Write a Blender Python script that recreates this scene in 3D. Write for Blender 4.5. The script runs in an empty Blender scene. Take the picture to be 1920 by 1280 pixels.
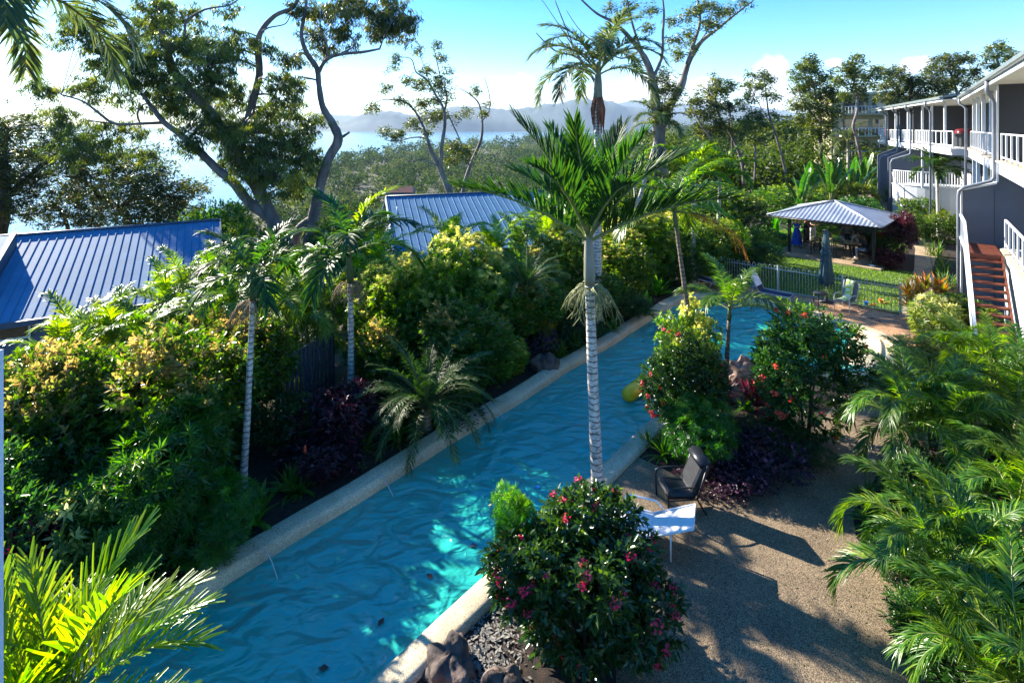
import bpy, math, random
import numpy as np
from mathutils import Vector, Matrix
from mathutils import geometry as mgeo
R = math.radians
scn = bpy.context.scene
col = scn.collection
rng = np.random.default_rng(11)
random.seed(5)

# ------------------------------------------------------------------ camera, sky, sun, exposure
F, CX, HY, CZ = 1000.0, 960.0, 238.0, 7.2          # focal length in photo pixels, centre column, horizon row, eye height
cam = bpy.data.cameras.new('camera')
cam.sensor_width = 36.0
cam.lens = F / 1920 * 36
cam.shift_y = -(640 - HY) / 1920
cam.clip_start = 0.05
cam.clip_end = 60000
cam_ob = bpy.data.objects.new('camera', cam)
cam_ob.location = (0, 0, CZ)
cam_ob.rotation_euler = (R(90), 0, 0)
col.objects.link(cam_ob)
scn.camera = cam_ob

SUN_EL, SUN_AZ = 26.5, -51.0                        # azimuth from +Y, negative = left
sun_dir = Vector((math.sin(R(SUN_AZ)) * math.cos(R(SUN_EL)), math.cos(R(SUN_AZ)) * math.cos(R(SUN_EL)), math.sin(R(SUN_EL))))
world = bpy.data.worlds.new('World')
scn.world = world
world.use_nodes = True
wn, wl = world.node_tree.nodes, world.node_tree.links
wn.clear()
w_out = wn.new('ShaderNodeOutputWorld')
w_bg = wn.new('ShaderNodeBackground')
sky = wn.new('ShaderNodeTexSky')
sky.sky_type = 'NISHITA'
sky.sun_disc = False
sky.sun_elevation = R(SUN_EL)
sky.sun_rotation = R(SUN_AZ)
sky.air_density = 0.9
sky.dust_density = 0.1
sky.ozone_density = 3.0
sky.altitude = 60
SKY_STRENGTH = 0.137
w_bg.inputs['Strength'].default_value = SKY_STRENGTH
sun_data = bpy.data.lights.new('sun', 'SUN')
sun_data.energy = 5.0
sun_data.angle = R(0.5)
sun_data.color = (1.0, 0.92, 0.78)
sun_ob = bpy.data.objects.new('sun', sun_data)
sun_ob.rotation_euler = (-sun_dir).to_track_quat('-Z', 'Y').to_euler()
sun_ob.location = (-30, 25, 40)
col.objects.link(sun_ob)
scn.view_settings.view_transform = 'Standard'
scn.view_settings.look = 'None'
scn.view_settings.exposure = 1.95
scn.view_settings.gamma = 1.0
scn.view_settings.use_curve_mapping = False
scn.cycles.max_bounces = 8
scn.cycles.transparent_max_bounces = 16
scn.cycles.diffuse_bounces = 3
scn.cycles.glossy_bounces = 3
scn.cycles.transmission_bounces = 6
scn.cycles.volume_bounces = 0
scn.cycles.use_denoising = True
scn.cycles.caustics_reflective = False
scn.cycles.caustics_refractive = False
scn.cycles.sample_clamp_indirect = 6.0

def P(px, py, d):
    return Vector(((px - CX) / F * d, d, CZ - (py - HY) / F * d))
def G(px, py, z=0.0):
    d = (CZ - z) * F / (py - HY)
    return Vector(((px - CX) / F * d, d, z))

# clouds: puffs of cumulus low over the hills, fixed in world directions
def math_node(op, a=None, b=None, clamp=False):
    n = wn.new('ShaderNodeMath'); n.operation = op; n.use_clamp = clamp
    for i, v in enumerate((a, b)):
        if v is None: continue
        if isinstance(v, (int, float)): n.inputs[i].default_value = v
        else: wl.new(v, n.inputs[i])
    return n.outputs[0]
tc = wn.new('ShaderNodeTexCoord')
gen = tc.outputs['Generated']
noise = wn.new('ShaderNodeTexNoise'); noise.inputs['Scale'].default_value = 20; noise.inputs['Detail'].default_value = 9; noise.inputs['Roughness'].default_value = 0.6
wl.new(gen, noise.inputs['Vector'])
noise2 = wn.new('ShaderNodeTexNoise'); noise2.inputs['Scale'].default_value = 7; noise2.inputs['Detail'].default_value = 5
wl.new(gen, noise2.inputs['Vector'])
nz = math_node('MULTIPLY', math_node('SUBTRACT', noise.outputs['Fac'], 0.46), 2.2)
mask = None
def cdir(px, py):
    v = Vector(((px - CX) / F, 1.0, -(py - HY) / F)); v.normalize(); return v
CLOUDS = [(962, 180, 34, 34), (985, 160, 22, 26), (1010, 190, 60, 22), (925, 195, 40, 14), (1070, 185, 50, 18), (1210, 170, 44, 34), (1190, 190, 60, 26),
          (1255, 160, 26, 22), (1320, 165, 30, 20), (1445, 135, 34, 30), (1460, 125, 20, 20), (1425, 165, 40, 26), (1300, 200, 60, 20), (1470, 180, 44, 22),
          (1565, 118, 18, 9), (1712, 122, 22, 15), (1730, 115, 16, 10), (1380, 215, 120, 16), (1150, 205, 110, 14), (2150, 140, 60, 26), (2500, 120, 80, 30), (-900, 150, 90, 30), (3300, 90, 120, 40)]
for (px, py, rx, ry) in CLOUDS:
    c = cdir(px, py)
    sc = 1.0 / math.sqrt(1 + ((px - CX) / F) ** 2)
    vs = wn.new('ShaderNodeVectorMath'); vs.operation = 'SUBTRACT'; wl.new(gen, vs.inputs[0]); vs.inputs[1].default_value = c
    vm = wn.new('ShaderNodeVectorMath'); vm.operation = 'MULTIPLY'; wl.new(vs.outputs[0], vm.inputs[0])
    kx, kz = F / (rx * sc), F / (ry * sc)
    vm.inputs[1].default_value = (kx, kx, kz)
    ln = wn.new('ShaderNodeVectorMath'); ln.operation = 'LENGTH'; wl.new(vm.outputs[0], ln.inputs[0])
    m = math_node('SUBTRACT', 1.0, ln.outputs['Value'])
    mask = m if mask is None else math_node('MAXIMUM', mask, m)
mask = math_node('ADD', mask, nz)
mask = math_node('MULTIPLY', mask, 2.6, clamp=True)
sm = wn.new('ShaderNodeMath'); sm.operation = 'POWER'; sm.use_clamp = True; wl.new(mask, sm.inputs[0]); sm.inputs[1].default_value = 0.8
mask = math_node('MULTIPLY', sm.outputs[0], 0.85)
sep = wn.new('ShaderNodeSeparateXYZ'); wl.new(gen, sep.inputs[0])
hor = wn.new('ShaderNodeMapRange'); wl.new(sep.outputs['Z'], hor.inputs[0]); hor.inputs[1].default_value = 0.0; hor.inputs[2].default_value = 0.035
mask = math_node('MULTIPLY', mask, hor.outputs[0])
sat = wn.new('ShaderNodeHueSaturation'); sat.inputs['Hue'].default_value = 0.511; sat.inputs['Saturation'].default_value = 1.68; gm = wn.new('ShaderNodeGamma'); gm.inputs['Gamma'].default_value = 0.75; wl.new(sky.outputs[0], gm.inputs['Color']); wl.new(gm.outputs[0], sat.inputs['Color'])
cmix = wn.new('ShaderNodeMix'); cmix.data_type = 'RGBA'
ccol = wn.new('ShaderNodeMix'); ccol.data_type = 'RGBA'
ccol.inputs[6].default_value = (2.3, 2.6, 3.1, 1); ccol.inputs[7].default_value = (3.3, 3.2, 3.2, 1)
wl.new(noise2.outputs['Fac'], ccol.inputs[0])
wl.new(mask, cmix.inputs[0]); wl.new(sat.outputs[0], cmix.inputs[6]); wl.new(ccol.outputs[2], cmix.inputs[7])
wl.new(cmix.outputs[2], w_bg.inputs['Color'])
wl.new(w_bg.outputs[0], w_out.inputs['Surface'])

# ------------------------------------------------------------------ helpers
def link(o, parent=None):
    col.objects.link(o)
    if parent is not None: o.parent = parent
    return o
def tag(o, label=None, cat=None, group=None, kind=None):
    if label: o['label'] = label
    if cat: o['category'] = cat
    if group: o['group'] = group
    if kind: o['kind'] = kind
    return o
def empty(name, loc, label, cat, group=None, rz=0.0):
    o = bpy.data.objects.new(name, None)
    o.location = loc; o.rotation_euler = (0, 0, rz); o.empty_display_size = 0.2
    link(o); return tag(o, label, cat, group)
def mobj(name, me, parent=None, loc=None, rot=None, scale=None):
    o = bpy.data.objects.new(name, me); link(o, parent)
    if loc is not None: o.location = loc
    if rot is not None: o.rotation_euler = rot
    if scale is not None: o.scale = scale
    return o
def np_mesh(name, V, T, mats, midx=None, tint=None, smooth=False):
    """V (n,3), T (m,3) or (m,4) int"""
    V = np.asarray(V, dtype=np.float32); T = np.asarray(T, dtype=np.int32)
    k = T.shape[1]
    me = bpy.data.meshes.new(name)
    me.vertices.add(len(V)); me.vertices.foreach_set('co', V.ravel())
    me.loops.add(T.size); me.loops.foreach_set('vertex_index', T.ravel())
    me.polygons.add(len(T)); me.polygons.foreach_set('loop_start', np.arange(0, T.size, k, dtype=np.int32))
    me.polygons.foreach_set('loop_total', np.full(len(T), k, dtype=np.int32))
    for m in (mats if isinstance(mats, (list, tuple)) else [mats]): me.materials.append(m)
    if midx is not None: me.polygons.foreach_set('material_index', np.asarray(midx, dtype=np.int32))
    if smooth: me.polygons.foreach_set('use_smooth', np.ones(len(T), dtype=bool))
    if tint is not None:
        a = me.color_attributes.new('tint', 'FLOAT_COLOR', 'POINT')
        tt = np.ones((len(V), 4), dtype=np.float32); tt[:, :tint.shape[1]] = tint
        a.data.foreach_set('color', tt.ravel())
    me.update(calc_edges=True)
    return me

class MB:
    """collects simple solids; build() links them as one mesh object"""
    def __init__(self, fn=None):
        self.v, self.f, self.fn, self.sm = [], [], fn, []
    def add(self, vs, fs, smooth=False):
        n = len(self.v)
        for p in vs:
            self.v.append(tuple(self.fn(*p)) if self.fn else tuple(p))
        for f in fs:
            self.f.append(tuple(i + n for i in f)); self.sm.append(smooth)
        return self
    def box(self, a0, a1, b0, b1, c0, c1):
        vs = [(a0, b0, c0), (a1, b0, c0), (a1, b1, c0), (a0, b1, c0), (a0, b0, c1), (a1, b0, c1), (a1, b1, c1), (a0, b1, c1)]
        return self.add(vs, [(0, 3, 2, 1), (4, 5, 6, 7), (0, 1, 5, 4), (1, 2, 6, 5), (2, 3, 7, 6), (3, 0, 4, 7)])
    def cbox(self, c, s, rz=0.0, rx=0.0, ry=0.0):
        m = Matrix.Translation(c) @ Matrix.Rotation(rz, 4, 'Z') @ Matrix.Rotation(ry, 4, 'Y') @ Matrix.Rotation(rx, 4, 'X')
        vs = []
        for z in (-.5, .5):
            for x, y in ((-.5, -.5), (.5, -.5), (.5, .5), (-.5, .5)):
                vs.append(tuple(m @ Vector((x * s[0], y * s[1], z * s[2]))))
        return self.add(vs, [(0, 3, 2, 1), (4, 5, 6, 7), (0, 1, 5, 4), (1, 2, 6, 5), (2, 3, 7, 6), (3, 0, 4, 7)])
    def tube(self, pts, r, n=8, cap=True, flat=1.0):
        pts = [Vector(p) for p in pts]
        if not isinstance(r, (list, tuple, np.ndarray)): r = [r] * len(pts)
        vs, fs = [], []
        ref = None
        for i, p in enumerate(pts):
            t = (pts[min(i + 1, len(pts) - 1)] - pts[max(i - 1, 0)])
            if t.length < 1e-9: t = Vector((0, 0, 1))
            t.normalize()
            if ref is None: ref = Vector((1, 0, 0)) if abs(t.x) < 0.9 else Vector((0, 1, 0))
            a = (ref - t * ref.dot(t)).normalized(); b = t.cross(a); ref = a
            for k in range(n):
                an = 2 * math.pi * k / n
                vs.append(tuple(p + (a * math.cos(an) + b * math.sin(an) * flat) * r[i]))
        for i in range(len(pts) - 1):
            for k in range(n):
                fs.append((i * n + k, i * n + (k + 1) % n, (i + 1) * n + (k + 1) % n, (i + 1) * n + k))
        if cap:
            fs.append(tuple(range(n - 1, -1, -1))); fs.append(tuple((len(pts) - 1) * n + k for k in range(n)))
        return self.add(vs, fs, True)
    def lathe(self, prof, n=16, c=(0, 0, 0), sx=1.0, sy=1.0, cap=True):
        vs, fs = [], []
        for (r, z) in prof:
            for k in range(n):
                a = 2 * math.pi * k / n
                vs.append((c[0] + r * math.cos(a) * sx, c[1] + r * math.sin(a) * sy, c[2] + z))
        for i in range(len(prof) - 1):
            for k in range(n):
                fs.append((i * n + k, i * n + (k + 1) % n, (i + 1) * n + (k + 1) % n, (i + 1) * n + k))
        if cap:
            fs.append(tuple(range(n - 1, -1, -1))); fs.append(tuple((len(prof) - 1) * n + k for k in range(n)))
        return self.add(vs, fs, True)
    def prism(self, poly, z0, z1):
        n = len(poly)
        vs = [(x, y, z0) for x, y in poly] + [(x, y, z1) for x, y in poly]
        fs = [tuple(range(n - 1, -1, -1)), tuple(range(n, 2 * n))] + [(i, (i + 1) % n, n + (i + 1) % n, n + i) for i in range(n)]
        return self.add(vs, fs)
    def blob(self, c, s, seed=0, amp=0.15, nu=12, nv=8, rz=0.0, rx=0.0):
        r0 = random.Random(seed); ph = [r0.uniform(0, 6.28) for _ in range(6)]
        m = Matrix.Rotation(rz, 3, 'Z') @ Matrix.Rotation(rx, 3, 'X')
        vs, fs = [], []
        for j in range(nv + 1):
            th = math.pi * j / nv
            for i in range(nu):
                a = 2 * math.pi * i / nu
                d = 1 + amp * (math.sin(2 * a + ph[0]) * math.sin(2 * th + ph[1]) + .6 * math.sin(3 * a + ph[2] + th * 2) + .5 * math.cos(3 * th + ph[3]) + .4 * math.sin(5 * a + ph[4] + 3 * th) * math.sin(th))
                p = m @ Vector((math.sin(th) * math.cos(a) * s[0] * d, math.sin(th) * math.sin(a) * s[1] * d, math.cos(th) * s[2] * d))
                vs.append((c[0] + p.x, c[1] + p.y, c[2] + p.z))
        for j in range(nv):
            for i in range(nu):
                fs.append((j * nu + i, (j + 1) * nu + i, (j + 1) * nu + (i + 1) % nu, j * nu + (i + 1) % nu))
        return self.add(vs, fs, True)
    def mesh(self, name, mat):
        me = bpy.data.meshes.new(name)
        me.from_pydata(self.v, [], self.f)
        for m in (mat if isinstance(mat, (list, tuple)) else [mat]): me.materials.append(m)
        me.polygons.foreach_set('use_smooth', self.sm)
        me.update(); return me
    def build(self, name, mat, parent=None, bevel=0.0, **kw):
        o = mobj(name, self.mesh(name, mat), parent, **kw)
        if bevel:
            b = o.modifiers.new('bevel', 'BEVEL'); b.width = bevel; b.segments = 2; b.limit_method = 'ANGLE'; b.angle_limit = R(40)
        return o

# ------------------------------------------------------------------ materials
def nodes_of(name):
    m = bpy.data.materials.new(name); m.use_nodes = True
    return m, m.node_tree.nodes, m.node_tree.links, m.node_tree.nodes['Principled BSDF']
def M(name, c1, c2=None, scale=4.0, rough=.6, bump=0.0, bscale=40.0, metal=0.0, spec=.4, detail=5, contrast=(.35, .65), rscale=None, stretch=None):
    m, n, l, b = nodes_of(name)
    b.inputs['Roughness'].default_value = rough; b.inputs['Metallic'].default_value = metal; b.inputs['Specular IOR Level'].default_value = spec
    b.inputs['Base Color'].default_value = (*c1, 1)
    t = n.new('ShaderNodeTexCoord'); vec = t.outputs['Object']
    if stretch:
        mp = n.new('ShaderNodeMapping'); mp.inputs['Scale'].default_value = stretch; l.new(vec, mp.inputs[0]); vec = mp.outputs[0]
    if c2 is not None:
        x = n.new('ShaderNodeTexNoise'); x.inputs['Scale'].default_value = scale; x.inputs['Detail'].default_value = detail
        l.new(vec, x.inputs['Vector'])
        r = n.new('ShaderNodeValToRGB'); r.color_ramp.elements[0].position = contrast[0]; r.color_ramp.elements[1].position = contrast[1]
        r.color_ramp.elements[0].color = (*c1, 1); r.color_ramp.elements[1].color = (*c2, 1)
        l.new(x.outputs['Fac'], r.inputs[0]); l.new(r.outputs[0], b.inputs['Base Color'])
    if bump:
        x = n.new('ShaderNodeTexNoise'); x.inputs['Scale'].default_value = bscale; x.inputs['Detail'].default_value = 4
        l.new(vec, x.inputs['Vector'])
        bb = n.new('ShaderNodeBump'); bb.inputs['Strength'].default_value = bump; bb.inputs['Distance'].default_value = 0.02
        l.new(x.outputs['Fac'], bb.inputs['Height']); l.new(bb.outputs[0], b.inputs['Normal'])
    return m
def leafM(name, dark, light, tip=None, rough=.42, trans=.45, tcol=None, spec=.5, scale=1.3):
    """foliage: per-leaf tint (r), young growth (g); light passes through the blades"""
    m, n, l, b = nodes_of(name)
    at = n.new('ShaderNodeAttribute'); at.attribute_name = 'tint'
    sp = n.new('ShaderNodeSeparateColor'); l.new(at.outputs['Color'], sp.inputs[0])
    oi = n.new('ShaderNodeObjectInfo')
    a1 = n.new('ShaderNodeMix'); a1.data_type = 'RGBA'; a1.inputs[6].default_value = (*dark, 1); a1.inputs[7].default_value = (*light, 1)
    l.new(sp.outputs[0], a1.inputs[0]); last = a1.outputs[2]
    if tip is not None:
        a2 = n.new('ShaderNodeMix'); a2.data_type = 'RGBA'; a2.inputs[7].default_value = (*tip, 1)
        l.new(sp.outputs[1], a2.inputs[0]); l.new(last, a2.inputs[6]); last = a2.outputs[2]
    hs = n.new('ShaderNodeHueSaturation'); l.new(last, hs.inputs['Color'])
    mr = n.new('ShaderNodeMapRange'); l.new(oi.outputs['Random'], mr.inputs[0]); mr.inputs[3].default_value = .8; mr.inputs[4].default_value = 1.2
    l.new(mr.outputs[0], hs.inputs['Value'])
    mh = n.new('ShaderNodeMapRange'); l.new(oi.outputs['Random'], mh.inputs[0]); mh.inputs[3].default_value = .49; mh.inputs[4].default_value = .51
    l.new(mh.outputs[0], hs.inputs['Hue'])
    l.new(hs.outputs[0], b.inputs['Base Color'])
    b.inputs['Roughness'].default_value = rough; b.inputs['Specular IOR Level'].default_value = spec
    tr = n.new('ShaderNodeBsdfTranslucent')
    hs2 = n.new('ShaderNodeHueSaturation'); l.new(hs.outputs[0], hs2.inputs['Color']); hs2.inputs['Hue'].default_value = .485; hs2.inputs['Saturation'].default_value = 1.15; hs2.inputs['Value'].default_value = 2.6
    l.new(hs2.outputs[0], tr.inputs['Color'])
    mx = n.new('ShaderNodeMixShader'); mx.inputs[0].default_value = trans
    l.new(b.outputs[0], mx.inputs[1]); l.new(tr.outputs[0], mx.inputs[2])
    l.new(mx.outputs[0], n['Material Output'].inputs['Surface'])
    return m
def aggregateM(name, c_dark, c_mid, c_light, scale=70, bump=.5, wet=None, rough=.75, patch=None):
    m, n, l, b = nodes_of(name)
    t = n.new('ShaderNodeTexCoord')
    v = n.new('ShaderNodeTexVoronoi'); v.inputs['Scale'].default_value = scale; l.new(t.outputs['Object'], v.inputs['Vector'])
    sp = n.new('ShaderNodeSeparateColor'); l.new(v.outputs['Color'], sp.inputs[0])
    r = n.new('ShaderNodeValToRGB'); e = r.color_ramp.elements
    e[0].position = .1; e[0].color = (*c_dark, 1); e[1].position = .9; e[1].color = (*c_light, 1)
    x = e.new(.55); x.color = (*c_mid, 1)
    l.new(sp.outputs[0], r.inputs[0])
    big = n.new('ShaderNodeTexNoise'); big.inputs['Scale'].default_value = 1.1; big.inputs['Detail'].default_value = 6; l.new(t.outputs['Object'], big.inputs['Vector'])
    mr = n.new('ShaderNodeMapRange'); l.new(big.outputs['Fac'], mr.inputs[0]); mr.inputs[1].default_value = .3; mr.inputs[2].default_value = .7; mr.inputs[3].default_value = .72; mr.inputs[4].default_value = 1.15
    hs = n.new('ShaderNodeHueSaturation'); l.new(r.outputs[0], hs.inputs['Color']); l.new(mr.outputs[0], hs.inputs['Value'])
    last = hs.outputs[0]
    if patch:
        pn = n.new('ShaderNodeTexNoise'); pn.inputs['Scale'].default_value = 2.3; pn.inputs['Detail'].default_value = 8; l.new(t.outputs['Object'], pn.inputs['Vector'])
        pr = n.new('ShaderNodeMapRange'); l.new(pn.outputs['Fac'], pr.inputs[0]); pr.inputs[1].default_value = .55; pr.inputs[2].default_value = .72
        mx = n.new('ShaderNodeMix'); mx.data_type = 'RGBA'; l.new(pr.outputs[0], mx.inputs[0]); l.new(last, mx.inputs[6]); mx.inputs[7].default_value = (*patch, 1); last = mx.outputs[2]
    l.new(last, b.inputs['Base Color'])
    b.inputs['Roughness'].default_value = rough; b.inputs['Specular IOR Level'].default_value = .35
    bb = n.new('ShaderNodeBump'); bb.inputs['Strength'].default_value = bump; bb.inputs['Distance'].default_value = .006
    inv = n.new('ShaderNodeMath'); inv.operation = 'SUBTRACT'; inv.inputs[0].default_value = 1; l.new(v.outputs['Distance'], inv.inputs[1])
    l.new(inv.outputs[0], bb.inputs['Height']); l.new(bb.outputs[0], b.inputs['Normal'])
    return m
def ringsM(name, c1, c2, ring, rs=9.0, rough=.7):
    """palm bark: pale with leaf-scar rings along the height"""
    m, n, l, b = nodes_of(name)
    t = n.new('ShaderNodeTexCoord')
    ns = n.new('ShaderNodeTexNoise'); ns.inputs['Scale'].default_value = 14; ns.inputs['Detail'].default_value = 6; l.new(t.outputs['Object'], ns.inputs['Vector'])
    r = n.new('ShaderNodeValToRGB'); r.color_ramp.elements[0].position = .36; r.color_ramp.elements[1].position = .56
    r.color_ramp.elements[0].color = (*c1, 1); r.color_ramp.elements[1].color = (*c2, 1); l.new(ns.outputs['Fac'], r.inputs[0])
    w = n.new('ShaderNodeTexWave'); w.bands_direction = 'Z'; w.inputs['Scale'].default_value = rs * .31; w.inputs['Distortion'].default_value = 3.6; w.inputs['Detail'].default_value = 3; w.inputs['Detail Scale'].default_value = 3
    l.new(t.outputs['Object'], w.inputs['Vector'])
    mr = n.new('ShaderNodeMapRange'); l.new(w.outputs['Fac'], mr.inputs[0]); mr.inputs[1].default_value = .0; mr.inputs[2].default_value = .22; mr.inputs[3].default_value = 1; mr.inputs[4].default_value = 0
    mx = n.new('ShaderNodeMix'); mx.data_type = 'RGBA'; l.new(mr.outputs[0], mx.inputs[0]); l.new(r.outputs[0], mx.inputs[6]); mx.inputs[7].default_value = (*ring, 1)
    l.new(mx.outputs[2], b.inputs['Base Color']); b.inputs['Roughness'].default_value = rough
    bb = n.new('ShaderNodeBump'); bb.inputs['Strength'].default_value = .5; bb.inputs['Distance'].default_value = .02; l.new(ns.outputs['Fac'], bb.inputs['Height']); l.new(bb.outputs[0], b.inputs['Normal'])
    return m

mt = {}
mt['bed'] = M('mulch soil', (.012, .008, .006), (.04, .026, .018), 9, .95, .9, 60)
mt['aggregate'] = aggregateM('exposed aggregate', (.05, .036, .024), (.165, .118, .072), (.36, .27, .17), 115, .5)
mt['terrace'] = aggregateM('orange pebble paving', (.15, .065, .03), (.42, .22, .11), (.60, .38, .22), 70, .5, patch=(.46, .32, .2))
mt['coping'] = aggregateM('sandstone pebble coping', (.30, .235, .15), (.56, .46, .30), (.70, .60, .43), 110, .35, patch=(.44, .35, .22))
mt['beach'] = aggregateM('pool beach render', (.42, .36, .22), (.62, .54, .34), (.72, .64, .42), 120, .2)
mt['poolfloor'] = M('pool floor render', (.20, .42, .42), (.30, .52, .50), 3, .6)
mt['path'] = aggregateM('concrete path', (.25, .17, .10), (.42, .30, .19), (.55, .42, .28), 60, .3)
mt['terrain'] = M('hillside soil', (.03, .035, .015), (.08, .07, .035), .6, .95)
mt['lawn'] = M('lawn soil', (.05, .09, .012), (.08, .13, .02), 3, .9, .6, 40)
mt['hill'] = M('far bush hills', (.010, .028, .022), (.025, .05, .04), .004, .95)
mt['white'] = M('white powder coat', (.80, .81, .82), (.70, .72, .74), 3, .45)
mt['cream'] = M('cream soffit paint', (.72, .68, .56), (.62, .58, .47), 1.5, .7)
mt['grey_wall'] = M('blue grey render', (.105, .12, .155), (.125, .14, .175), .8, .8, .1, 90)
mt['dark_wall'] = M('charcoal render', (.05, .052, .058), (.062, .064, .07), .8, .8, .1, 90)
mt['lightgrey'] = M('pale grey render', (.42, .44, .47), (.50, .52, .55), .7, .8, .15, 80)
mt['blue_wall'] = M('deep blue paint', (.012, .035, .13), (.016, .045, .16), 1, .6)
mt['fascia'] = M('green grey gutter metal', (.12, .145, .145), (.15, .175, .17), 2, .4)
mt['pipe'] = M('slate downpipe', (.14, .16, .20), (.18, .20, .24), 3, .4)
mt['roofblue'] = M('blue steel roofing', (.060, .165, .27), (.078, .195, .32), 2.2, .7, .15, 30, spec=.25)
mt['roofdark'] = M('dark roof trim', (.045, .075, .12), (.06, .09, .14), 2, .5)
mt['greyroof'] = M('galvanised corrugated steel', (.34, .36, .39), (.46, .48, .50), 1.2, .38, metal=.5)
mt['timber'] = M('red stained timber', (.10, .026, .014), (.18, .05, .025), 6, .55, .2, 60, stretch=(1, 1, 8))
mt['paver'] = M('sand paver', (.42, .32, .21), (.56, .46, .34), 2, .85)
mt['houses'] = M('blue grey house wall', (.10, .13, .18), (.12, .15, .2), 1, .8)
mt['tan'] = M('cream apartment render', (.36, .31, .19), (.42, .37, .24), .5, .85)
mt['glass'] = M('dark window glass', (.02, .028, .035), None, 1, .06, spec=1.0)
mt['fence_dark'] = M('charcoal fence timber', (.03, .045, .065), (.05, .065, .09), 5, .6)
mt['fence_light'] = M('pale green grey fence metal', (.38, .47, .48), (.45, .53, .54), 5, .4)
mt['black'] = M('black paint', (.012, .013, .016), (.02, .022, .026), 4, .4)
mt['vinyl'] = M('black vinyl', (.007, .009, .014), (.012, .015, .022), 8, .38, .15, 30, spec=.4)
mt['navy'] = M('navy sling fabric', (.012, .022, .06), (.02, .035, .08), 60, .8)
mt['greyfabric'] = M('taupe sling fabric', (.16, .15, .135), (.2, .19, .17), 60, .8)
mt['umbrella'] = M('teal canvas', (.018, .055, .075), (.035, .085, .105), 6, .8, .3, 30)
mt['towel'] = M('white towelling', (.72, .73, .80), (.8, .8, .85), 40, .95, .4, 90)
mt['pinktrim'] = M('pink towel trim', (.55, .05, .18), None)
mt['green_towel'] = M('lime striped towel', (.45, .62, .08), (.75, .78, .55), 9, .95, .4, 90, contrast=(.48, .52))
mt['yellow'] = M('yellow inflated vinyl', (.95, .50, .005), (.95, .56, .01), 2, .3, spec=.5)
mt['tabletop'] = M('oiled timber table', (.45, .33, .16), (.58, .45, .25), 5, .4, .1, 40, stretch=(1, 9, 1))
mt['red'] = M('red plastic', (.62, .02, .015), None, 1, .35)
mt['blueplastic'] = M('blue plastic', (.02, .2, .65), None, 1, .35)
mt['orangeplastic'] = M('orange plastic', (.85, .32, .06), None, 1, .35)
mt['greenglass'] = M('green bottle plastic', (.02, .45, .1), None, 1, .15)
mt['whiteplastic'] = M('white plastic', (.8, .8, .8), None, 1, .35)
mt['skin'] = M('skin', (.46, .24, .16), (.52, .28, .19), 6, .55)
mt['eyewhite'] = M('eye white', (.75, .75, .72), None)
mt['lips'] = M('lips', (.4, .12, .1), None)
mt['stone'] = M('reddish boulder stone', (.10, .06, .05), (.36, .24, .19), 3.5, .9, 1.0, 12, contrast=(.3, .7))
mt['darkstone'] = M('dark volcanic stone', (.03, .025, .025), (.20, .14, .11), 4, .9, 1.0, 14, contrast=(.35, .75))
mt['bark_euc'] = M('smooth grey gum bark', (.07, .055, .05), (.24, .20, .18), 2.2, .8, .5, 12, contrast=(.3, .7), stretch=(1, 1, .35))
mt['bark_dark'] = M('dark rough bark', (.03, .022, .018), (.10, .075, .055), 5, .9, .8, 16, stretch=(1, 1, .3))
mt['palmbark'] = ringsM('ringed pale palm bark', (.30, .27, .24), (.58, .55, .50), (.09, .075, .065), 9)
mt['palmbark_dark'] = ringsM('ringed brown palm bark', (.10, .07, .05), (.22, .17, .12), (.03, .02, .015), 10)
mt['canestem'] = ringsM('cane palm stem', (.30, .30, .12), (.42, .38, .18), (.10, .08, .04), 13)
mt['crownshaft'] = M('pale green crownshaft', (.10, .12, .07), (.27, .25, .19), 5, .5, stretch=(1, 1, .25))
mt['crownshaft_green'] = M('dark green crownshaft', (.03, .065, .02), (.08, .12, .045), 5, .45, stretch=(1, 1, .25))
mt['fibre'] = M('reddish brown palm fibre', (.10, .035, .02), (.22, .09, .05), 12, .95, stretch=(1, 1, .3))
mt['fruit'] = M('pale fruit strings', (.15, .18, .06), (.28, .28, .13), 30, .6)
mt['fruitbrown'] = M('dry fruit strings', (.16, .10, .05), (.30, .22, .13), 30, .8)
mt['twig'] = M('brown shrub stem', (.05, .035, .025), (.12, .085, .06), 10, .9)
# foliage
mt['lilly'] = leafM('lilly pilly leaves', (.016, .060, .008), (.065, .155, .016), (.36, .27, .09), .30, .5)
mt['lime'] = leafM('golden lime leaves', (.022, .085, .010), (.12, .22, .020), (.50, .46, .14), .32, .5)
mt['ixora'] = leafM('ixora leaves', (.010, .042, .010), (.034, .095, .016), (.12, .24, .02), .24, .30)
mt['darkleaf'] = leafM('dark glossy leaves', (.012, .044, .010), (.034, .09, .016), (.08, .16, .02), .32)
mt['podo'] = leafM('fine fingered leaves', (.012, .070, .010), (.045, .18, .020), (.16, .34, .02), .30, .5)
mt['variegated'] = leafM('pale edged leaves', (.04, .10, .015), (.22, .28, .07), (.5, .5, .2), .4)
mt['purple'] = leafM('purple red leaves', (.025, .006, .012), (.06, .012, .020), (.22, .018, .04), .35, .3)
mt['blackpurple'] = leafM('deep purple ground leaves', (.018, .008, .016), (.05, .02, .04), (.30, .12, .22), .25, .3)
mt['croton'] = leafM('yellow croton leaves', (.03, .07, .01), (.28, .30, .02), (.6, .42, .03), .35)
mt['cordy'] = leafM('orange edged cordyline leaves', (.05, .09, .015), (.18, .18, .03), (.42, .16, .03), .4)
mt['flower_red'] = leafM('scarlet flower petals', (.72, .02, .05), (.88, .06, .10), (.9, .2, .25), .5, .3)
mt['flower_coral'] = leafM('coral flower petals', (.65, .06, .04), (.8, .14, .10), None, .5, .3)
mt['gum'] = leafM('gum leaves', (.022, .042, .008), (.080, .115, .020), (.18, .20, .03), .40, .36)
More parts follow.
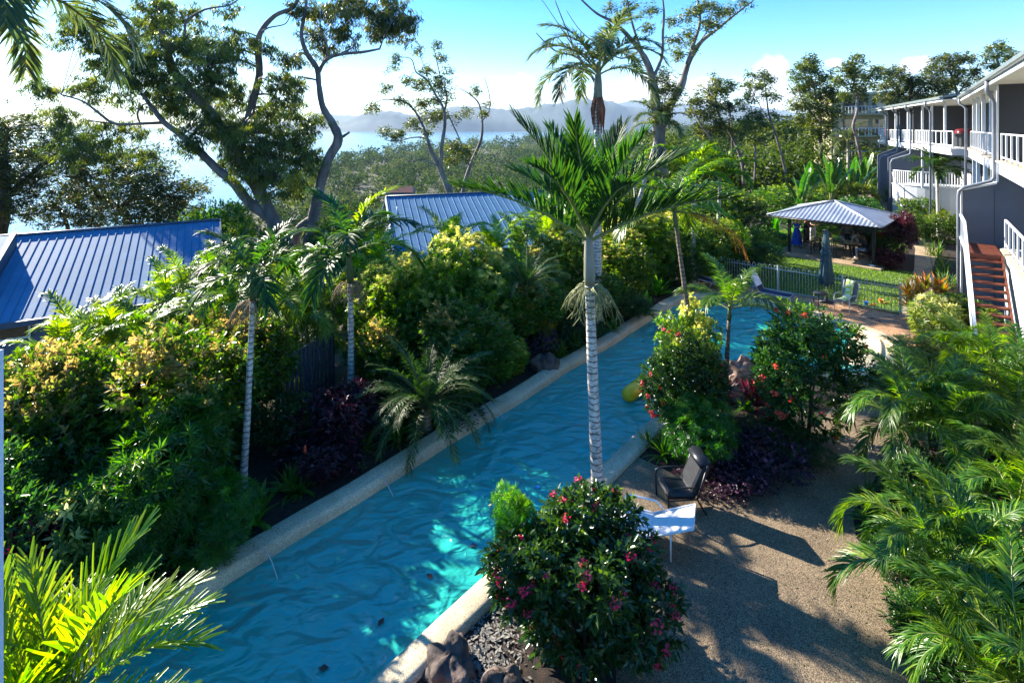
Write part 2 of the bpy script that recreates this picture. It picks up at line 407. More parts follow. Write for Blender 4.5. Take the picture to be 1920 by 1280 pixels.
mt['gumdark'] = leafM('dark gum leaves', (.016, .032, .008), (.055, .08, .014), (.13, .12, .03), .42, .3)
mt['wood_far'] = leafM('wooded slope leaves', (.014, .032, .010), (.055, .088, .016), (.11, .13, .03), .9, .15, spec=.05)
mt['jungle'] = leafM('mid green leaves', (.018, .055, .010), (.075, .15, .02), (.2, .24, .03), .4)
mt['palm_dark'] = leafM('dark palm frond', (.010, .042, .010), (.030, .09, .014), (.09, .18, .02), .42, .35, spec=.3)
mt['palm_mid'] = leafM('green palm frond', (.016, .062, .010), (.058, .155, .016), (.20, .30, .02), .30, .45)
mt['palm_lime'] = leafM('lime palm frond', (.05, .14, .010), (.12, .24, .014), (.30, .36, .02), .32, .45)
mt['palm_olive'] = leafM('olive palm frond', (.028, .06, .018), (.06, .10, .03), (.2, .2, .06), .36, .35)
mt['palm_dead'] = leafM('dead orange palm frond', (.20, .08, .02), (.38, .17, .04), (.45, .22, .05), .6, .3)
mt['banana'] = leafM('banana leaves', (.014, .06, .012), (.035, .12, .018), (.10, .2, .03), .3, .35)
mt['grass'] = leafM('lawn grass blades', (.05, .13, .008), (.13, .24, .018), (.26, .30, .04), .5, .4)
mt['strap'] = leafM('strappy leaves', (.02, .08, .012), (.06, .17, .02), (.3, .32, .1), .35, .4)
mt['rachis'] = M('palm midrib', (.16, .20, .05), (.26, .26, .09), 6, .5)
mt['rachis_dark'] = M('brown palm midrib', (.10, .09, .04), (.18, .15, .07), 6, .5)
# ------------------------------------------------------------------ plant generators
def norm(a): return a / np.maximum(np.linalg.norm(a, axis=-1, keepdims=True), 1e-9)
def leaves(base, d, up, L, W, fold=.25, sag=0.0):
    """folded diamond leaves -> (V, T)"""
    d = norm(d); s = norm(np.cross(d, up)); nr = np.cross(s, d)
    L = L[:, None]; W = W[:, None]
    mid = base + d * L * .45
    l = mid + s * W * .5 + nr * W * fold; r = mid - s * W * .5 + nr * W * fold
    t = base + d * L - np.array([0, 0, 1.0]) * L * sag
    V = np.stack([base, l, t, r], 1).reshape(-1, 3)
    i = np.arange(len(base))[:, None] * 4
    T = np.concatenate([i + np.array([[0, 2, 1]]), i + np.array([[0, 3, 2]])], 0)
    return V, T
def strips(base, d, up, L, W, droop, nseg=3, fold=0.0, prof=(.7, 1, .8, 0.05), curl=None):
    """blade strips; prof = width along the blade (nseg+1 values); fold>0 gives a keeled blade"""
    N = len(base); d = norm(d); s = norm(np.cross(d, up)); nr = np.cross(s, d)
    st = []
    for k in range(nseg + 1):
        t = k / nseg
        c = base + d * (L * t)[:, None]
        c = c - np.array([0, 0, 1.0]) * (droop * L * t * t)[:, None]
        w = (W * prof[k])[:, None]
        if fold > 0:
            st.append(np.stack([c + s * w * .5 + nr * w * fold, c, c - s * w * .5 + nr * w * fold], 1))
        else:
            st.append(np.stack([c + s * w * .5, c - s * w * .5], 1))
    A = np.stack(st, 1)                       # N, nseg+1, m, 3
    m = A.shape[2]; V = A.reshape(-1, 3)
    T = []
    b0 = np.arange(N) * (nseg + 1) * m
    for k in range(nseg):
        for j in range(m - 1):
            a = b0 + k * m + j
            T.append(np.stack([a, a + 1, a + m + 1, a + m], 1))
    return V, np.concatenate(T, 0), (nseg + 1) * m
def join(parts):
    """parts: list of (V, Tquads/tris, tint(V,2), midx) -> triangulated arrays"""
    Vs, Ts, Cs, Ms = [], [], [], []; off = 0
    for V, T, C, mi in parts:
        if T.shape[1] == 4: T = np.concatenate([T[:, [0, 1, 2]], T[:, [0, 2, 3]]], 0)
        Vs.append(V); Ts.append(T + off); Cs.append(C); Ms.append(np.full(len(T), mi)); off += len(V)
    return np.concatenate(Vs), np.concatenate(Ts), np.concatenate(Cs), np.concatenate(Ms)
def tube_np(pts, rad, n=5):
    mb = MB(); mb.tube([tuple(p) for p in pts], list(rad), n, cap=False)
    return np.array(mb.v), np.array(mb.f)
def randu(n, r=rng):
    v = r.normal(size=(n, 3)); return norm(v)

def frond_mesh(name, mat, rmat, L=2.0, th0=60, bend=60, n=34, ll=.5, lw=.04, vup=25, droop=.25, a0=70, a1=22, s0=.16, seed=0, rr=.018, young=0.3, jit=.08, plum=0.0, env=(.55, 1.0, .55), blunt=False, gap=0.0):
    r = np.random.default_rng(seed)
    K = 18; s = np.linspace(0, 1, K)
    th = np.radians(th0 - bend * s ** 1.3)
    yaw = np.cumsum(r.normal(0, .012, K))
    x = np.concatenate([[0], np.cumsum(np.cos(th[:-1]) * L / (K - 1))]); z = np.concatenate([[0], np.cumsum(np.sin(th[:-1]) * L / (K - 1))])
    pts = np.stack([x, x * np.sin(yaw), z], 1)
    parts = []
    V, T = tube_np(pts, rr * (1.15 - s) + .003, 5)
    parts.append((V, T, np.full((len(V), 2), .4), 1))
    ss = np.repeat(np.linspace(s0, .985, n), 2) + r.normal(0, .004, 2 * n)
    ss = np.clip(ss, s0 * .9, 1.0)
    side = np.tile([1.0, -1.0], n)
    if gap: # missing leaflets
        keep = r.random(2 * n) > gap; ss, side = ss[keep], side[keep]
    N = len(ss)
    base = np.stack([np.interp(ss, s, pts[:, i]) for i in range(3)], 1)
    tht = np.interp(ss, s, th)
    T_ = np.stack([np.cos(tht), np.zeros(N), np.sin(tht)], 1); Nn = np.stack([-np.sin(tht), np.zeros(N), np.cos(tht)], 1)
    Y = np.array([0, 1.0, 0])
    u = (ss - s0) / (1 - s0)
    ang = np.radians(a0 + (a1 - a0) * u + r.normal(0, 5, N))
    vv = np.radians(vup + r.normal(0, 6, N) + plum * r.uniform(-60, 60, N))
    dd = T_ * np.cos(ang)[:, None] + (Y[None] * (side * np.cos(vv))[:, None] + Nn * np.sin(vv)[:, None]) * np.sin(ang)[:, None]
    dd = dd + r.normal(0, jit, (N, 3))
    e = np.interp(u, [0, .35, 1], env)
    LL = ll * e * r.uniform(.88, 1.1, N); WW = lw * (.7 + .3 * e) * r.uniform(.85, 1.1, N)
    dr = droop * r.uniform(.6, 1.4, N)
    prof = (.55, 1, .95, .55) if blunt else (.5, 1, .75, .04)
    V, T, m = strips(base, dd, Nn + T_ * .2, LL, WW, dr, 3, 0.22, prof)
    tv = np.clip(r.normal(.5, .25, N), 0, 1); yo = np.clip(r.random(N) ** 3 * young * 2, 0, 1)
    C = np.repeat(np.stack([tv, yo], 1), m, 0)
    parts.append((V, T, C, 0))
    V, T, C, Mi = join(parts)
    return np_mesh(name, V, T, [mat, rmat], Mi, C)

def bush_mesh(name, mat, rad=(1, 1, 1), nspr=900, per=7, ll=.08, lw=.035, seed=0, lobes=7, young=.35, spread=55, whorl=False, lift=.35, fold=.22, base_z=.0, flowers=None, fmat=None, inner=.25, sag=.1, lobe_r=(.38, .6), stemmat=None, tall=1.0):
    """dome of leafy sprigs gathered into lobes, base at z=0, height 2*rad z approx"""
    r = np.random.default_rng(seed)
    rx, ry, rz = rad
    lobes = int(lobes * 1.7); lc = randu(lobes, r) * r.uniform(.45, .80, (lobes, 1)); lc[:, 2] = np.abs(lc[:, 2]) * 1.05 - .3 * r.random(lobes)
    lr = r.uniform(lobe_r[0], lobe_r[1], lobes) * .78; lyoung = np.append(r.uniform(.15, 1.6, lobes), .3)
    lc = np.concatenate([lc, [[0, 0, -.25]]]); lr = np.append(lr, .62)
    w = lr ** 2; k = r.choice(len(lc), nspr * 2, p=w / w.sum())
    d = randu(nspr * 2, r)
    shell = np.where(r.random(nspr * 2) < inner, r.uniform(.4, .85, nspr * 2), r.uniform(.86, 1.06, nspr * 2))
    p = lc[k] + d * (lr[k] * shell)[:, None] * np.array([1, 1, tall])
    # drop those deep inside another lobe
    dist = np.linalg.norm((p[:, None] - lc[None]) / np.array([1, 1, tall]), axis=2) / lr[None]
    deep = (dist < .72).sum(1) > 0
    keep = (~deep) | (r.random(nspr * 2) < .12)
    p, d, k = p[keep][:nspr], d[keep][:nspr], k[keep][:nspr]
    zlow = p[:, 2] < -.88
    p, d, k = p[~zlow], d[~zlow], k[~zlow]
    top = np.clip((p[:, 2] + .35) / 1.2, 0, 1) * np.clip(d[:, 2] * 1.3 + .15, 0, 1) * lyoung[k]
    P3 = np.stack([p[:, 0] * rx, p[:, 1] * ry, (p[:, 2] + .9) * rz], 1) + r.normal(0, .03, (len(p), 3))
    ax = norm(d * np.array([1, 1, .8]) + np.array([0, 0, lift]) + r.normal(0, .3, d.shape))
    n = len(P3)
    ref = np.where(np.abs(ax[:, 2:3]) < .9, np.array([[0, 0, 1.0]]), np.array([[1.0, 0, 0]]))
    e1 = norm(np.cross(ax, ref)); e2 = np.cross(ax, e1)
    B, D, U, tn = [], [], [], []
    ph = r.uniform(0, 6.28, n); spl = ll * (1.5 if not whorl else .35)
    sprtint = np.clip(r.normal(.45, .22, n), 0, 1); sy = np.clip((r.random(n) < young * top ** 1.5) * r.uniform(.35, 1, n) + top * young * .3 * r.random(n), 0, 1)
    for j in range(per):
        a = ph + j * 2.4; t = (j + .5) / per
        sp = np.radians(spread * (1.1 - .55 * t) + r.normal(0, 8, n))
        dj = ax * np.cos(sp)[:, None] + (e1 * np.cos(a)[:, None] + e2 * np.sin(a)[:, None]) * np.sin(sp)[:, None]
        B.append(P3 + ax * (spl * (t - .5))); D.append(dj); U.append(ax); tn.append(np.stack([np.clip(sprtint + r.normal(0, .15, n), 0, 1), sy * (.5 + .5 * t)], 1))
    B, D, U, tn = map(np.concatenate, (B, D, U, tn)); N = len(B)
    V, T = leaves(B, D, U + r.normal(0, .15, U.shape), ll * r.uniform(.75, 1.2, N), lw * r.uniform(.8, 1.15, N), fold, sag)
    parts = [(V, T, np.repeat(tn, 4, 0), 0)]
    mats = [mat]
    if flowers:
        mats.append(fmat); nf = flowers[0]; fr = flowers[1]
        ex = np.where((np.linalg.norm(p - 0, axis=1) > .75))[0]
        pick = r.choice(ex, nf, replace=False)
        fb, fd = [], []
        for i in pick:
            m = 26; q = randu(m, r); q[:, 2] = q[:, 2] * .8 ; h = ax[i]
            q = norm(q + h * .9)
            fb.append(P3[i] + ax[i] * .05 + q * fr * r.uniform(.55, 1.15, (m, 1)) * r.uniform(.7, 1.2)); fd.append(np.cross(q, randu(m, r)))
        fb, fd = np.concatenate(fb), np.concatenate(fd)
        up = norm(np.cross(fd, randu(len(fd), r)))
        V, T = leaves(fb, fd, up, np.full(len(fb), fr * .62), np.full(len(fb), fr * .5), .2)
        parts.append((V, T, np.repeat(np.stack([r.random(len(fb)), np.zeros(len(fb))], 1), 4, 0), 1))
    V, T, C, Mi = join(parts)
    return np_mesh(name, V, T, mats, Mi, C)

def rosette_mesh(name, mat, n=40, L=.6, W=.05, el=(20, 85), droop=.5, seed=0, fold=.2, prof=(.5, 1, .8, .05), young=.3, stem_h=0.0, spread=.03, heads=1, head_r=.0, nseg=3):
    r = np.random.default_rng(seed)
    B, D = [], []
    for h in range(heads):
        c = np.array([r.normal(0, head_r), r.normal(0, head_r), stem_h * (r.uniform(.4, 1) if heads > 1 else 1)])
        a = np.arange(n) * 2.4 + r.uniform(0, 6); e = np.radians(r.uniform(el[0], el[1], n))
        D.append(np.stack([np.cos(a) * np.cos(e), np.sin(a) * np.cos(e), np.sin(e)], 1)); B.append(c + r.normal(0, spread, (n, 3)) * np.array([1, 1, .6]))
    B, D = np.concatenate(B), np.concatenate(D); N = len(B)
    V, T, m = strips(B, D, np.array([[0, 0, 1.0]]) + r.normal(0, .1, (N, 3)), L * r.uniform(.7, 1.1, N), W * r.uniform(.8, 1.1, N), droop * r.uniform(.4, 1.3, N) * np.cos(np.arcsin(D[:, 2])) + .05, nseg, fold, prof)
    C = np.repeat(np.stack([np.clip(r.normal(.5, .28, N), 0, 1), (r.random(N) < young) * r.uniform(.2, 1, N)], 1), m, 0)
    V, T, C, Mi = join([(V, T, C, 0)])
    return np_mesh(name, V, T, [mat], Mi, C)

def paddle_mesh(name, mat, rmat, L=2.2, leafL=1.3, W=.38, th0=75, bend=45, seed=0, tear=.5):
    """banana-like leaf: long stalk, wide blade of side strips, torn here and there"""
    r = np.random.default_rng(seed)
    K = 16; s = np.linspace(0, 1, K); th = np.radians(th0 - bend * s ** 1.6)
    x = np.concatenate([[0], np.cumsum(np.cos(th[:-1]) * L / (K - 1))]); z = np.concatenate([[0], np.cumsum(np.sin(th[:-1]) * L / (K - 1))])
    pts = np.stack([x, 0 * x, z], 1)
    parts = []; V, T = tube_np(pts, .035 * (1.1 - s) + .006, 5); parts.append((V, T, np.full((len(V), 2), .5), 1))
    s0 = 1 - leafL / L; n = 22
    for side in (1, -1):
        edge = np.linspace(s0, 1, n + 1)
        vs, fs, ofs = [], [], 0
        dr = 0
        for i in range(n):
            if r.random() < tear: dr = r.uniform(-.12, .1)
            for q in (edge[i], edge[i + 1]):
                c = np.array([np.interp(q, s, pts[:, k]) for k in range(3)]); u = (q - s0) / (1 - s0)
                w = W * .5 * math.sin(math.pi * (0.06 + .92 * u) ** .8) ** .6
                t = math.radians(th0 - bend * q ** 1.6)
                Nn = np.array([-math.sin(t), 0, math.cos(t)]); Tn = np.array([math.cos(t), 0, math.sin(t)])
                vs += [c, c + np.array([0, side * w * .55, 0]) + Nn * w * .28 + Tn * w * .15, c + np.array([0, side * w, 0]) + Nn * w * (.12 + dr) + Tn * w * .3]
            o = ofs
            fs += [(o, o + 3, o + 4, o + 1), (o + 1, o + 4, o + 5, o + 2)]; ofs += 6
        V = np.array(vs); T = np.array(fs)
        C = np.stack([np.repeat(np.clip(r.normal(.5, .25, n), 0, 1), 6), np.repeat((r.random(n) < .2) * r.random(n) * .6, 6)], 1)
        parts.append((V, T, C, 0))
    V, T, C, Mi = join(parts)
    return np_mesh(name, V, T, [mat, rmat], Mi, C)

def trunk_mb(pts, radii, n=10, ring=None):
    pts = [Vector(p) for p in pts]
    P_, R_ = [], []
    for i in range(len(pts) - 1):
        seg = (pts[i + 1] - pts[i]).length
        k = max(2, int(seg / (ring or .35)))
        for j in range(k):
            t = j / k; P_.append(pts[i].lerp(pts[i + 1], t)); R_.append(radii[i] * (1 - t) + radii[i + 1] * t)
    P_.append(pts[-1]); R_.append(radii[-1])
    if ring: R_ = [x * (1.0 + (.05 if i % 2 else -.02)) for i, x in enumerate(R_)]
    m = MB(); m.tube(P_, R_, n); return m

SHARE = {}
def palm(name, label, base, top, r0, r1, fr, shaft=.0, shaft_r=None, bark='palmbark', yaw0=0.0, scale=1.0, group=None, cat='palm', dead=0, fruit=None, seed=0, mid=None, tiltj=6, fibre=False, lean=None):
    """fr: list of (mesh, count); fronds ordered from the inner upright ones outwards"""
    r = random.Random(seed); base, top = Vector(base), Vector(top)
    e = empty(name, base, label, cat, group)
    pts = [Vector((0, 0, -.1))]
    mid = mid if mid is not None else (top - base) * .5 + Vector((r.uniform(-.06, .06), r.uniform(-.06, .06), 0))
    for t in (.15, .35, .5, .65, .85, 1.0):
        q = (Vector((0, 0, 0)) * (1 - t) ** 2) + Vector(mid) * 2 * t * (1 - t) + (top - base) * t * t
        pts.append(q)
    rad = [r0 * 1.25, r0 * 1.05, r0, (r0 + r1) / 2, (r0 + r1) / 2, r1, r1]
    trunk_mb(pts, rad, 12, ring=.07).build('trunk', mt[bark], e)
    tp = top - base; ax = (pts[-1] - pts[-2]).normalized()
    if shaft > 0:
        sr = shaft_r or r1 * 1.15
        MB().tube([tp - ax * .02, tp + ax * shaft * .15, tp + ax * shaft * .5, tp + ax * shaft * .85, tp + ax * shaft * 1.1], [r1 * 1.02, sr, sr * .86, sr * .6, sr * .3], 12).build('crownshaft', mt['crownshaft' if shaft_r and shaft_r > .1 else 'crownshaft_green'], e)
    crown = tp + ax * shaft * .92
    k = 0; total = sum(c for _, c in fr)
    for me, cnt in fr:
        for i in range(cnt):
            yaw = yaw0 + k * R(137.5) + r.uniform(-.15, .15)
            u = k / max(1, total - 1)
            o = mobj('frond', me, e, crown - ax * u * shaft * .18 + Vector((math.cos(yaw), math.sin(yaw), 0)) * r1 * .5, (R(r.uniform(-tiltj, tiltj)), R(r.uniform(-tiltj, tiltj)), yaw))
            sc = scale * r.uniform(.9, 1.08); o.scale = (sc, sc, sc); k += 1
    for i in range(dead):
        o = mobj('dead_frond', SHARE['dead'], e, crown - ax * .1, (R(r.uniform(-15, 15)), 0, -.35 + 2.1 * i), (scale, scale, scale)); o['label'] = 'dry orange brown hanging frond'
    if fruit:
        m = MB(); rr = random.Random(seed + 3)
        for i in range(fruit[0]):
            a = rr.uniform(0, 6.28); L = fruit[1] * rr.uniform(.6, 1.1); p0 = tp - ax * .03
            h = Vector((math.cos(a), math.sin(a), 0)); up = rr.uniform(.1, .95)
            ps = [p0 + h * r1 * .8]
            for t in (.25, .5, .75, 1.0):
                ps.append(p0 + h * (r1 + L * t * .9) + Vector((0, 0, L * (up * t - (up + .9) * t * t))) + Vector((rr.uniform(-.03, .03), rr.uniform(-.03, .03), 0)))
            m.tube(ps, [.012, .010, .008, .007, .006], 4)
            for q in range(4):
                b = ps[2].lerp(ps[4], rr.random()); m.tube([b, b + Vector((rr.uniform(-.12, .12), rr.uniform(-.12, .12), -rr.uniform(.08, .2)))], [.007, .005], 3)
        m.build('fruit_stalks', mt[fruit[2]], e)
    if fibre:
        m = MB(); rr = random.Random(seed)
        for i in range(14):
            a = rr.uniform(0, 6.28); h = Vector((math.cos(a), math.sin(a), 0)) * r1
            p0 = tp + ax * .2 + h; m.tube([p0, p0 + h * .9 - Vector((0, 0, .5)), p0 + h * .7 - Vector((0, 0, rr.uniform(.9, 1.5)))], [.05, .06, .01], 4, flat=.4)
        m.build('hanging_fibre', mt['fibre'], e)
    return e

def plant(name, label, cat, me, loc, rz=0.0, s=(1, 1, 1), group=None, stem=None, part='foliage', mat2=None):
    """shrub: foliage + a few stems"""
    e = empty(name, loc, label, cat, group, rz)
    o = mobj(part, me, e); o.scale = s
    if stem:
        r = random.Random(int(loc[0] * 100) + int(loc[1] * 10)); m = MB()
        for i in range(stem[0]):
            a = r.uniform(0, 6.28); x = Vector((math.cos(a), math.sin(a), 0)); h = stem[1]
            m.tube([x * .08 + Vector((0, 0, -.1)), x * .2 * r.random() + Vector((0, 0, h * .4)), x * stem[2] * r.uniform(.5, 1) + Vector((0, 0, h * r.uniform(.75, 1)))], [stem[3], stem[3] * .8, stem[3] * .35], 6)
        m.build('stem', mt['twig'], e)
    return e

# gum trees: traced limbs with depth, leaf sprays gathered at their ends
def euc_tree(name, label, depth, limbs, blobs, cat='tree', bark='bark_euc', leaf='gum', ll=.16, lw=.026, dens=1.0, spray=12, hang=.9, seed=0, group=None, thick=1.0, clump=.34, zmin=None, twigs=True, jd=1.0, base=None):
    r = np.random.default_rng(seed); rr = random.Random(seed)
    base = base if base is not None else P(limbs[0][0][0], limbs[0][0][1], depth)
    e = empty(name, base, label, cat, group); b = np.array(base)
    m = MB(); nodes = []
    for li, limb in enumerate(limbs):
        pts, rad = [], []
        dd = 0.0
        for i, q in enumerate(limb):
            px, py, w = q[0], q[1], q[2]; dz = q[3] if len(q) > 3 else None
            if dz is not None: dd = dz
            d = depth + dd
            p = np.array(P(px, py, d)) - b
            pts.append(p); rad.append((w if w > 20 else w * (.55 + .0225 * w)) * d / F * .45 * thick)
        # smooth
        P_, R_ = [], []
        n = len(pts)
        for i in range(n - 1):
            p0, p1, p2, p3 = pts[max(i - 1, 0)], pts[i], pts[i + 1], pts[min(i + 2, n - 1)]
            for t in (0, .25, .5, .75):
                q = .5 * ((2 * p1) + (-p0 + p2) * t + (2 * p0 - 5 * p1 + 4 * p2 - p3) * t * t + (-p0 + 3 * p1 - 3 * p2 + p3) * t ** 3)
                P_.append(Vector(q)); R_.append((rad[i] * (1 - t) + rad[i + 1] * t) * rr.uniform(.94, 1.08))
        P_.append(Vector(pts[-1])); R_.append(rad[-1])
        for q, w in zip(P_[2:], R_[2:]): nodes.append((np.array(q), w))
        m.tube(P_, R_, 8)
        nm = 'trunk' if li == 0 else 'limb'
        m.build(nm, mt[bark], e); m = MB()
    NP = np.array([q for q, _ in nodes]); NW = np.array([w for _, w in nodes])
    tw = MB(); cents = []
    for (px, py, rp) in blobs:
        dr = rp * depth / F
        c = np.array(P(px, py, depth + rr.gauss(0, .5) * min(2.2, 1.6 * dr) * jd)) - b
        k = max(4, int(dens * 3.4 * (dr / clump) ** 2))
        dist = np.linalg.norm(NP - c, axis=1) + NW * 0
        j = int(np.argmin(dist)); s0 = NP[j]
        if twigs:
            a, z = Vector(s0), Vector(c)
            mid = a.lerp(z, .5) + Vector((0, 0, .12 * (z - a).length)) + Vector((rr.gauss(0, .08), rr.gauss(0, .08), 0)) * (z - a).length
            w = max(.012, min(NW[j] * .5, .02 + .05 * dr)) * thick
            tw.tube([a, a.lerp(mid, .5) + Vector((0, 0, .03)), mid, mid.lerp(z, .5), z], [w, w * .85, w * .7, w * .5, w * .35], 5, cap=False)
        for i in range(k):
            q = c + randu(1, r)[0] * dr * r.uniform(.2, 1.0) ** .8 * (1.45 if r.random() < .3 else 1.05) * np.array([1, 1, .85])
            cents.append(q)
            if twigs and i % 2 == 0:
                w2 = max(.006, .012 * thick)
                tw.tube([Vector(c), Vector(c).lerp(Vector(q), .6) + Vector((0, 0, .06)), Vector(q)], [w2 * 1.6, w2, w2 * .5], 4, cap=False)
    if twigs: tw.build('twigs', mt[bark], e)['kind'] = 'stuff'
    C = np.array(cents) + r.normal(0, clump * .25, (len(cents), 3)); n = len(C)
    K = spray
    base_ = np.repeat(C, K, 0) + r.normal(0, clump * .42, (n * K, 3)) * np.array([1, 1, .8])
    D = randu(n * K, r) * np.array([1, 1, .5]) + np.array([0, 0, -hang])
    D = norm(D)
    V, T = leaves(base_, D, randu(n * K, r), ll * r.uniform(.7, 1.25, n * K), lw * r.uniform(.8, 1.3, n * K), .12, .0)
    ct = np.clip(r.normal(.45, .25, n), 0, 1); cy = (r.random(n) < .18) * r.uniform(.3, 1, n)
    tn = np.stack([np.clip(np.repeat(ct, K) + r.normal(0, .15, n * K), 0, 1), np.repeat(cy, K)], 1)
    me = np_mesh('crown', V, T, [mt[leaf]], None, np.repeat(tn, 4, 0))
    mobj('crown', me, e)
    return e

# shared fronds and bushes
S = SHARE
def fset(key, mat, rmat, **kw):
    S[key + '_up'] = frond_mesh(key + '_upright_frond', mt[mat], mt[rmat], **{**kw, 'th0': kw.get('th0', 60) + 18, 'bend': kw.get('bend', 60) * .7, 'seed': 1})
    S[key + '_mid'] = frond_mesh(key + '_frond', mt[mat], mt[rmat], **{**kw, 'seed': 2})
    S[key + '_low'] = frond_mesh(key + '_low_frond', mt[mat], mt[rmat], **{**kw, 'th0': kw.get('th0', 60) - 30, 'bend': kw.get('bend', 60) * 1.1, 'seed': 3})
fset('stiff', 'palm_dark', 'rachis', L=2.5, th0=52, bend=36, n=46, ll=.82, lw=.062, vup=46, droop=.05, a0=62, a1=18, s0=.12, rr=.028, jit=.05, young=.15)
fset('arching', 'palm_dark', 'rachis', L=1.5, th0=52, bend=80, n=36, ll=.55, lw=.056, vup=22, droop=.38, a0=66, a1=25, s0=.16, rr=.016)
fset('feather', 'palm_olive', 'rachis', L=2.7, th0=56, bend=110, n=62, ll=.66, lw=.05, vup=24, droop=.30, a0=68, a1=28, s0=.14, rr=.028, plum=.25)
fset('cane', 'palm_mid', 'rachis', L=2.1, th0=72, bend=138, n=70, ll=.50, lw=.030, vup=28, droop=.42, a0=60, a1=26, s0=.14, rr=.014, young=.55)
fset('lime', 'palm_lime', 'rachis', L=2.0, th0=62, bend=95, n=44, ll=.52, lw=.046, vup=26, droop=.32, a0=62, a1=28, s0=.12, rr=.015, young=.5)
fset('near', 'palm_lime', 'rachis', L=1.8, th0=54, bend=58, n=34, ll=.60, lw=.036, vup=38, droop=.10, a0=56, a1=24, s0=.16, rr=.016, young=.4, blunt=True)
fset('mid', 'palm_mid', 'rachis', L=2.1, th0=50, bend=85, n=46, ll=.62, lw=.056, vup=18, droop=.42, a0=66, a1=28, s0=.14, rr=.02)
fset('cycad', 'palm_dark', 'rachis_dark', L=1.75, th0=52, bend=92, n=60, ll=.27, lw=.017, vup=20, droop=.2, a0=72, a1=30, s0=.10, rr=.013, young=.2)
fset('fox', 'palm_mid', 'rachis', L=1.35, th0=55, bend=80, n=50, ll=.36, lw=.05, vup=30, droop=.22, a0=62, a1=30, s0=.12, rr=.013, plum=.7, young=.5)
S['stiff_low'] = frond_mesh('stiff_low_frond', mt['palm_dark'], mt['rachis'], L=2.6, th0=36, bend=28, n=46, ll=.80, lw=.06, vup=52, droop=.05, a0=64, a1=18, s0=.12, rr=.028, jit=.05, young=.25, seed=33)
S['dead'] = frond_mesh('dead_frond', mt['palm_dead'], mt['rachis_dark'], L=2.3, th0=5, bend=75, n=34, ll=.55, lw=.03, vup=-10, droop=.6, seed=5)
S['lilly1'] = bush_mesh('lilly_bush_a', mt['lilly'], (1.1, 1.1, 1.2), 1900, 7, .095, .048, 1, 8, .55)
S['lilly2'] = bush_mesh('lilly_bush_b', mt['lilly'], (1.1, 1.1, 1.3), 1900, 7, .10, .05, 2, 12, .6, lobe_r=(.26, .44), tall=1.3)
S['lime1'] = bush_mesh('lime_bush_a', mt['lime'], (1.0, 1.0, 1.5), 1500, 8, .105, .046, 3, 12, .95, lobe_r=(.24, .42), tall=1.5, whorl=True, spread=66)
S['lime2'] = bush_mesh('lime_bush_b', mt['lime'], (1.0, 1.0, 1.3), 1500, 8, .105, .046, 4, 11, .75, lobe_r=(.26, .44), tall=1.4, whorl=True, spread=66)
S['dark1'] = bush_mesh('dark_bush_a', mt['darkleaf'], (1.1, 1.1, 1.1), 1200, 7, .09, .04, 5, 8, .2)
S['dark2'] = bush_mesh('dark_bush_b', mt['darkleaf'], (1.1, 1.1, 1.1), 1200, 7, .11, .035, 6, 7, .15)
S['jun1'] = bush_mesh('green_bush_a', mt['jungle'], (1.1, 1.1, 1.2), 1100, 7, .10, .045, 7, 8, .4)
S['jun2'] = bush_mesh('green_bush_b', mt['jungle'], (1.1, 1.1, 1.3), 1100, 7, .10, .045, 8, 10, .5, lobe_r=(.28, .5))
S['podo'] = bush_mesh('fingered_bush', mt['podo'], (1.0, 1.0, 1.1), 620, 16, .16, .022, 9, 7, .35, spread=78, whorl=True, fold=.1)
S['varieg'] = bush_mesh('pale_edged_bush', mt['variegated'], (.8, .8, .8), 320, 9, .15, .05, 10, 6, .5, spread=72, whorl=True)
S['purp'] = bush_mesh('purple_bush', mt['purple'], (.8, .8, .9), 520, 8, .14, .05, 11, 7, .3, spread=60)
S['bpurp'] = bush_mesh('purple_ground', mt['blackpurple'], (1, 1, .45), 900, 6, .06, .035, 12, 9, .3, spread=70)
S['crot'] = bush_mesh('croton_bush', mt['croton'], (.6, .6, .8), 260, 10, .15, .035, 13, 6, .6, spread=65, whorl=True)
S['ixo'] = bush_mesh('ixora_bush', mt['ixora'], (1.25, 1.15, 1.12), 2300, 7, .12, .055, 14, 11, .22, flowers=(64, .062), lobe_r=(.28, .5), fmat=mt['flower_red'], spread=60)
S['ixo2'] = bush_mesh('ixora_bush_coral', mt['ixora'], (1.2, 1.1, 1.6), 1900, 8, .10, .042, 15, 11, .45, flowers=(34, .06), fmat=mt['flower_coral'], lobe_r=(.28, .48))
S['tree1'] = bush_mesh('far_crown_a', mt['jungle'], (1, 1, 1), 420, 7, .15, .07, 21, 11, .3, inner=.3, lobe_r=(.25, .48), spread=70)
S['tree2'] = bush_mesh('far_crown_b', mt['wood_far'], (1, 1, 1), 380, 7, .17, .08, 22, 10, .35, inner=.3, lobe_r=(.25, .48), spread=70)
S['tree3'] = bush_mesh('far_crown_c', mt['gumdark'], (1, 1, 1), 380, 7, .17, .08, 23, 10, .35, inner=.3, lobe_r=(.25, .48), spread=70)
S['aga'] = rosette_mesh('strappy_clump', mt['strap'], 46, .65, .045, (20, 85), .55, 1)
S['aga2'] = rosette_mesh('broad_strappy_clump', mt['strap'], 30, .8, .075, (25, 85), .5, 2, young=.1)
S['grassy'] = rosette_mesh('grassy_clump', mt['strap'], 80, .55, .022, (15, 85), .6, 3, spread=.08)
S['cordy'] = rosette_mesh('cordyline_head', mt['cordy'], 26, .55, .075, (5, 80), .25, 4, young=.6, stem_h=.75, heads=4, head_r=.3)
S['cordyred'] = rosette_mesh('red_cordyline_head', mt['purple'], 24, .5, .07, (5, 80), .25, 5, young=.35, stem_h=.8, heads=4, head_r=.22)
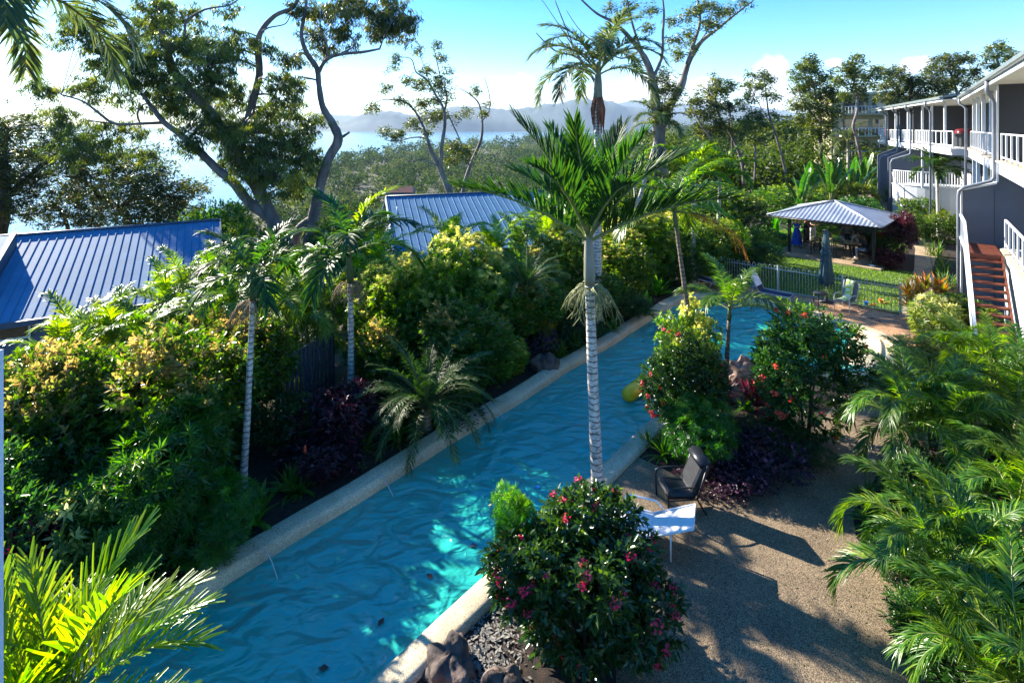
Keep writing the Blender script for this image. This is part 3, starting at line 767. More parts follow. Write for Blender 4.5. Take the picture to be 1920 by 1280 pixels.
S['spiky'] = rosette_mesh('spiky_head', mt['palm_lime'], 70, .95, .05, (-5, 88), .12, 6, young=.1, stem_h=1.6, heads=3, head_r=.55, prof=(.6, 1, .6, .03))
S['bird'] = rosette_mesh('bird_nest_fern', mt['podo'], 26, .75, .11, (25, 80), .45, 7, young=.3)
for i in range(3): S['pad%d' % i] = paddle_mesh('paddle_leaf', mt['banana'], mt['rachis'], L=(3.1, 2.8, 2.4)[i], leafL=(1.7, 1.5, 1.3)[i], W=(.55, .5, .42)[i], th0=(86, 74, 62)[i], bend=(14, 30, 48)[i], seed=i)
# ------------------------------------------------------------------ the setting: land, sea, hills, air
NS, ND = np.array([.7631, -.6463]), np.array([.6463, .7631])        # across / along the pool
def SR(s, r, z=0.0): return Vector((s * NS[0] + r * ND[0], s * NS[1] + r * ND[1], z))
def sstep(a, b, x):
    t = np.clip((x - a) / (b - a), 0, 1); return t * t * (3 - 2 * t)
def hgt(x, y):
    x = np.asarray(x, float); y = np.asarray(y, float)
    s = NS[0] * x + NS[1] * y; rr = ND[0] * x + ND[1] * y; Rr = np.hypot(x, y); az = np.degrees(np.arctan2(x, y))
    u = -13.2 - s
    sh = np.interp(az, [-180, -70, -48, -35, -24, -19, -10, 0, 10, 18, 26, 180], [200, 220, 250, 300, 430, 850, 1300, 1650, 2300, 3200, 20000, 20000])
    near = -np.clip(u * .22, 0, 2.0)
    fall = -43 * (1 - np.exp(-np.clip(u - 14, 0, None) / 80.0))
    keep = sstep(11, 24, az)
    z = near * (1 - .5 * keep) + fall * (1 - keep)
    z = np.where(Rr > sh, -57.0, np.where(Rr > sh * .93, z + (-57 - z) * (Rr - sh * .93) / (sh * .07), z))
    z = z + keep * sstep(60, 200, Rr) * 2.0
    return z
def hz(x, y): return float(hgt(x, y))
# terrain in polar rings, dense near
rad = np.concatenate([np.arange(0, 60, .8), np.geomspace(60, 9000, 90)])
azs = np.radians(np.concatenate([np.arange(-100, -60, 4), np.arange(-60, 62, .8), np.arange(62, 262, 8)]))
RR, AA = np.meshgrid(rad, azs, indexing='ij')
X, Y = RR * np.sin(AA), RR * np.cos(AA)
Z = hgt(X, Y)
Z += np.where(RR > 70, .5 * np.sin(X * .031 + 1) * np.cos(Y * .027), 0)
s_, r_ = NS[0] * X + NS[1] * Y, ND[0] * X + ND[1] * Y
under = (s_ > -11.8) & (s_ < 30) & (r_ > -22) & (RR < 62)
Z = np.where(under, -2.6, Z - .03)
nr, na = X.shape
V = np.stack([X, Y, Z], -1).reshape(-1, 3)
ii, jj = np.meshgrid(np.arange(nr - 1), np.arange(na), indexing='ij')
j2 = (jj + 1) % na
T = np.stack([ii * na + jj, ii * na + j2, (ii + 1) * na + j2, (ii + 1) * na + jj], -1).reshape(-1, 4)
tag(mobj('terrain', np_mesh('terrain', V, T, mt['terrain'], smooth=True)), kind='structure')

def sheet(name, outer, z, mat, holes=(), label=None):
    loops = [[Vector((p[0], p[1], 0)) for p in outer]] + [[Vector((p[0], p[1], 0)) for p in h] for h in holes]
    tris = mgeo.tessellate_polygon(loops)
    vs = [(p.x, p.y, z) for lp in loops for p in lp]
    fs = []
    for t in tris:
        a, b, c = (Vector(vs[i]) for i in t)
        fs.append(tuple(t) if (b - a).cross(c - a).z > 0 else tuple(reversed(t)))
    me = bpy.data.meshes.new(name); me.from_pydata(vs, [], fs); me.materials.append(mat); me.update()
    o = mobj(name, me); o['kind'] = 'structure'
    return o
def catmull(pts, k=6, closed=True):
    out = []; n = len(pts)
    for i in range(n if closed else n - 1):
        p = [np.array(pts[(i + j) % n] if closed else pts[min(max(i + j, 0), n - 1)], float) for j in (-1, 0, 1, 2)]
        for t in np.arange(k) / k:
            out.append(.5 * ((2 * p[1]) + (-p[0] + p[2]) * t + (2 * p[0] - 5 * p[1] + 4 * p[2] - p[3]) * t * t + (-p[0] + 3 * p[1] - 3 * p[2] + p[3]) * t ** 3))
    return out
# pool outline in (s, r)
end = catmull([(-8.99, 19.5), (-8.99, 21.0), (-8.5, 22.3), (-6.7, 22.95), (-4.7, 22.9), (-2.95, 22.4), (-1.85, 21.5), (-1.4, 20.2), (-1.85, 18.9), (-3.0, 17.9), (-4.5, 17.4), (-5.25, 16.2), (-5.5, 14.9), (-5.78, 13.6), (-5.85, 12.2)], 5, False)
rs = np.random.default_rng(4)
pool_sr = [(-8.99, 1.2)] + [(-8.99 + .02 * math.sin(r * 1.3) + .012 * rs.normal(), r) for r in np.arange(2, 19.5, .8)] + [tuple(q) for q in end] + [(-5.85 + .02 * math.sin(r * 1.1), r) for r in np.arange(11.6, 2, -.8)] + [(-5.85, 1.2)]
pool_in = [SR(*q) for q in pool_sr]
def offset(poly, d):
    out = []; n = len(poly)
    for i in range(n):
        a, b, c = poly[i - 1], poly[i], poly[(i + 1) % n]
        t1 = (b - a).normalized(); t2 = (c - b).normalized(); t = (t1 + t2).normalized()
        nn = Vector((-t.y, t.x, 0)); k = 1 / max(.5, nn.dot(Vector((-t1.y, t1.x, 0))))
        out.append(b + nn * d * k)
    return out
# orientation: outline runs clockwise seen from above -> left normal points outwards
prof = [(-.0, -.55), (-.0, -.02), (.012, .045), (.05, .085), (.10, .10), (.36, .105), (.41, .095), (.44, .06), (.45, -.0), (.45, -.35)]
rings_ = [offset(pool_in, dx) for dx, _ in prof]
n = len(pool_in); vs, fs = [], []
for k, (dx, z) in enumerate(prof):
    for i, p in enumerate(rings_[k]): vs.append((p.x, p.y, z + (.012 * math.sin(i * .9) if .0 < z else 0)))
for k in range(len(prof) - 1):
    for i in range(n): fs.append((k * n + i, k * n + (i + 1) % n, (k + 1) * n + (i + 1) % n, (k + 1) * n + i))
m = MB(); m.add(vs, fs, True)
cop = m.build('pool_coping', mt['coping']); tag(cop, 'long rounded pebble coping framing the turquoise lap pool', 'pool coping', kind='thing')
# inner ledge line at the beach end
arc = [G(px, py, -.02) for px, py in ((1598, 618), (1606, 607), (1622, 606), (1638, 618), (1650, 640), (1652, 664), (1644, 684))]
MB().tube(catmull([tuple(p) for p in arc], 4, False), .035, 6).build('ledge_edge', mt['coping'], cop)
jt = None
for i in range(9, n - 6, 5):
    m = MB(); m.tube([tuple(Vector((rings_[k][i].x, rings_[k][i].y, prof[k][1])) + Vector((0, 0, .001 if k > 2 else 0))) for k in range(1, len(prof) - 1)], .0035, 5, cap=True); m.build('joint', mt['darkstone'], cop)
# walls and floor of the basin
m = MB(); a, b = offset(pool_in, .01), offset(pool_in, .01)
m.add([(p.x, p.y, -.5) for p in a] + [(p.x, p.y, -1.5) for p in b], [(i, (i + 1) % n, n + (i + 1) % n, n + i) for i in range(n)], True)
tag(m.build('pool_wall', mt['poolfloor']), kind='structure')
gx = np.arange(-9.6, -.6, .3); gy = np.arange(.6, 24, .3)
SX, RY = np.meshgrid(gx, gy, indexing='ij')
bz = -1.3 + 1.26 * sstep(-5.2, -2.6, SX) * sstep(17.5, 19.6, RY)
PX, PY = SX * NS[0] + RY * ND[0], SX * NS[1] + RY * ND[1]
V = np.stack([PX, PY, bz], -1).reshape(-1, 3); na = len(gy)
ii, jj = np.meshgrid(np.arange(len(gx) - 1), np.arange(na - 1), indexing='ij')
T = np.stack([ii * na + jj, ii * na + jj + 1, (ii + 1) * na + jj + 1, (ii + 1) * na + jj], -1).reshape(-1, 4)
fm, fn_, fl_, fb_ = nodes_of('pool floor to sandy beach')
t_ = fn_.new('ShaderNodeTexCoord'); sp_ = fn_.new('ShaderNodeSeparateXYZ'); fl_.new(t_.outputs['Object'], sp_.inputs[0])
mr_ = fn_.new('ShaderNodeMapRange'); fl_.new(sp_.outputs['Z'], mr_.inputs[0]); mr_.inputs[1].default_value = -.9; mr_.inputs[2].default_value = -.25
ns_ = fn_.new('ShaderNodeTexNoise'); ns_.inputs['Scale'].default_value = 90; fl_.new(t_.outputs['Object'], ns_.inputs['Vector'])
mx_ = fn_.new('ShaderNodeMix'); mx_.data_type = 'RGBA'; fl_.new(mr_.outputs[0], mx_.inputs[0]); mx_.inputs[6].default_value = (.16, .42, .44, 1); mx_.inputs[7].default_value = (.66, .58, .36, 1)
fl_.new(mx_.outputs[2], fb_.inputs['Base Color']); fb_.inputs['Roughness'].default_value = .8
tag(mobj('pool_floor', np_mesh('pool_floor', V, T, fm, smooth=True)), kind='structure')
# water: fresnel mirror over a tinted, slightly milky body
wm, wnn, wll, wb = nodes_of('pool water')
wnn.remove(wb)
tcx = wnn.new('ShaderNodeTexCoord')
def wnoise(scale, det, dist, rot=0.0, st=(1, 1, 1)):
    mp = wnn.new('ShaderNodeMapping'); mp.inputs['Rotation'].default_value = (0, 0, rot); mp.inputs['Scale'].default_value = st
    wll.new(tcx.outputs['Object'], mp.inputs[0])
    x = wnn.new('ShaderNodeTexNoise'); x.inputs['Scale'].default_value = scale; x.inputs['Detail'].default_value = det; x.inputs['Distortion'].default_value = dist
    wll.new(mp.outputs[0], x.inputs['Vector']); return x.outputs['Fac']
n1, n2 = wnoise(1.45, 1.6, .9, .3, (1, 1.5, 1)), wnoise(5.5, 2.5, .8, -.4, (1, 1.4, 1))
ad = wnn.new('ShaderNodeMath'); ad.operation = 'MULTIPLY_ADD'; wll.new(n2, ad.inputs[0]); ad.inputs[1].default_value = .15; wll.new(n1, ad.inputs[2])
bp = wnn.new('ShaderNodeBump'); bp.inputs['Strength'].default_value = 1.0; bp.inputs['Distance'].default_value = .27; wll.new(ad.outputs[0], bp.inputs['Height'])
gl = wnn.new('ShaderNodeBsdfGlossy'); gl.inputs['Roughness'].default_value = .03; wll.new(bp.outputs[0], gl.inputs['Normal'])
tr = wnn.new('ShaderNodeBsdfTransparent'); tr.inputs['Color'].default_value = (.25, .85, .88, 1)
df = wnn.new('ShaderNodeBsdfDiffuse'); df.inputs['Color'].default_value = (.035, .58, .50, 1); wll.new(bp.outputs[0], df.inputs['Normal'])
mxa = wnn.new('ShaderNodeMixShader'); mxa.inputs[0].default_value = .55; wll.new(tr.outputs[0], mxa.inputs[1]); wll.new(df.outputs[0], mxa.inputs[2])
fr_ = wnn.new('ShaderNodeFresnel'); fr_.inputs['IOR'].default_value = 1.85
mxb = wnn.new('ShaderNodeMixShader'); wll.new(fr_.outputs[0], mxb.inputs[0]); wll.new(mxa.outputs[0], mxb.inputs[1]); wll.new(gl.outputs[0], mxb.inputs[2])
wll.new(mxb.outputs[0], wnn['Material Output'].inputs['Surface'])
pool_w = offset(pool_in, .01)
sheet('pool_water', [(p.x, p.y) for p in pool_w], -.12, wm)

hole = [(p.x, p.y) for p in offset(pool_in, .40)]
far_r = 58
outer = [SR(-13.2, -20), SR(-13.2, 15), SR(-13.2, 40), SR(-13.2, 50), SR(25, 50), SR(28, -20)]
sheet('garden_bed', [(p.x, p.y) for p in outer], 0.0, mt['bed'], [hole])
def gp(lst): return [(G(*q).x, G(*q).y) for q in lst]
deck = gp([(1196, 857), (1245, 880), (1290, 907), (1340, 925), (1385, 932), (1422, 928), (1446, 900), (1470, 870), (1500, 845), (1532, 800), (1580, 740), (1618, 705), (1652, 692), (1700, 695), (1740, 740), (1700, 830), (1640, 900), (1598, 960), (1606, 1010), (1650, 1050), (1700, 1080), (1745, 1160), (1760, 1280), (1900, 1700), (1180, 1700), (1150, 1180), (1060, 1060)]) + [tuple(SR(-5.44, 9.0))[:2]]
sheet('aggregate_deck', deck, .008, mt['aggregate'])
co = offset(pool_in, .43)
idx = [i for i, q in enumerate(pool_sr) if q[1] > 17.9 and q[0] > -8.9 or (q[1] > 20.5)]
inner = [co[i] for i in idx]
terr = [(p.x, p.y) for p in inner] + gp([(1655, 705), (1700, 712), (1760, 700), (1775, 650), (1740, 605), (1695, 592), (1600, 573), (1500, 554), (1420, 541), (1360, 532), (1300, 530)])
sheet('pebble_terrace', terr, .016, mt['terrace'])
sheet('lawn', gp([(1310, 520), (1360, 530), (1420, 540), (1500, 552), (1600, 571), (1692, 590), (1712, 540), (1722, 512), (1668, 506), (1700, 470), (1690, 440), (1600, 420), (1470, 430), (1400, 450), (1340, 470)]), .012, mt['lawn'])
sheet('garden_path', gp([(1690, 592), (1770, 640), (1752, 560), (1748, 505), (1762, 470), (1748, 438), (1715, 405), (1690, 380), (1652, 360), (1626, 358), (1630, 376), (1655, 398), (1690, 430), (1716, 466), (1714, 505), (1700, 545)]), .020, mt['path'])

# grass blades on the lawn and its ragged edge
pts = []
lp = [Vector((p[0], p[1])) for p in gp([(1310, 520), (1360, 530), (1420, 540), (1500, 552), (1600, 571), (1692, 590), (1712, 540), (1722, 512), (1668, 506), (1700, 470), (1690, 440), (1600, 420), (1470, 430), (1400, 450), (1340, 470)])]
def inside(x, y, poly):
    c = False; n = len(poly); j = n - 1
    for i in range(n):
        if (poly[i].y > y) != (poly[j].y > y) and x < (poly[j].x - poly[i].x) * (y - poly[i].y) / (poly[j].y - poly[i].y) + poly[i].x: c = not c
        j = i
    return c
def insidev(x, y, poly):
    c = np.zeros(len(x), bool); n = len(poly); j = n - 1
    for i in range(n):
        a = (poly[i].y > y) != (poly[j].y > y)
        xx = (poly[j].x - poly[i].x) * (y - poly[i].y) / (poly[j].y - poly[i].y + 1e-12) + poly[i].x
        c ^= a & (x < xx); j = i
    return c
gxx = rng.uniform(min(p.x for p in lp), max(p.x for p in lp), 90000); gyy = rng.uniform(min(p.y for p in lp), max(p.y for p in lp), 90000)
ok = insidev(gxx, gyy, lp)
ok &= ~insidev(gxx, gyy, [G(1462, 481).xy, G(1664, 510).xy, G(1700, 480).xy, G(1484, 459).xy])
gxx, gyy = gxx[ok][:34000], gyy[ok][:34000]; N = len(gxx)
D = randu(N) * np.array([.7, .7, 0]) + np.array([0, 0, 1.0])
V, T = leaves(np.stack([gxx, gyy, np.full(N, .01)], 1), D, randu(N), rng.uniform(.04, .09, N), rng.uniform(.02, .04, N), .1, 0)
C = np.repeat(np.stack([rng.random(N), (rng.random(N) < .1) * .6], 1), 4, 0)
tag(mobj('grass', np_mesh('grass', V, T, mt['grass'], None, C)), 'mown green lawn grass behind the loop-top fence', kind='stuff')

# sea
sm_, sn_, sl_, sb_ = nodes_of('sea water')
sb_.inputs['Base Color'].default_value = (.04, .20, .30, 1); sb_.inputs['Roughness'].default_value = .12; sb_.inputs['Specular IOR Level'].default_value = .6
tx = sn_.new('ShaderNodeTexCoord'); nx = sn_.new('ShaderNodeTexNoise'); nx.inputs['Scale'].default_value = .35; nx.inputs['Detail'].default_value = 8; sl_.new(tx.outputs['Object'], nx.inputs['Vector'])
bx = sn_.new('ShaderNodeBump'); bx.inputs['Strength'].default_value = .55; bx.inputs['Distance'].default_value = .8; sl_.new(nx.outputs['Fac'], bx.inputs['Height']); sl_.new(bx.outputs[0], sb_.inputs['Normal'])
me = bpy.data.meshes.new('sea'); me.from_pydata([(-30000, -3000, -50), (30000, -3000, -50), (30000, 30000, -50), (-30000, 30000, -50)], [], [(0, 1, 2, 3)]); me.materials.append(sm_)
tag(mobj('sea', me), kind='structure')

# far ranges across the bay
def ridge(name, depth, prof, thick, seed, amp):
    r = np.random.default_rng(seed)
    pxs = np.arange(-1500, 3000, 5.0)
    ys = np.interp(pxs, [p[0] for p in prof], [p[1] for p in prof])
    nzz = sum(np.sin(pxs * f + r.uniform(0, 6)) * a for f, a in ((.021, 1.6), (.05, 1.1), (.11, .7), (.23, .45), (.51, .3))) * amp
    ys = ys + nzz
    vs = []; rows = 9
    for k in range(rows):
        t = k / (rows - 1)
        dd = depth + thick * t
        h = math.sin(t * math.pi / 2) ** .8
        rough = sum(np.sin(pxs * f * (1 + .15 * k) + k * 1.7 + r.uniform(0, 6)) for f in (.03, .08, .19)) * 9 * amp * (1 if 0 < k < rows - 1 else 0)
        top = CZ - (ys - HY) / F * (depth + thick)
        z = -51 + (np.maximum(top, -50) + 51) * h + rough * h
        x = (pxs - CX) / F * dd
        vs.append(np.stack([x, np.full_like(x, dd) + 120 * np.sin(pxs * .017 + k), z], 1))
    x = vs[-1][:, 0] * 1.05; vs.append(np.stack([x, np.full_like(x, depth + thick * 2), np.full_like(x, -52)], 1))
    V = np.concatenate(vs); m_ = len(pxs); ii, jj = np.meshgrid(np.arange(rows), np.arange(m_ - 1), indexing='ij')
    T = np.stack([ii * m_ + jj, ii * m_ + jj + 1, (ii + 1) * m_ + jj + 1, (ii + 1) * m_ + jj], -1).reshape(-1, 4)
    tag(mobj(name, np_mesh(name, V, T, mt['hill'], smooth=True)), kind='structure')
ridge('hills', 6400, [(-1500, 240), (-200, 262), (0, 252), (60, 247), (150, 262), (250, 262), (330, 262), (590, 252), (630, 232), (672, 217), (730, 208), (775, 216), (815, 207), (842, 203), (878, 198), (922, 203), (962, 206), (998, 199), (1043, 196), (1092, 186), (1144, 190), (1180, 200), (1216, 206), (1265, 217), (1330, 214), (1400, 206), (1470, 222), (1560, 226), (1700, 205), (3000, 190)], 1500, 3, 1.0)
ridge('hills', 10500, [(-1500, 225), (-100, 234), (60, 236), (150, 238), (240, 236), (330, 241), (560, 226), (600, 213), (650, 216), (720, 220), (900, 214), (1100, 200), (1200, 186), (1240, 192), (1330, 200), (1400, 196), (1500, 212), (3000, 200)], 2000, 8, .9)

# the air between
hm = bpy.data.materials.new('haze air'); hm.use_nodes = True; hn, hl = hm.node_tree.nodes, hm.node_tree.links; hn.clear()
ho = hn.new('ShaderNodeOutputMaterial'); pv = hn.new('ShaderNodeVolumePrincipled'); pv.inputs['Color'].default_value = (.62, .80, 1.0, 1)
HAZE = 0.000055
pv.inputs['Density'].default_value = HAZE; pv.inputs['Anisotropy'].default_value = .0; hl.new(pv.outputs[0], ho.inputs['Volume'])
m = MB(); m.box(-16000, 16000, -3500, 15000, -58, 470); h_ob = m.build('haze', hm); tag(h_ob, 'pale blue sea haze over the bay', kind='stuff')
me = bpy.data.objects['sea'].data
for v, c in zip(me.vertices, ((-15900, -3400), (15900, -3400), (15900, 14900), (-15900, 14900))): v.co.x, v.co.y = c

mt['bushgreen'] = leafM('bushland leaves', (.016, .036, .008), (.05, .09, .014), (.14, .18, .03), .5, .35, spec=.2)
# woods seen as one mass
def crown_mass(name, label, cs, nleaf, size, mat, seed, flat=.75):
    r = np.random.default_rng(seed); B, D, L = [], [], []; tn = []
    cs = np.array(cs); n = len(cs)
    c = np.repeat(cs[:, :3], nleaf, 0); rad_ = np.repeat(cs[:, 3], nleaf)
    d = randu(n * nleaf, r); d[:, 2] = d[:, 2] * .9 + .25
    lob = np.repeat(r.normal(0, .3, (n, 5, 3)), 1, 0)
    pick = r.integers(0, 5, n * nleaf); off = lob[np.repeat(np.arange(n), nleaf), pick]
    p = c + (d * .62 + off) * rad_[:, None] * np.array([1, 1, flat]) * r.uniform(.75, 1.05, (n * nleaf, 1))
    dd = norm(np.cross(d, randu(n * nleaf, r)) + d * .15)
    V, T = leaves(p, dd, d + r.normal(0, .22, d.shape), rad_ * size * r.uniform(.6, 1.3, len(p)), rad_ * size * .6 * r.uniform(.6, 1.3, len(p)), .2, 0)
    tt = np.repeat(np.clip(r.normal(.45, .3, n), 0, 1), nleaf) + r.normal(0, .15, n * nleaf)
    tg = np.repeat((r.random(n) < .3) * r.random(n), nleaf)
    return tag(mobj(name, np_mesh(name, V, T, mt[mat], None, np.repeat(np.stack([np.clip(tt, 0, 1), tg], 1), 4, 0))), label, kind='stuff')
cs = []
while len(cs) < 3400:
    az = rng.uniform(-38, 20); Rr = math.exp(rng.uniform(math.log(62), math.log(2300)))
    x, y = Rr * math.sin(R(az)), Rr * math.cos(R(az)); z = hz(x, y)
    if z < -50.5: continue
    rad_ = (2.6 + Rr / 85) * rng.uniform(.6, 1.3); cs.append((x, y, z + rad_ * .5, rad_))
crown_mass('woodland', 'distant wooded slope running down to the bay', cs, 64, .30, 'wood_far', 31)
cs = []
while len(cs) < 150:
    az = rng.uniform(14, 36); Rr = rng.uniform(58, 120); x, y = Rr * math.sin(R(az)), Rr * math.cos(R(az))
    rad_ = rng.uniform(2.2, 3.8); top = 7.2 - .02 * Rr + rng.uniform(-2.5, 1.4)
    for zz in np.arange(1.5, top - rad_, 3.0): cs.append((x + rng.normal(0, .5), y, zz, rad_))
    cs.append((x, y, top - rad_ * .8, rad_))
cs2 = []
while len(cs2) < 420:
    az = rng.uniform(12, 38); Rr = math.exp(rng.uniform(math.log(118), math.log(900))); x, y = Rr * math.sin(R(az)), Rr * math.cos(R(az)); rad_ = rng.uniform(3, 5.5) + Rr / 160; cs2.append((x, y, hz(x, y) + rad_ * .7, rad_))
crown_mass('woodland', 'distant bush rising behind the gum trees on the right', cs2, 90, .24, 'wood_far', 35)
crown_mass('bushland', 'dense bushland closing the garden beyond the banana palms', cs, 300, .14, 'bushgreen', 33)
# ------------------------------------------------------------------ the apartment block on the right
U1 = np.array([.6018, .7986]); N1 = np.array([.7986, -.6018])       # along / into the block
def B1(s, r, z): return (s * N1[0] + r * U1[0], s * N1[1] + r * U1[1], z)
def bpart(name, mat, parent, *boxes, fn=B1, bevel=0.0, label=None):
    m = MB(fn)
    for b in boxes: m.box(*b)
    o = m.build(name, mt[mat] if isinstance(mat, str) else mat, parent, bevel)
    if label: o['label'] = label
    return o
def railing(parent, fn, s, r0, r1, z, step=.27, h=.98, cat=None, mat='white', horiz=False):
    """top rail, foot rail and single balusters, each a part"""
    f2 = fn if not horiz else (lambda a, b, c: fn(b, a, c))
    m = MB(f2); m.box(s - .03, s + .03, r0, r1, z + h - .045, z + h); m.build('top_rail', mt[mat], parent)
    m = MB(f2); m.box(s - .02, s + .02, r0, r1, z + .11, z + .15); m.build('foot_rail', mt[mat], parent)
    n = max(2, int(round((r1 - r0) / step)))
    me = None
    for i in range(n + 1):
        r = r0 + (r1 - r0) * i / n
        if me is None:
            bw = .02 if step < .4 else .04
            me = MB(f2).box(s - .025, s + .025, r - bw, r + bw, z, z + h - .045).mesh('baluster', mt[mat]); mobj('baluster', me, parent); p0 = Vector(f2(s, r, 0))
        else:
            mobj('baluster', me, parent, Vector(f2(s, r, 0)) - p0)
def pipe(parent, fn, pts, r=.055, mat='pipe', name='downpipe'):
    MB().tube([fn(*p) for p in pts], r, 8).build(name, mt[mat], parent)
def slider(parent, fn, s, r0, r1, z0, z1, n=2, horiz=False, label=None):
    """framed glass door or window, its glass a sub-part"""
    f2 = fn if not horiz else (lambda a, b, c: fn(b, a, c))
    m = MB(f2); w = .055
    m.box(s - .06, s, r0, r0 + w, z0, z1); m.box(s - .06, s, r1 - w, r1, z0, z1); m.box(s - .058, s - .002, r0 + w, r1 - w, z1 - w, z1); m.box(s - .058, s - .002, r0 + w, r1 - w, z0, z0 + w)
    for i in range(1, n):
        r = r0 + (r1 - r0) * i / n; m.box(s - .055, s - .003, r - .03, r + .03, z0 + w, z1 - w)
    fr = m.build('window_frame', mt['white'], parent)
    for i in range(n):
        a, b = r0 + (r1 - r0) * i / n + .035, r0 + (r1 - r0) * (i + 1) / n - .035
        MB(f2).box(s - .035, s - .02, a, b, z0 + w, z1 - w).build('pane', mt['glass'], fr)
blk = empty('apartment_block', B1(2.4, 26, 0), 'long two storey grey holiday apartment block with white balcony railings', 'apartment block')
binv = -Vector(blk.location)
def F1(s, r, z):
    p = B1(s, r, z); return (p[0] + binv.x, p[1] + binv.y, p[2] + binv.z)
# floors, walls
bpart('upper_floor_slab', 'lightgrey', blk, (2.46, 9, 13.5, 39.4, 5.50, 5.93), fn=F1)
bpart('lower_floor_slab', 'lightgrey', blk, (2.44, 9, 13.5, 25.0, 2.70, 3.00), fn=F1)
bpart('base_wall', 'lightgrey', blk, (2.50, 2.7, 13.4, 25.0, -.2, 2.70), fn=F1)
bpart('base_wall', 'grey_wall', blk, (2.50, 2.7, 26.35, 39.4, -.2, 2.9), fn=F1)
bpart('party_wall', 'dark_wall', blk, (2.47, 9, 26.2, 26.35, 5.93, 8.9), fn=F1, label='charcoal upper wall between two balconies')
m = MB(F1)
m.add([(1.46, 26.2, -.2), (9, 26.2, -.2), (9, 26.2, 5.5), (2.42, 26.2, 5.5), (2.42, 26.2, 5.10), (1.46, 26.2, 4.80),
       (1.46, 26.34, -.2), (9, 26.34, -.2), (9, 26.34, 5.5), (2.42, 26.34, 5.5), (2.42, 26.34, 5.10), (1.46, 26.34, 4.80)],
      [(0, 1, 2, 3, 4, 5), (11, 10, 9, 8, 7, 6), (0, 5, 11, 6), (5, 4, 10, 11), (4, 3, 9, 10), (3, 2, 8, 9), (1, 7, 8, 2), (0, 6, 7, 1)])
m.build('stair_wall', mt['grey_wall'], blk)
# panel joint and white edging of the stair wall
m = MB(F1); m.add([(1.40, 26.12, 4.80), (2.42, 26.12, 5.12), (2.42, 26.40, 5.12), (1.40, 26.40, 4.80), (1.40, 26.12, 4.87), (2.42, 26.12, 5.19), (2.42, 26.40, 5.19), (1.40, 26.40, 4.87)], [(0, 3, 2, 1), (4, 5, 6, 7), (0, 1, 5, 4), (1, 2, 6, 5), (2, 3, 7, 6), (3, 0, 4, 7)])
m.box(1.40, 1.455, 26.13, 26.40, -.1, 4.795); m.build('wall_edging', mt['white'], blk)
bpart('panel_joint', 'dark_wall', blk, (2.35, 2.365, 26.19, 26.198, 0, 4.9), (3.6, 3.615, 26.19, 26.198, 3, 5.4), fn=F1)
bpart('back_wall', 'lightgrey', blk, (6.4, 6.6, 12, 26.2, 3.0, 8.9), fn=F1)
bpart('back_wall', 'blue_wall', blk, (5.2, 5.4, 26.36, 32.2, 2.9, 8.9), fn=F1, label='deep blue inner balcony wall')
bpart('back_wall', 'lightgrey', blk, (5.2, 5.4, 32.2, 39.4, 2.9, 8.9), fn=F1)
bpart('side_wall', 'dark_wall', blk, (3.4, 5.2, 32.05, 32.2, 5.93, 8.9), fn=F1)
slider(blk, F1, 5.19, 33.0, 38.6, 5.95, 8.3, 4)
slider(blk, F1, 5.19, 26.9, 31.4, 5.95, 8.3, 3)
slider(blk, F1, 6.38, 19.0, 24.5, 5.95, 8.3, 3)
slider(blk, F1, 6.38, 19.0, 24.5, 3.05, 5.4, 3)
slider(blk, F1, 3.1, 27.2, 31.6, 3.0, 5.45, 3); slider(blk, F1, 3.1, 32.2, 38.8, 3.0, 5.45, 4)
bpart('front_wall', 'blue_wall', blk, (3.12, 3.3, 26.36, 39.4, 2.9, 5.5), fn=F1)
# caps, posts, railings
rr_ = np.arange(13.6, 39.2, .42)
me = MB(F1).box(2.36, 2.74, 13.6, 14.0, 5.935, 5.985).mesh('paver', mt['paver']); p0 = Vector(F1(0, 13.6, 0))
for r in rr_:
    if 25.95 < r < 26.4: continue
    mobj('paver', me, blk, Vector(F1(0, r, 0)) - p0)
me = MB(F1).box(2.34, 2.74, 13.6, 14.0, 3.005, 3.06).mesh('paver', mt['paver'])
for r in np.arange(13.6, 24.5, .42): mobj('paver', me, blk, Vector(F1(0, r, 0)) - p0)
railing(blk, F1, 2.52, 13.6, 25.9, 5.985, 1.25); railing(blk, F1, 2.52, 26.6, 38.9, 5.985, 1.15); railing(blk, F1, 2.5, 13.6, 24.7, 3.06, .9)
me = MB(F1).box(2.60, 2.74, 30.75, 30.89, 5.99, 8.74).mesh('post', mt['white'])
for r in (30.75, 34.0, 36.7, 39.0): mobj('post', me, blk, Vector(F1(0, r, 0)) - Vector(F1(0, 30.75, 0)))
me = MB(F1).box(2.60, 2.74, 30.75, 30.89, 2.92, 5.5).mesh('lower_post', mt['white'])
for r in (29.2, 33.0, 36.7, 39.0): mobj('lower_post', me, blk, Vector(F1(0, r, 0)) - Vector(F1(0, 30.75, 0)))
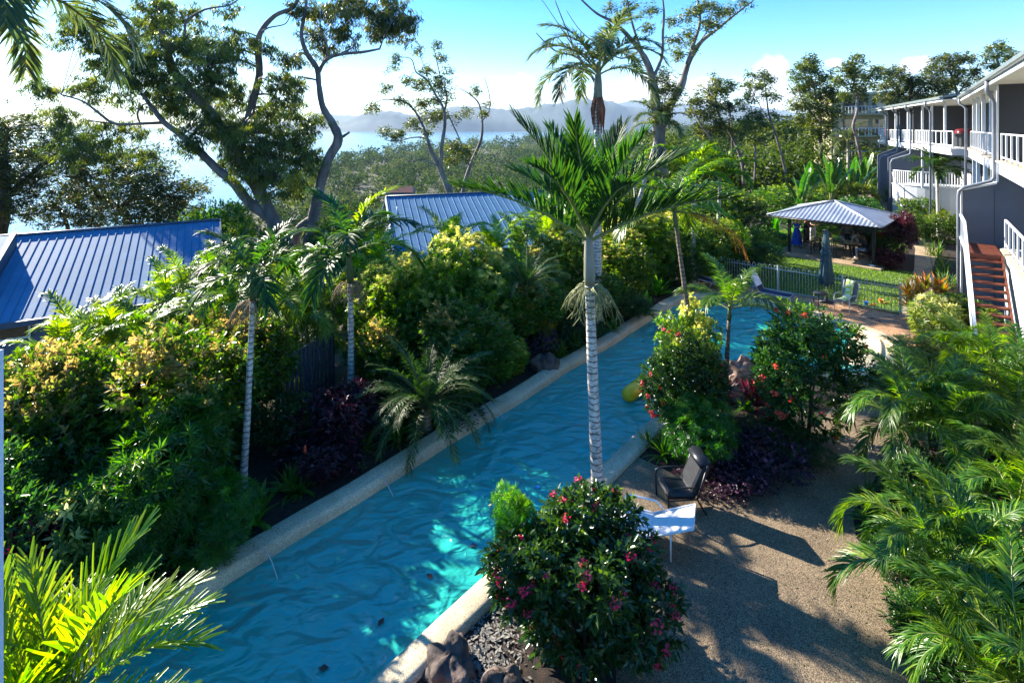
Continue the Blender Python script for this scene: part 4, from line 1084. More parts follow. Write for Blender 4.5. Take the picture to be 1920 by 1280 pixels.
# roof
m = MB(F1); m.add([(2.10, 10, 8.86), (2.10, 39.9, 8.86), (10, 39.9, 10.2), (10, 10, 10.2), (2.10, 10, 8.98), (2.10, 39.9, 8.98), (10, 39.9, 10.32), (10, 10, 10.32)], [(0, 3, 2, 1), (4, 5, 6, 7), (0, 1, 5, 4), (1, 2, 6, 5), (2, 3, 7, 6), (3, 0, 4, 7)])
rf = m.build('roof', mt['fascia'], blk)
bpart('soffit', 'cream', blk, (2.15, 9, 10, 39.8, 8.745, 8.775), fn=F1)
bpart('fascia', 'white', blk, (2.09, 2.14, 10, 39.86, 8.66, 8.845), fn=F1)
m = MB(F1); m.box(1.95, 2.085, 10, 39.9, 8.80, 8.93); m.build('gutter', mt['fascia'], rf, .02)
pipe(blk, F1, [(2.02, 24.7, 8.82), (2.02, 24.7, 8.45), (2.06, 24.8, 8.36), (2.28, 26.0, 8.25), (2.33, 26.1, 8.1), (2.33, 26.1, 5.35), (2.25, 26.08, 5.22), (1.5, 26.05, 4.95), (1.35, 26.05, 4.8), (1.33, 26.05, 4.6), (1.33, 26.05, 0)], .06)
pipe(blk, F1, [(2.02, 38.9, 8.82), (2.02, 38.9, 8.5), (2.2, 38.8, 8.35), (2.3, 38.8, 8.2), (2.3, 38.8, .3)], .06)
bpart('pipe_edging', 'white', blk, (2.40, 2.455, 26.06, 26.18, 5.2, 8.7), fn=F1)
for r in (29, 35.5): MB(F1).lathe([(.12, 0), (.14, .05), (.14, .07)], 12, (4.0, r, 8.67)).build('ceiling_light', mt['white'], blk)
# stair in front of the stair wall
st = empty('timber_staircase', B1(1.9, 24, 0), 'red stained open tread staircase rising beside the grey wall', 'staircase')
sinv = Vector(st.location)
def FS(s, r, z): p = Vector(B1(s, r, z)) - sinv; return tuple(p)
me = MB(FS).box(1.50, 2.32, 0, .27, -.045, 0).mesh('tread', mt['timber']); q0 = Vector(FS(0, 0, 0))
for i in range(16):
    z = 2.72 - i * .178; r = 23.75 - i * .285
    mobj('tread', me, st, Vector(FS(0, r, z)) - q0)
bpart('landing_deck', 'timber', st, *[(1.50, 2.36, 24.03 + i * .145, 24.16 + i * .145, 2.86, 2.9) for i in range(14)], fn=FS)
bpart('landing_beam', 'timber', st, (1.50, 2.36, 24.0, 24.04, 2.62, 2.855), fn=FS)
for s in (1.44, 2.33):
    m = MB(FS); m.add([(s, 24.0, 2.6), (s + .05, 24.0, 2.6), (s + .05, 19.2, -.35), (s, 19.2, -.35), (s, 24.0, 2.88), (s + .05, 24.0, 2.88), (s + .05, 19.2, -.08), (s, 19.2, -.08)], [(0, 1, 2, 3), (4, 7, 6, 5), (0, 3, 7, 4), (1, 5, 6, 2), (0, 4, 5, 1), (3, 2, 6, 7)])
    m.build('stringer', mt['timber'], st)
for (a, b, hz_) in ((1.36, 0, .98), (1.36, 0, .14)):
    MB(FS).add([(a, 26.1, 2.9 + hz_), (a + .07, 26.1, 2.9 + hz_), (a + .07, 24.0, 2.9 + hz_), (a, 24.0, 2.9 + hz_), (a + .07, 19.3, -.05 + hz_), (a, 19.3, -.05 + hz_)] + [(x, y, z + .07) for x, y, z in [(a, 26.1, 2.9 + hz_), (a + .07, 26.1, 2.9 + hz_), (a + .07, 24.0, 2.9 + hz_), (a, 24.0, 2.9 + hz_), (a + .07, 19.3, -.05 + hz_), (a, 19.3, -.05 + hz_)]],
               [(0, 1, 2, 3), (3, 2, 4, 5), (6, 9, 8, 7), (9, 11, 10, 8), (0, 3, 9, 6), (3, 5, 11, 9), (1, 7, 8, 2), (2, 8, 10, 4), (0, 6, 7, 1), (5, 4, 10, 11)]).build('handrail', mt['white'], st)
me = MB(FS).box(1.38, 1.415, 0, .035, .0, .98).mesh('baluster', mt['white'])
for i in range(18):
    r = 26.0 - i * .36; z = 2.9 if r > 24 else 2.9 - (24 - r) * .625
    mobj('baluster', me, st, Vector(FS(0, r, z)) - q0)

# ---- second block, turned a little, further along
U2 = np.array([.438, .899]); N2 = np.array([.899, -.438]); O2 = np.array([25.3, 30.6])
bl2 = empty('apartment_block', (O2[0], O2[1], 0), 'farther pale grey apartment block with curved white lower terrace', 'apartment block')
def F2(s, r, z): return (s * N2[0] + r * U2[0], s * N2[1] + r * U2[1], z)
bpart('upper_floor_slab', 'lightgrey', bl2, (.05, 7, .4, 24, 5.55, 5.93), fn=F2)
bpart('back_wall', 'lightgrey', bl2, (3.4, 3.6, .4, 24, -.3, 8.9), fn=F2)
bpart('inner_wall', 'dark_wall', bl2, (3.1, 3.38, 3.6, 11, 5.93, 8.7), fn=F2)
for r in (9.6, 14.2, 19.0): bpart('party_wall', 'dark_wall', bl2, (.0, 3.38, r, r + .15, 5.93, 8.7), fn=F2)
slider(bl2, F2, 3.38, .9, 3.2, 5.95, 8.2, 2); slider(bl2, F2, 3.38, 11.4, 14, 5.95, 8.2, 2); slider(bl2, F2, 3.38, 15, 18.4, 5.95, 8.2, 2)
slider(bl2, F2, 3.38, 1.2, 5.8, 3.0, 5.4, 3); slider(bl2, F2, 3.38, 7.2, 9.5, 3.0, 5.4, 2)
m = MB(F2); m.add([(-.55, -.3, 8.86), (-.55, 24, 8.86), (8, 24, 10.2), (8, -.3, 10.2), (-.55, -.3, 8.98), (-.55, 24, 8.98), (8, 24, 10.32), (8, -.3, 10.32)], [(0, 3, 2, 1), (4, 5, 6, 7), (0, 1, 5, 4), (1, 2, 6, 5), (2, 3, 7, 6), (3, 0, 4, 7)])
rf2 = m.build('roof', mt['fascia'], bl2)
bpart('soffit', 'cream', bl2, (-.5, 7, -.2, 23.9, 8.74, 8.77), fn=F2)
bpart('fascia', 'white', bl2, (-.555, -.51, -.25, 24, 8.66, 8.845), fn=F2)
m = MB(F2); m.box(-.69, -.56, -.3, 24, 8.80, 8.93); m.build('gutter', mt['fascia'], rf2)
me = MB(F2).box(.10, .22, 0, .12, 5.99, 8.72).mesh('post', mt['white'])
for r in (2.2, 5.2, 7.6, 12, 16.6, 21.5): mobj('post', me, bl2, Vector(F2(0, r, 0)))
me = MB(F2).box(.10, .22, 0, .12, 2.92, 5.52).mesh('lower_post', mt['white'])
for r in (5.2, 7.6, 12): mobj('lower_post', me, bl2, Vector(F2(0, r, 0)))
for r, sj in ((4.4, .28), (9.9, -.02), (14.5, -.02), (19.2, -.02)):
    pipe(bl2, F2, [(-.62, r - 1.2, 8.82), (-.62, r - 1.2, 8.5), (-.5, r - 1.0, 8.4), (-.15, r, 8.3), (-.1, r, 8.1), (-.1, r, 5.3 if r > 5 else .1)] + ([(-.15, r, 5.15), (-1.2, r + .1, 4.75), (-1.3, r + .1, 4.5), (-1.3, r + .1, 0)] if 5 < r < 15 else []), .06)
for r in (11.6, 16.2):        # side walls of the garden stairs
    m = MB(F2); m.add([(-1.2, r, -.2), (3.3, r, -.2), (3.3, r, 5.5), (0, r, 5.4), (-1.2, r, 4.8), (-1.2, r + .14, -.2), (3.3, r + .14, -.2), (3.3, r + .14, 5.5), (0, r + .14, 5.4), (-1.2, r + .14, 4.8)], [(0, 1, 2, 3, 4), (9, 8, 7, 6, 5), (0, 4, 9, 5), (4, 3, 8, 9), (3, 2, 7, 8), (1, 6, 7, 2)])
    m.build('stair_wall', mt['grey_wall'], bl2)
railing(bl2, F2, .12, 5.4, 9.5, 5.985, .45); railing(bl2, F2, .12, 9.9, 14.0, 5.985, .45); railing(bl2, F2, .12, 14.5, 18.8, 5.985, .45); railing(bl2, F2, .12, 19.2, 23.5, 5.985, .45)
railing(bl2, F2, .12, .5, 5.2, 5.985, 1.2)
bpart('balcony_edge', 'white', bl2, (-.02, .045, .4, 24, 5.72, 5.96), fn=F2)
# curved lower terrace wall
cv = []
for i in range(13):
    a = R(208 + 95 * i / 12); cv.append((1.7 + 3.2 * math.cos(a), 11.2 + 3.0 * math.sin(a)))
def arcwall(name, off, z0, z1, mat, th=.12):
    m = MB(F2); n = len(cv)
    vs = []
    for zz in (z0, z1):
        for k, (s, r) in enumerate(cv):
            for o_ in (off, off + th): 
                cx, cy = 1.7, 11.2; L = math.hypot(s - cx, r - cy); vs.append((cx + (s - cx) * (1 + o_ / L), cy + (r - cy) * (1 + o_ / L), zz))
    q = lambda lv, k, w: lv * 2 * n + k * 2 + w
    fs = []
    for k in range(n - 1):
        fs += [(q(0, k, 1), q(0, k + 1, 1), q(1, k + 1, 1), q(1, k, 1)), (q(0, k, 0), q(1, k, 0), q(1, k + 1, 0), q(0, k + 1, 0)), (q(1, k, 0), q(1, k, 1), q(1, k + 1, 1), q(1, k + 1, 0)), (q(0, k, 0), q(0, k + 1, 0), q(0, k + 1, 1), q(0, k, 1))]
    m.add(vs, fs); return m.build(name, mt[mat], bl2)
arcwall('terrace_wall', 0, -.2, 2.95, 'lightgrey'); arcwall('terrace_cap', -.04, 2.96, 3.03, 'white', .22); arcwall('terrace_rail', .04, 3.95, 4.0, 'white', .06)
me = MB().box(-.02, .02, -.02, .02, 3.03, 3.95).mesh('terrace_baluster', mt['white'])
for i in range(34):
    t = i / 33 * 12; k = min(int(t), 11); f = t - k
    s, r = cv[k][0] * (1 - f) + cv[k + 1][0] * f, cv[k][1] * (1 - f) + cv[k + 1][1] * f
    mobj('terrace_baluster', me, bl2, Vector(F2(s, r - .05, 0)))
bpart('terrace_floor', 'lightgrey', bl2, (-.2, 3.4, 9.6, 16.0, 2.8, 2.95), fn=F2)
s2 = empty('garden_stair', Vector(bl2.location) + Vector(F2(-.6, 9, 0)), 'dark open tread stair with white handrail at the far block', 'staircase')
for k, r0_ in ((0, 9.2),):
    me = MB(F2).box(-.5, .5, 0, .25, -.05, 0).mesh('tread', mt['bark_dark'])
    for i in range(15): mobj('tread', me, s2, Vector(F2(.05, 1.2 - i * .28, 2.75 - i * .18)))
    m = MB(F2); m.add([(-.55, 1.4, 3.7), (-.48, 1.4, 3.7), (-.48, -2.9, .8), (-.55, -2.9, .8), (-.55, 1.4, 3.8), (-.48, 1.4, 3.8), (-.48, -2.9, .9), (-.55, -2.9, .9)], [(0, 1, 2, 3), (4, 7, 6, 5), (0, 3, 7, 4), (1, 5, 6, 2), (0, 4, 5, 1), (3, 2, 6, 7)]); m.build('handrail', mt['white'], s2)
    m = MB(F2); m.add([(.5, 1.4, 2.6), (.56, 1.4, 2.6), (.56, -2.9, -.2), (.5, -2.9, -.2), (.5, 1.4, 2.95), (.56, 1.4, 2.95), (.56, -2.9, .1), (.5, -2.9, .1)], [(0, 1, 2, 3), (4, 7, 6, 5), (0, 3, 7, 4), (1, 5, 6, 2), (0, 4, 5, 1), (3, 2, 6, 7)]); m.build('stringer', mt['lightgrey'], s2)
    me = MB(F2).box(-.53, -.50, 0, .03, 0, .95).mesh('baluster', mt['white'])
    for i in range(12): mobj('baluster', me, s2, Vector(F2(0, 1.2 - i * .37, 2.8 - i * .245)))
mt['maroon'] = M('maroon enamel', (.12, .010, .015), None, 1, .35)
# barbecue and towel on the far balcony
bq = empty('balcony_barbecue', Vector(bl2.location) + Vector(F2(1.0, 1.8, 5.95)), 'black barbecue with red hood on the far upper balcony', 'barbecue')
MB().box(-.45, .45, -.28, .28, .08, .85).build('cabinet', mt['black'], bq); MB().box(-.75, -.46, -.25, .25, .78, .83).box(.46, .75, -.25, .25, .78, .83).build('side_shelf', mt['black'], bq)
MB().tube([(-.44, 0, .86), (.44, 0, .86)], .27, 12).build('hood', mt['maroon'], bq)
tw = MB(F2).box(.05, .20, 20.2, 20.9, 6.2, 7.0).mesh('towel', mt['pinktrim']); o = mobj('balcony_towel', tw, None, bl2.location); tag(o, 'pink towel hung over the farthest balcony railing', 'towel')

# ---- cream apartments up the slope
ap = empty('cream_apartments', (48.3, 72, 2), 'distant cream three storey apartments behind the gum trees', 'apartment building', rz=R(-14))
MB().box(-4.6, 3.2, 0, 8, -3, 9.6).build('body', mt['tan'], ap)
MB().box(3.2, 9, -1.2, 8, -3, 9.2).build('wing', mt['tan'], ap)
MB().box(-4.9, 3.5, -.3, 8, 9.6, 9.9).box(3.5, 9.2, -1.4, 8, 9.2, 9.45).build('parapet', mt['cream'], ap)
for zf in (1.0, 4.1, 7.0):
    MB().box(-3.8, 2.2, -1.3, -.01, zf - .25, zf).build('balcony_slab', mt['tan'], ap)
    MB().box(-3.8, 2.2, -1.34, -1.28, zf + .9, zf + .97).build('balcony_rail', mt['white'], ap)
    me = MB().box(-.025, .025, -1.33, -1.29, 0, .9).mesh('baluster', mt['white'])
    for i in range(16): mobj('baluster', me, ap, (-3.75 + i * .39, 0, zf))
    fr = MB().box(-3.2, -.2, -.06, -.002, zf, zf + 2.1).build('window', mt['glass'], ap); MB().box(-1.75, -1.68, -.09, -.062, zf, zf + 2.1).build('mullion', mt['white'], fr)
    fr = MB().box(.3, 1.9, -.06, -.002, zf, zf + 2.1).build('window', mt['glass'], ap); MB().box(1.06, 1.13, -.09, -.062, zf, zf + 2.1).build('mullion', mt['white'], fr)
    fr = MB().box(4.0, 5.4, -1.26, -1.202, zf + .9, zf + 1.7).build('window', mt['glass'], ap); MB().box(3.95, 5.45, -1.3, -1.262, zf + 1.7, zf + 1.8).build('sill', mt['white'], fr)
MB().box(2.5, 3.1, -.5, -.01, -3, 9.5).build('pilaster', mt['cream'], ap)

# ------------------------------------------------------------------ blue roofed houses below the hedge
def house(label, E, heading, t0, t1, w, rise, wall_h, extra=None, rib=.25):
    """E = front left eave corner; roof runs t0..t1 along the ridge direction, w deep to the ridge"""
    u = np.array([math.sin(heading), math.cos(heading)]); v = np.array([-math.cos(heading), math.sin(heading)])
    h = empty('blue_roofed_house', E, label, 'house')
    def FH(t, a, z): return (u[0] * t + v[0] * a, u[1] * t + v[1] * a, z)
    k = rise / w
    def slab(t0, t1, a0, a1, dz, th=.06):
        m = MB(FH); z0, z1 = a0 * k + dz, a1 * k + dz
        m.add([(t0, a0, z0 - th), (t1, a0, z0 - th), (t1, a1, z1 - th), (t0, a1, z1 - th), (t0, a0, z0), (t1, a0, z0), (t1, a1, z1), (t0, a1, z1)], [(0, 3, 2, 1), (4, 5, 6, 7), (0, 1, 5, 4), (1, 2, 6, 5), (2, 3, 7, 6), (3, 0, 4, 7)]); return m
    def ribs(t0, t1, a0, a1, dz, step=.23):
        m = MB(FH)
        for t in np.arange(t0 + .1, t1 - .05, step):
            z0, z1 = a0 * k + dz, a1 * k + dz
            m.add([(t - .02, a0, z0 + .002), (t + .02, a0, z0 + .002), (t + .02, a1, z1 + .002), (t - .02, a1, z1 + .002), (t - .012, a0, z0 + .026), (t + .012, a0, z0 + .026), (t + .012, a1, z1 + .026), (t - .012, a1, z1 + .026)], [(4, 5, 6, 7), (0, 1, 5, 4), (1, 2, 6, 5), (2, 3, 7, 6), (3, 0, 4, 7)])
        return m
    rf = slab(t0, t1, 0, w, 0).build('roof', mt['roofblue'], h)
    rb = ribs(t0, t1, 0, w, 0, rib).build('roof_ribs', mt['roofblue'], rf); rb['kind'] = 'stuff'
    m = MB(FH); z1 = w * k; m.add([(t0, w, z1 - .06), (t1, w, z1 - .06), (t1, 2 * w, -.06), (t0, 2 * w, -.06), (t0, w, z1), (t1, w, z1), (t1, 2 * w, 0), (t0, 2 * w, 0)], [(0, 3, 2, 1), (4, 5, 6, 7), (0, 1, 5, 4), (1, 2, 6, 5), (2, 3, 7, 6), (3, 0, 4, 7)]); m.build('back_roof', mt['roofblue'], h)
    MB(FH).tube([(t0, w, z1 + .03), (t1, w, z1 + .03)], .09, 8, flat=.6).build('ridge_cap', mt['roofdark'], rf)
    MB(FH).box(t0, t1, -.13, -.005, -.16, .0).build('gutter', mt['roofdark'], h)
    for tt in (t0 - .06, t1):
        m = MB(FH); m.add([(tt, 0, -.2), (tt + .06, 0, -.2), (tt + .06, w, z1 - .2), (tt, w, z1 - .2), (tt, 0, .06), (tt + .06, 0, .06), (tt + .06, w, z1 + .06), (tt, w, z1 + .06)], [(0, 3, 2, 1), (4, 5, 6, 7), (0, 1, 5, 4), (1, 2, 6, 5), (2, 3, 7, 6), (3, 0, 4, 7)]); m.build('barge_board', mt['white'] if tt < t0 and extra != 'lower' else mt['roofdark'], h)
    m = MB(FH); m.add([(t0 + .4, .5, -wall_h), (t1 - .4, .5, -wall_h), (t1 - .4, 2 * w - .5, -wall_h), (t0 + .4, 2 * w - .5, -wall_h), (t0 + .4, .5, .5 * k - .08), (t1 - .4, .5, .5 * k - .08), (t1 - .4, w, z1 - .1), (t0 + .4, w, z1 - .1), (t1 - .4, 2 * w - .5, .5 * k - .08), (t0 + .4, 2 * w - .5, .5 * k - .08)],
                      [(0, 1, 5, 4), (1, 2, 8, 6, 5), (2, 3, 9, 8), (3, 0, 4, 7, 9)]); m.build('wall', mt['houses'], h)
    return h, FH, slab, ribs, k
A = P(91, 593, 16)
h1, FH, slab, ribs, k1 = house('large blue ribbed roof house at the left edge', A, R(60), -6.0, 4.6, 5.0, 1.72, 3.4, 'lower')
lr = slab(-9.5, -1.75, .9, 4.2, .42).build('lower_roof', mt['roofblue'], h1); q = ribs(-9.5, -1.9, .9, 4.2, .42, .42).build('roof_ribs', mt['roofblue'], lr); q['kind'] = 'stuff'
m = MB(FH); m.add([(-1.82, .9, .9 * k1 - .1), (-1.68, .9, .9 * k1 - .1), (-1.68, 4.25, 4.25 * k1 - .1), (-1.82, 4.25, 4.25 * k1 - .1), (-1.82, .9, .9 * k1 + .52), (-1.68, .9, .9 * k1 + .52), (-1.68, 4.25, 4.25 * k1 + .52), (-1.82, 4.25, 4.25 * k1 + .52)], [(0, 3, 2, 1), (4, 5, 6, 7), (0, 1, 5, 4), (1, 2, 6, 5), (2, 3, 7, 6), (3, 0, 4, 7)]); m.build('parapet', mt['roofdark'], h1)
fr = MB(FH).box(-1.4, -.55, .44, .499, -.62, -.22).build('window', mt['glass'], h1)
MB(FH).box(-1.45, -.5, .42, .438, -.22, -.17).box(-1.45, -.5, .42, .438, -.67, -.62).box(-.55, -.50, .42, .438, -.62, -.22).build('window_frame', mt['white'], fr)
fr = MB(FH).box(.15, 1.6, .45, .499, -2.2, -.2).build('dark_doorway_panel', mt['black'], h1)  # solid black panel on the wall, its colour stands for the shade inside a doorway
for (px, py) in ((64, 468), (382, 440)):
    p = P(px, py, 19.9 if px < 100 else 22) - A; MB().tube([tuple(p + Vector((0, 0, -.12))), tuple(p + Vector((0, 0, .16)))], .035, 8).lathe([(.05, .16), (.05, .19)], 8, tuple(p)).build('roof_vent', mt['white'], h1)
E2 = P(743, 488, 25.6)
h2, FH2, slab2, ribs2, k2 = house('blue ribbed roof house with white barge board in the centre', E2, R(72.5), 0, 10.0, 6.5, 2.23, 3.4, None, .38)
p = P(745, 396, 28) - E2; MB().tube([tuple(p + Vector((0, 0, -.2))), tuple(p + Vector((0, 0, .22)))], .04, 8).build('roof_vent', mt['white'], h2)
p = P(1004, 378, 31) - E2; MB().tube([tuple(p + Vector((0, 0, -.2))), tuple(p + Vector((0, 0, .22)))], .05, 8).build('roof_vent', mt['white'], h2)
# small roofs far down the slope
for (px, py, d, w, c, lab) in ((752, 352, 150, 7, 'timber', 'long dark roofed shed far down the wooded slope'),):
    q = P(px, py, d); hh = empty('far_house', q, lab, 'house')
    MB().box(-w / 2, w / 2, -2.5, 2.5, -6, -.9).build('wall', mt['houses'], hh)
    m = MB(); m.add([(-w / 2 - .4, -3, -1), (w / 2 + .4, -3, -1), (w / 2 + .4, 3, -1), (-w / 2 - .4, 3, -1), (-w / 2 + .3, 0, .5), (w / 2 - .3, 0, .5)], [(0, 3, 2, 1), (0, 1, 5, 4), (1, 2, 5), (2, 3, 4, 5), (3, 0, 4)]); m.build('roof', mt[c], hh)
# ------------------------------------------------------------------ gazebo
GC = np.array([18.2, 30.1]); GA = np.array([.70, -.714]); GB = np.array([.714, .70])
def FG(a, b, z): return (GA[0] * a + GB[0] * b, GA[1] * a + GB[1] * b, z)
def WG(a, b, z): p = FG(a, b, z); return Vector((p[0] + GC[0], p[1] + GC[1], p[2]))
gz = empty('gazebo', (GC[0], GC[1], 0), 'open gazebo with grey corrugated hip roof on dark posts', 'gazebo')
MB(FG).box(-2.45, 2.65, -2.35, 2.5, -.2, .10).build('floor_slab', mt['path'], gz, .02)
me = MB(FG).box(-.07, .07, -.07, .07, .10, 2.25).mesh('post', mt['black'])
for a in (-1.85, 2.2):
    for b in (-1.6, 1.7): mobj('post', me, gz, FG(a, b, 0))
hx, hy, ze, zp = 2.72, 2.58, 2.22, 3.02
def hip(c0, c1, name):
    """one corrugated face between two eave corners and the peak"""
    c0, c1 = np.array(c0), np.array(c1); L = np.linalg.norm(c1 - c0); n = int(L / .05)
    vs, fs = [], []
    dn = np.array([-(c0 + c1)[0], -(c0 + c1)[1]]); dn = dn / np.linalg.norm(dn); reach = np.linalg.norm((c0 + c1) / 2)
    for i in range(n + 1):
        t = i / n; p = c0 * (1 - t) + c1 * t; w = 1 - abs(2 * t - 1); k = .016 * math.cos(2 * math.pi * i / 4)
        q = p + dn * reach * w
        vs += [FG(p[0], p[1], ze + k), FG(q[0], q[1], ze + (zp - ze) * w + k * min(1, w * 20 + .2))]
    for i in range(n): fs.append((2 * i, 2 * i + 2, 2 * i + 3, 2 * i + 1))
    m = MB(); m.add(vs, fs, False); return m.build(name, mt['greyroof'], gz)
cs4 = [(-hx, -hy), (hx, -hy), (hx, hy), (-hx, hy)]
for i in range(4): hip(cs4[i], cs4[(i + 1) % 4], 'roof_sheet')
for c in cs4: MB(FG).tube([(c[0], c[1], ze + .02), (0, 0, zp + .03)], .045, 6).build('hip_cap', mt['greyroof'], gz)
for i in range(4):
    a, b = cs4[i], cs4[(i + 1) % 4]; k = .985
    MB(FG).tube([(a[0] * k, a[1] * k, ze - .07), (b[0] * k, b[1] * k, ze - .07)], .05, 4).build('fascia', mt['black'], gz)
MB(FG).box(-1.9, 2.25, -1.64, -1.56, 2.06, 2.18).box(-1.9, 2.25, 1.66, 1.74, 2.06, 2.18).build('beam', mt['black'], gz)
MB(FG).box(-1.89, -1.81, -1.55, 1.65, 2.06, 2.18).box(2.16, 2.24, -1.55, 1.65, 2.06, 2.18).build('beam', mt['black'], gz)
scr = MB(FG)
for z in np.arange(.25, 2.0, .16): scr.box(-.2, 2.1, 1.72, 1.75, z, z + .12)
scr.build('slatted_screen', mt['fence_dark'], gz)['kind'] = 'stuff'

# dining table, things on it, chairs
tb = empty('dining_table', WG(.15, -.1, .10), 'oval timber outdoor dining table under the gazebo', 'table', rz=math.atan2(GA[1], GA[0]))
MB().lathe([(.01, .70), (.98, .70), (1.0, .715), (1.0, .735), (.98, .745), (.01, .745)], 32, sx=1.15, sy=.58).build('table_top', mt['tabletop'], tb)
me = MB().box(-.04, .04, -.04, .04, 0, .70).mesh('leg', mt['black'])
for x in (-.75, .75):
    for y in (-.35, .35): mobj('leg', me, tb, (x, y, 0))
def on_table(x, y):
    a = math.atan2(GA[1], GA[0]); c = WG(.15, -.1, .10 + .748); return Vector((c.x + math.cos(a) * x - math.sin(a) * y, c.y + math.sin(a) * x + math.cos(a) * y, c.z))
o = MB().lathe([(.035, 0), (.045, .01), (.045, .2), (.02, .26), (.016, .3), (.022, .305), (.022, .33)], 12).build('drink_bottle', mt['greenglass']); o.location = on_table(.05, .0); tag(o, 'green soft drink bottle standing on the gazebo table', 'bottle')
cupm = MB().lathe([(.03, 0), (.04, .11), (.036, .11), (.028, .01)], 12, cap=False).mesh('cup', mt['whiteplastic'])
for (x, y, lb) in ((-.28, .15, 'white cup left of the green bottle'), (.3, .12, 'white cup right of the green bottle'), (.7, .05, 'white cup near the right end of the table')):
    o = mobj('cup', cupm, None, on_table(x, y)); tag(o, lb, 'cup', 'cups on the gazebo table')
o = MB().lathe([(.02, 0), (.13, .015), (.15, .03), (.13, .03), (.02, .02)], 16).build('plate', mt['whiteplastic']); o.location = on_table(.45, -.18); tag(o, 'white plate on the front of the gazebo table', 'plate')
def dining_chair_parts():
    p = {}
    p['seat'] = MB().cbox((0, 0, .44), (.46, .44, .03)).mesh('seat', mt['vinyl'])
    m = MB()
    for i in range(6): m.cbox((0, .23 + .012 * i, .55 + i * .075), (.44, .015, .05), rx=-.12)
    p['back_slats'] = m.mesh('back_slats', mt['black'])
    for k, (x) in enumerate((-.24, .24)):
        p['frame%d' % k] = MB().tube([(x, -.22, 0), (x, -.24, .44), (x, -.23, .64), (x, -.1, .67), (x, .22, .65)], .018, 6).tube([(x, .30, 0), (x, .22, .45), (x, .32, 1.0)], .018, 6).mesh('side_frame', mt['black'])
    p['top'] = MB().tube([(-.24, .32, 1.0), (.24, .32, 1.0)], .018, 6).mesh('top_rail', mt['black'])
    return p
dcp = dining_chair_parts()
def dchair(loc, rz, label):
    e = empty('dining_chair', loc, label, 'chair', 'dark slat back chairs round the gazebo table', rz)
    for k, me in dcp.items(): mobj({'frame0': 'side_frame', 'frame1': 'side_frame', 'top': 'top_rail'}.get(k, k), me, e)
    return e
ga = math.atan2(GA[1], GA[0])
dchair(WG(-.55, -1.05, .10), ga + math.pi, 'dark chair with its back to the lawn, behind the closed umbrella')
dchair(WG(.55, -1.15, .10), ga + math.pi, 'dark slat back chair facing away, right of the closed umbrella')
dchair(WG(-1.35, -.1, .10), ga + R(90), 'dark chair at the left end of the gazebo table')
dchair(WG(-.7, .95, .10), ga, 'dark chair on the far side of the gazebo table, below the woman in cream')
dchair(WG(1.6, -.55, .10), ga - R(100), 'dark chair at the right end of the table under the seated person in patterned trousers')
dchair(WG(.95, .95, .10), ga, 'dark chair on the far side under the seated person with white sleeve')
# barbecue bench at the back right
bb = empty('barbecue_bench', WG(1.75, 1.1, .10), 'dark barbecue bench with steel top under the gazebo roof', 'barbecue bench', rz=ga)
MB().box(-.75, .6, -.28, .3, .0, .88).build('cabinet', mt['black'], bb); MB().box(-.8, .65, -.32, .34, .882, .93).build('bench_top', mt['fence_dark'], bb); MB().box(-.5, .1, -.2, .2, .932, 1.06).build('grill_hood', mt['vinyl'], bb, .03)
o = MB().box(-.22, .22, -.14, .14, 0, .30).build('cooler_box', mt['red'], None, .03); MB().box(-.23, .23, -.15, .15, .302, .36).build('lid', mt['red'], o, .02); o.location = WG(2.05, .95, 1.035); o.rotation_euler = (0, 0, ga); tag(o, 'bright red cooler box standing on the barbecue bench', 'cooler box')
o = MB().tube([(-.13, 0, .04), (0, .02, .05), (.13, 0, .03)], [.04, .05, .035], 8, flat=.7).tube([(-.12, .13, .04), (.02, .15, .05), (.14, .13, .03)], [.04, .05, .035], 8, flat=.7).build('white_shoes', mt['whiteplastic']); o.location = G(1637, 500, .10); tag(o, 'pair of white shoes at the foot of the right gazebo post', 'shoes')

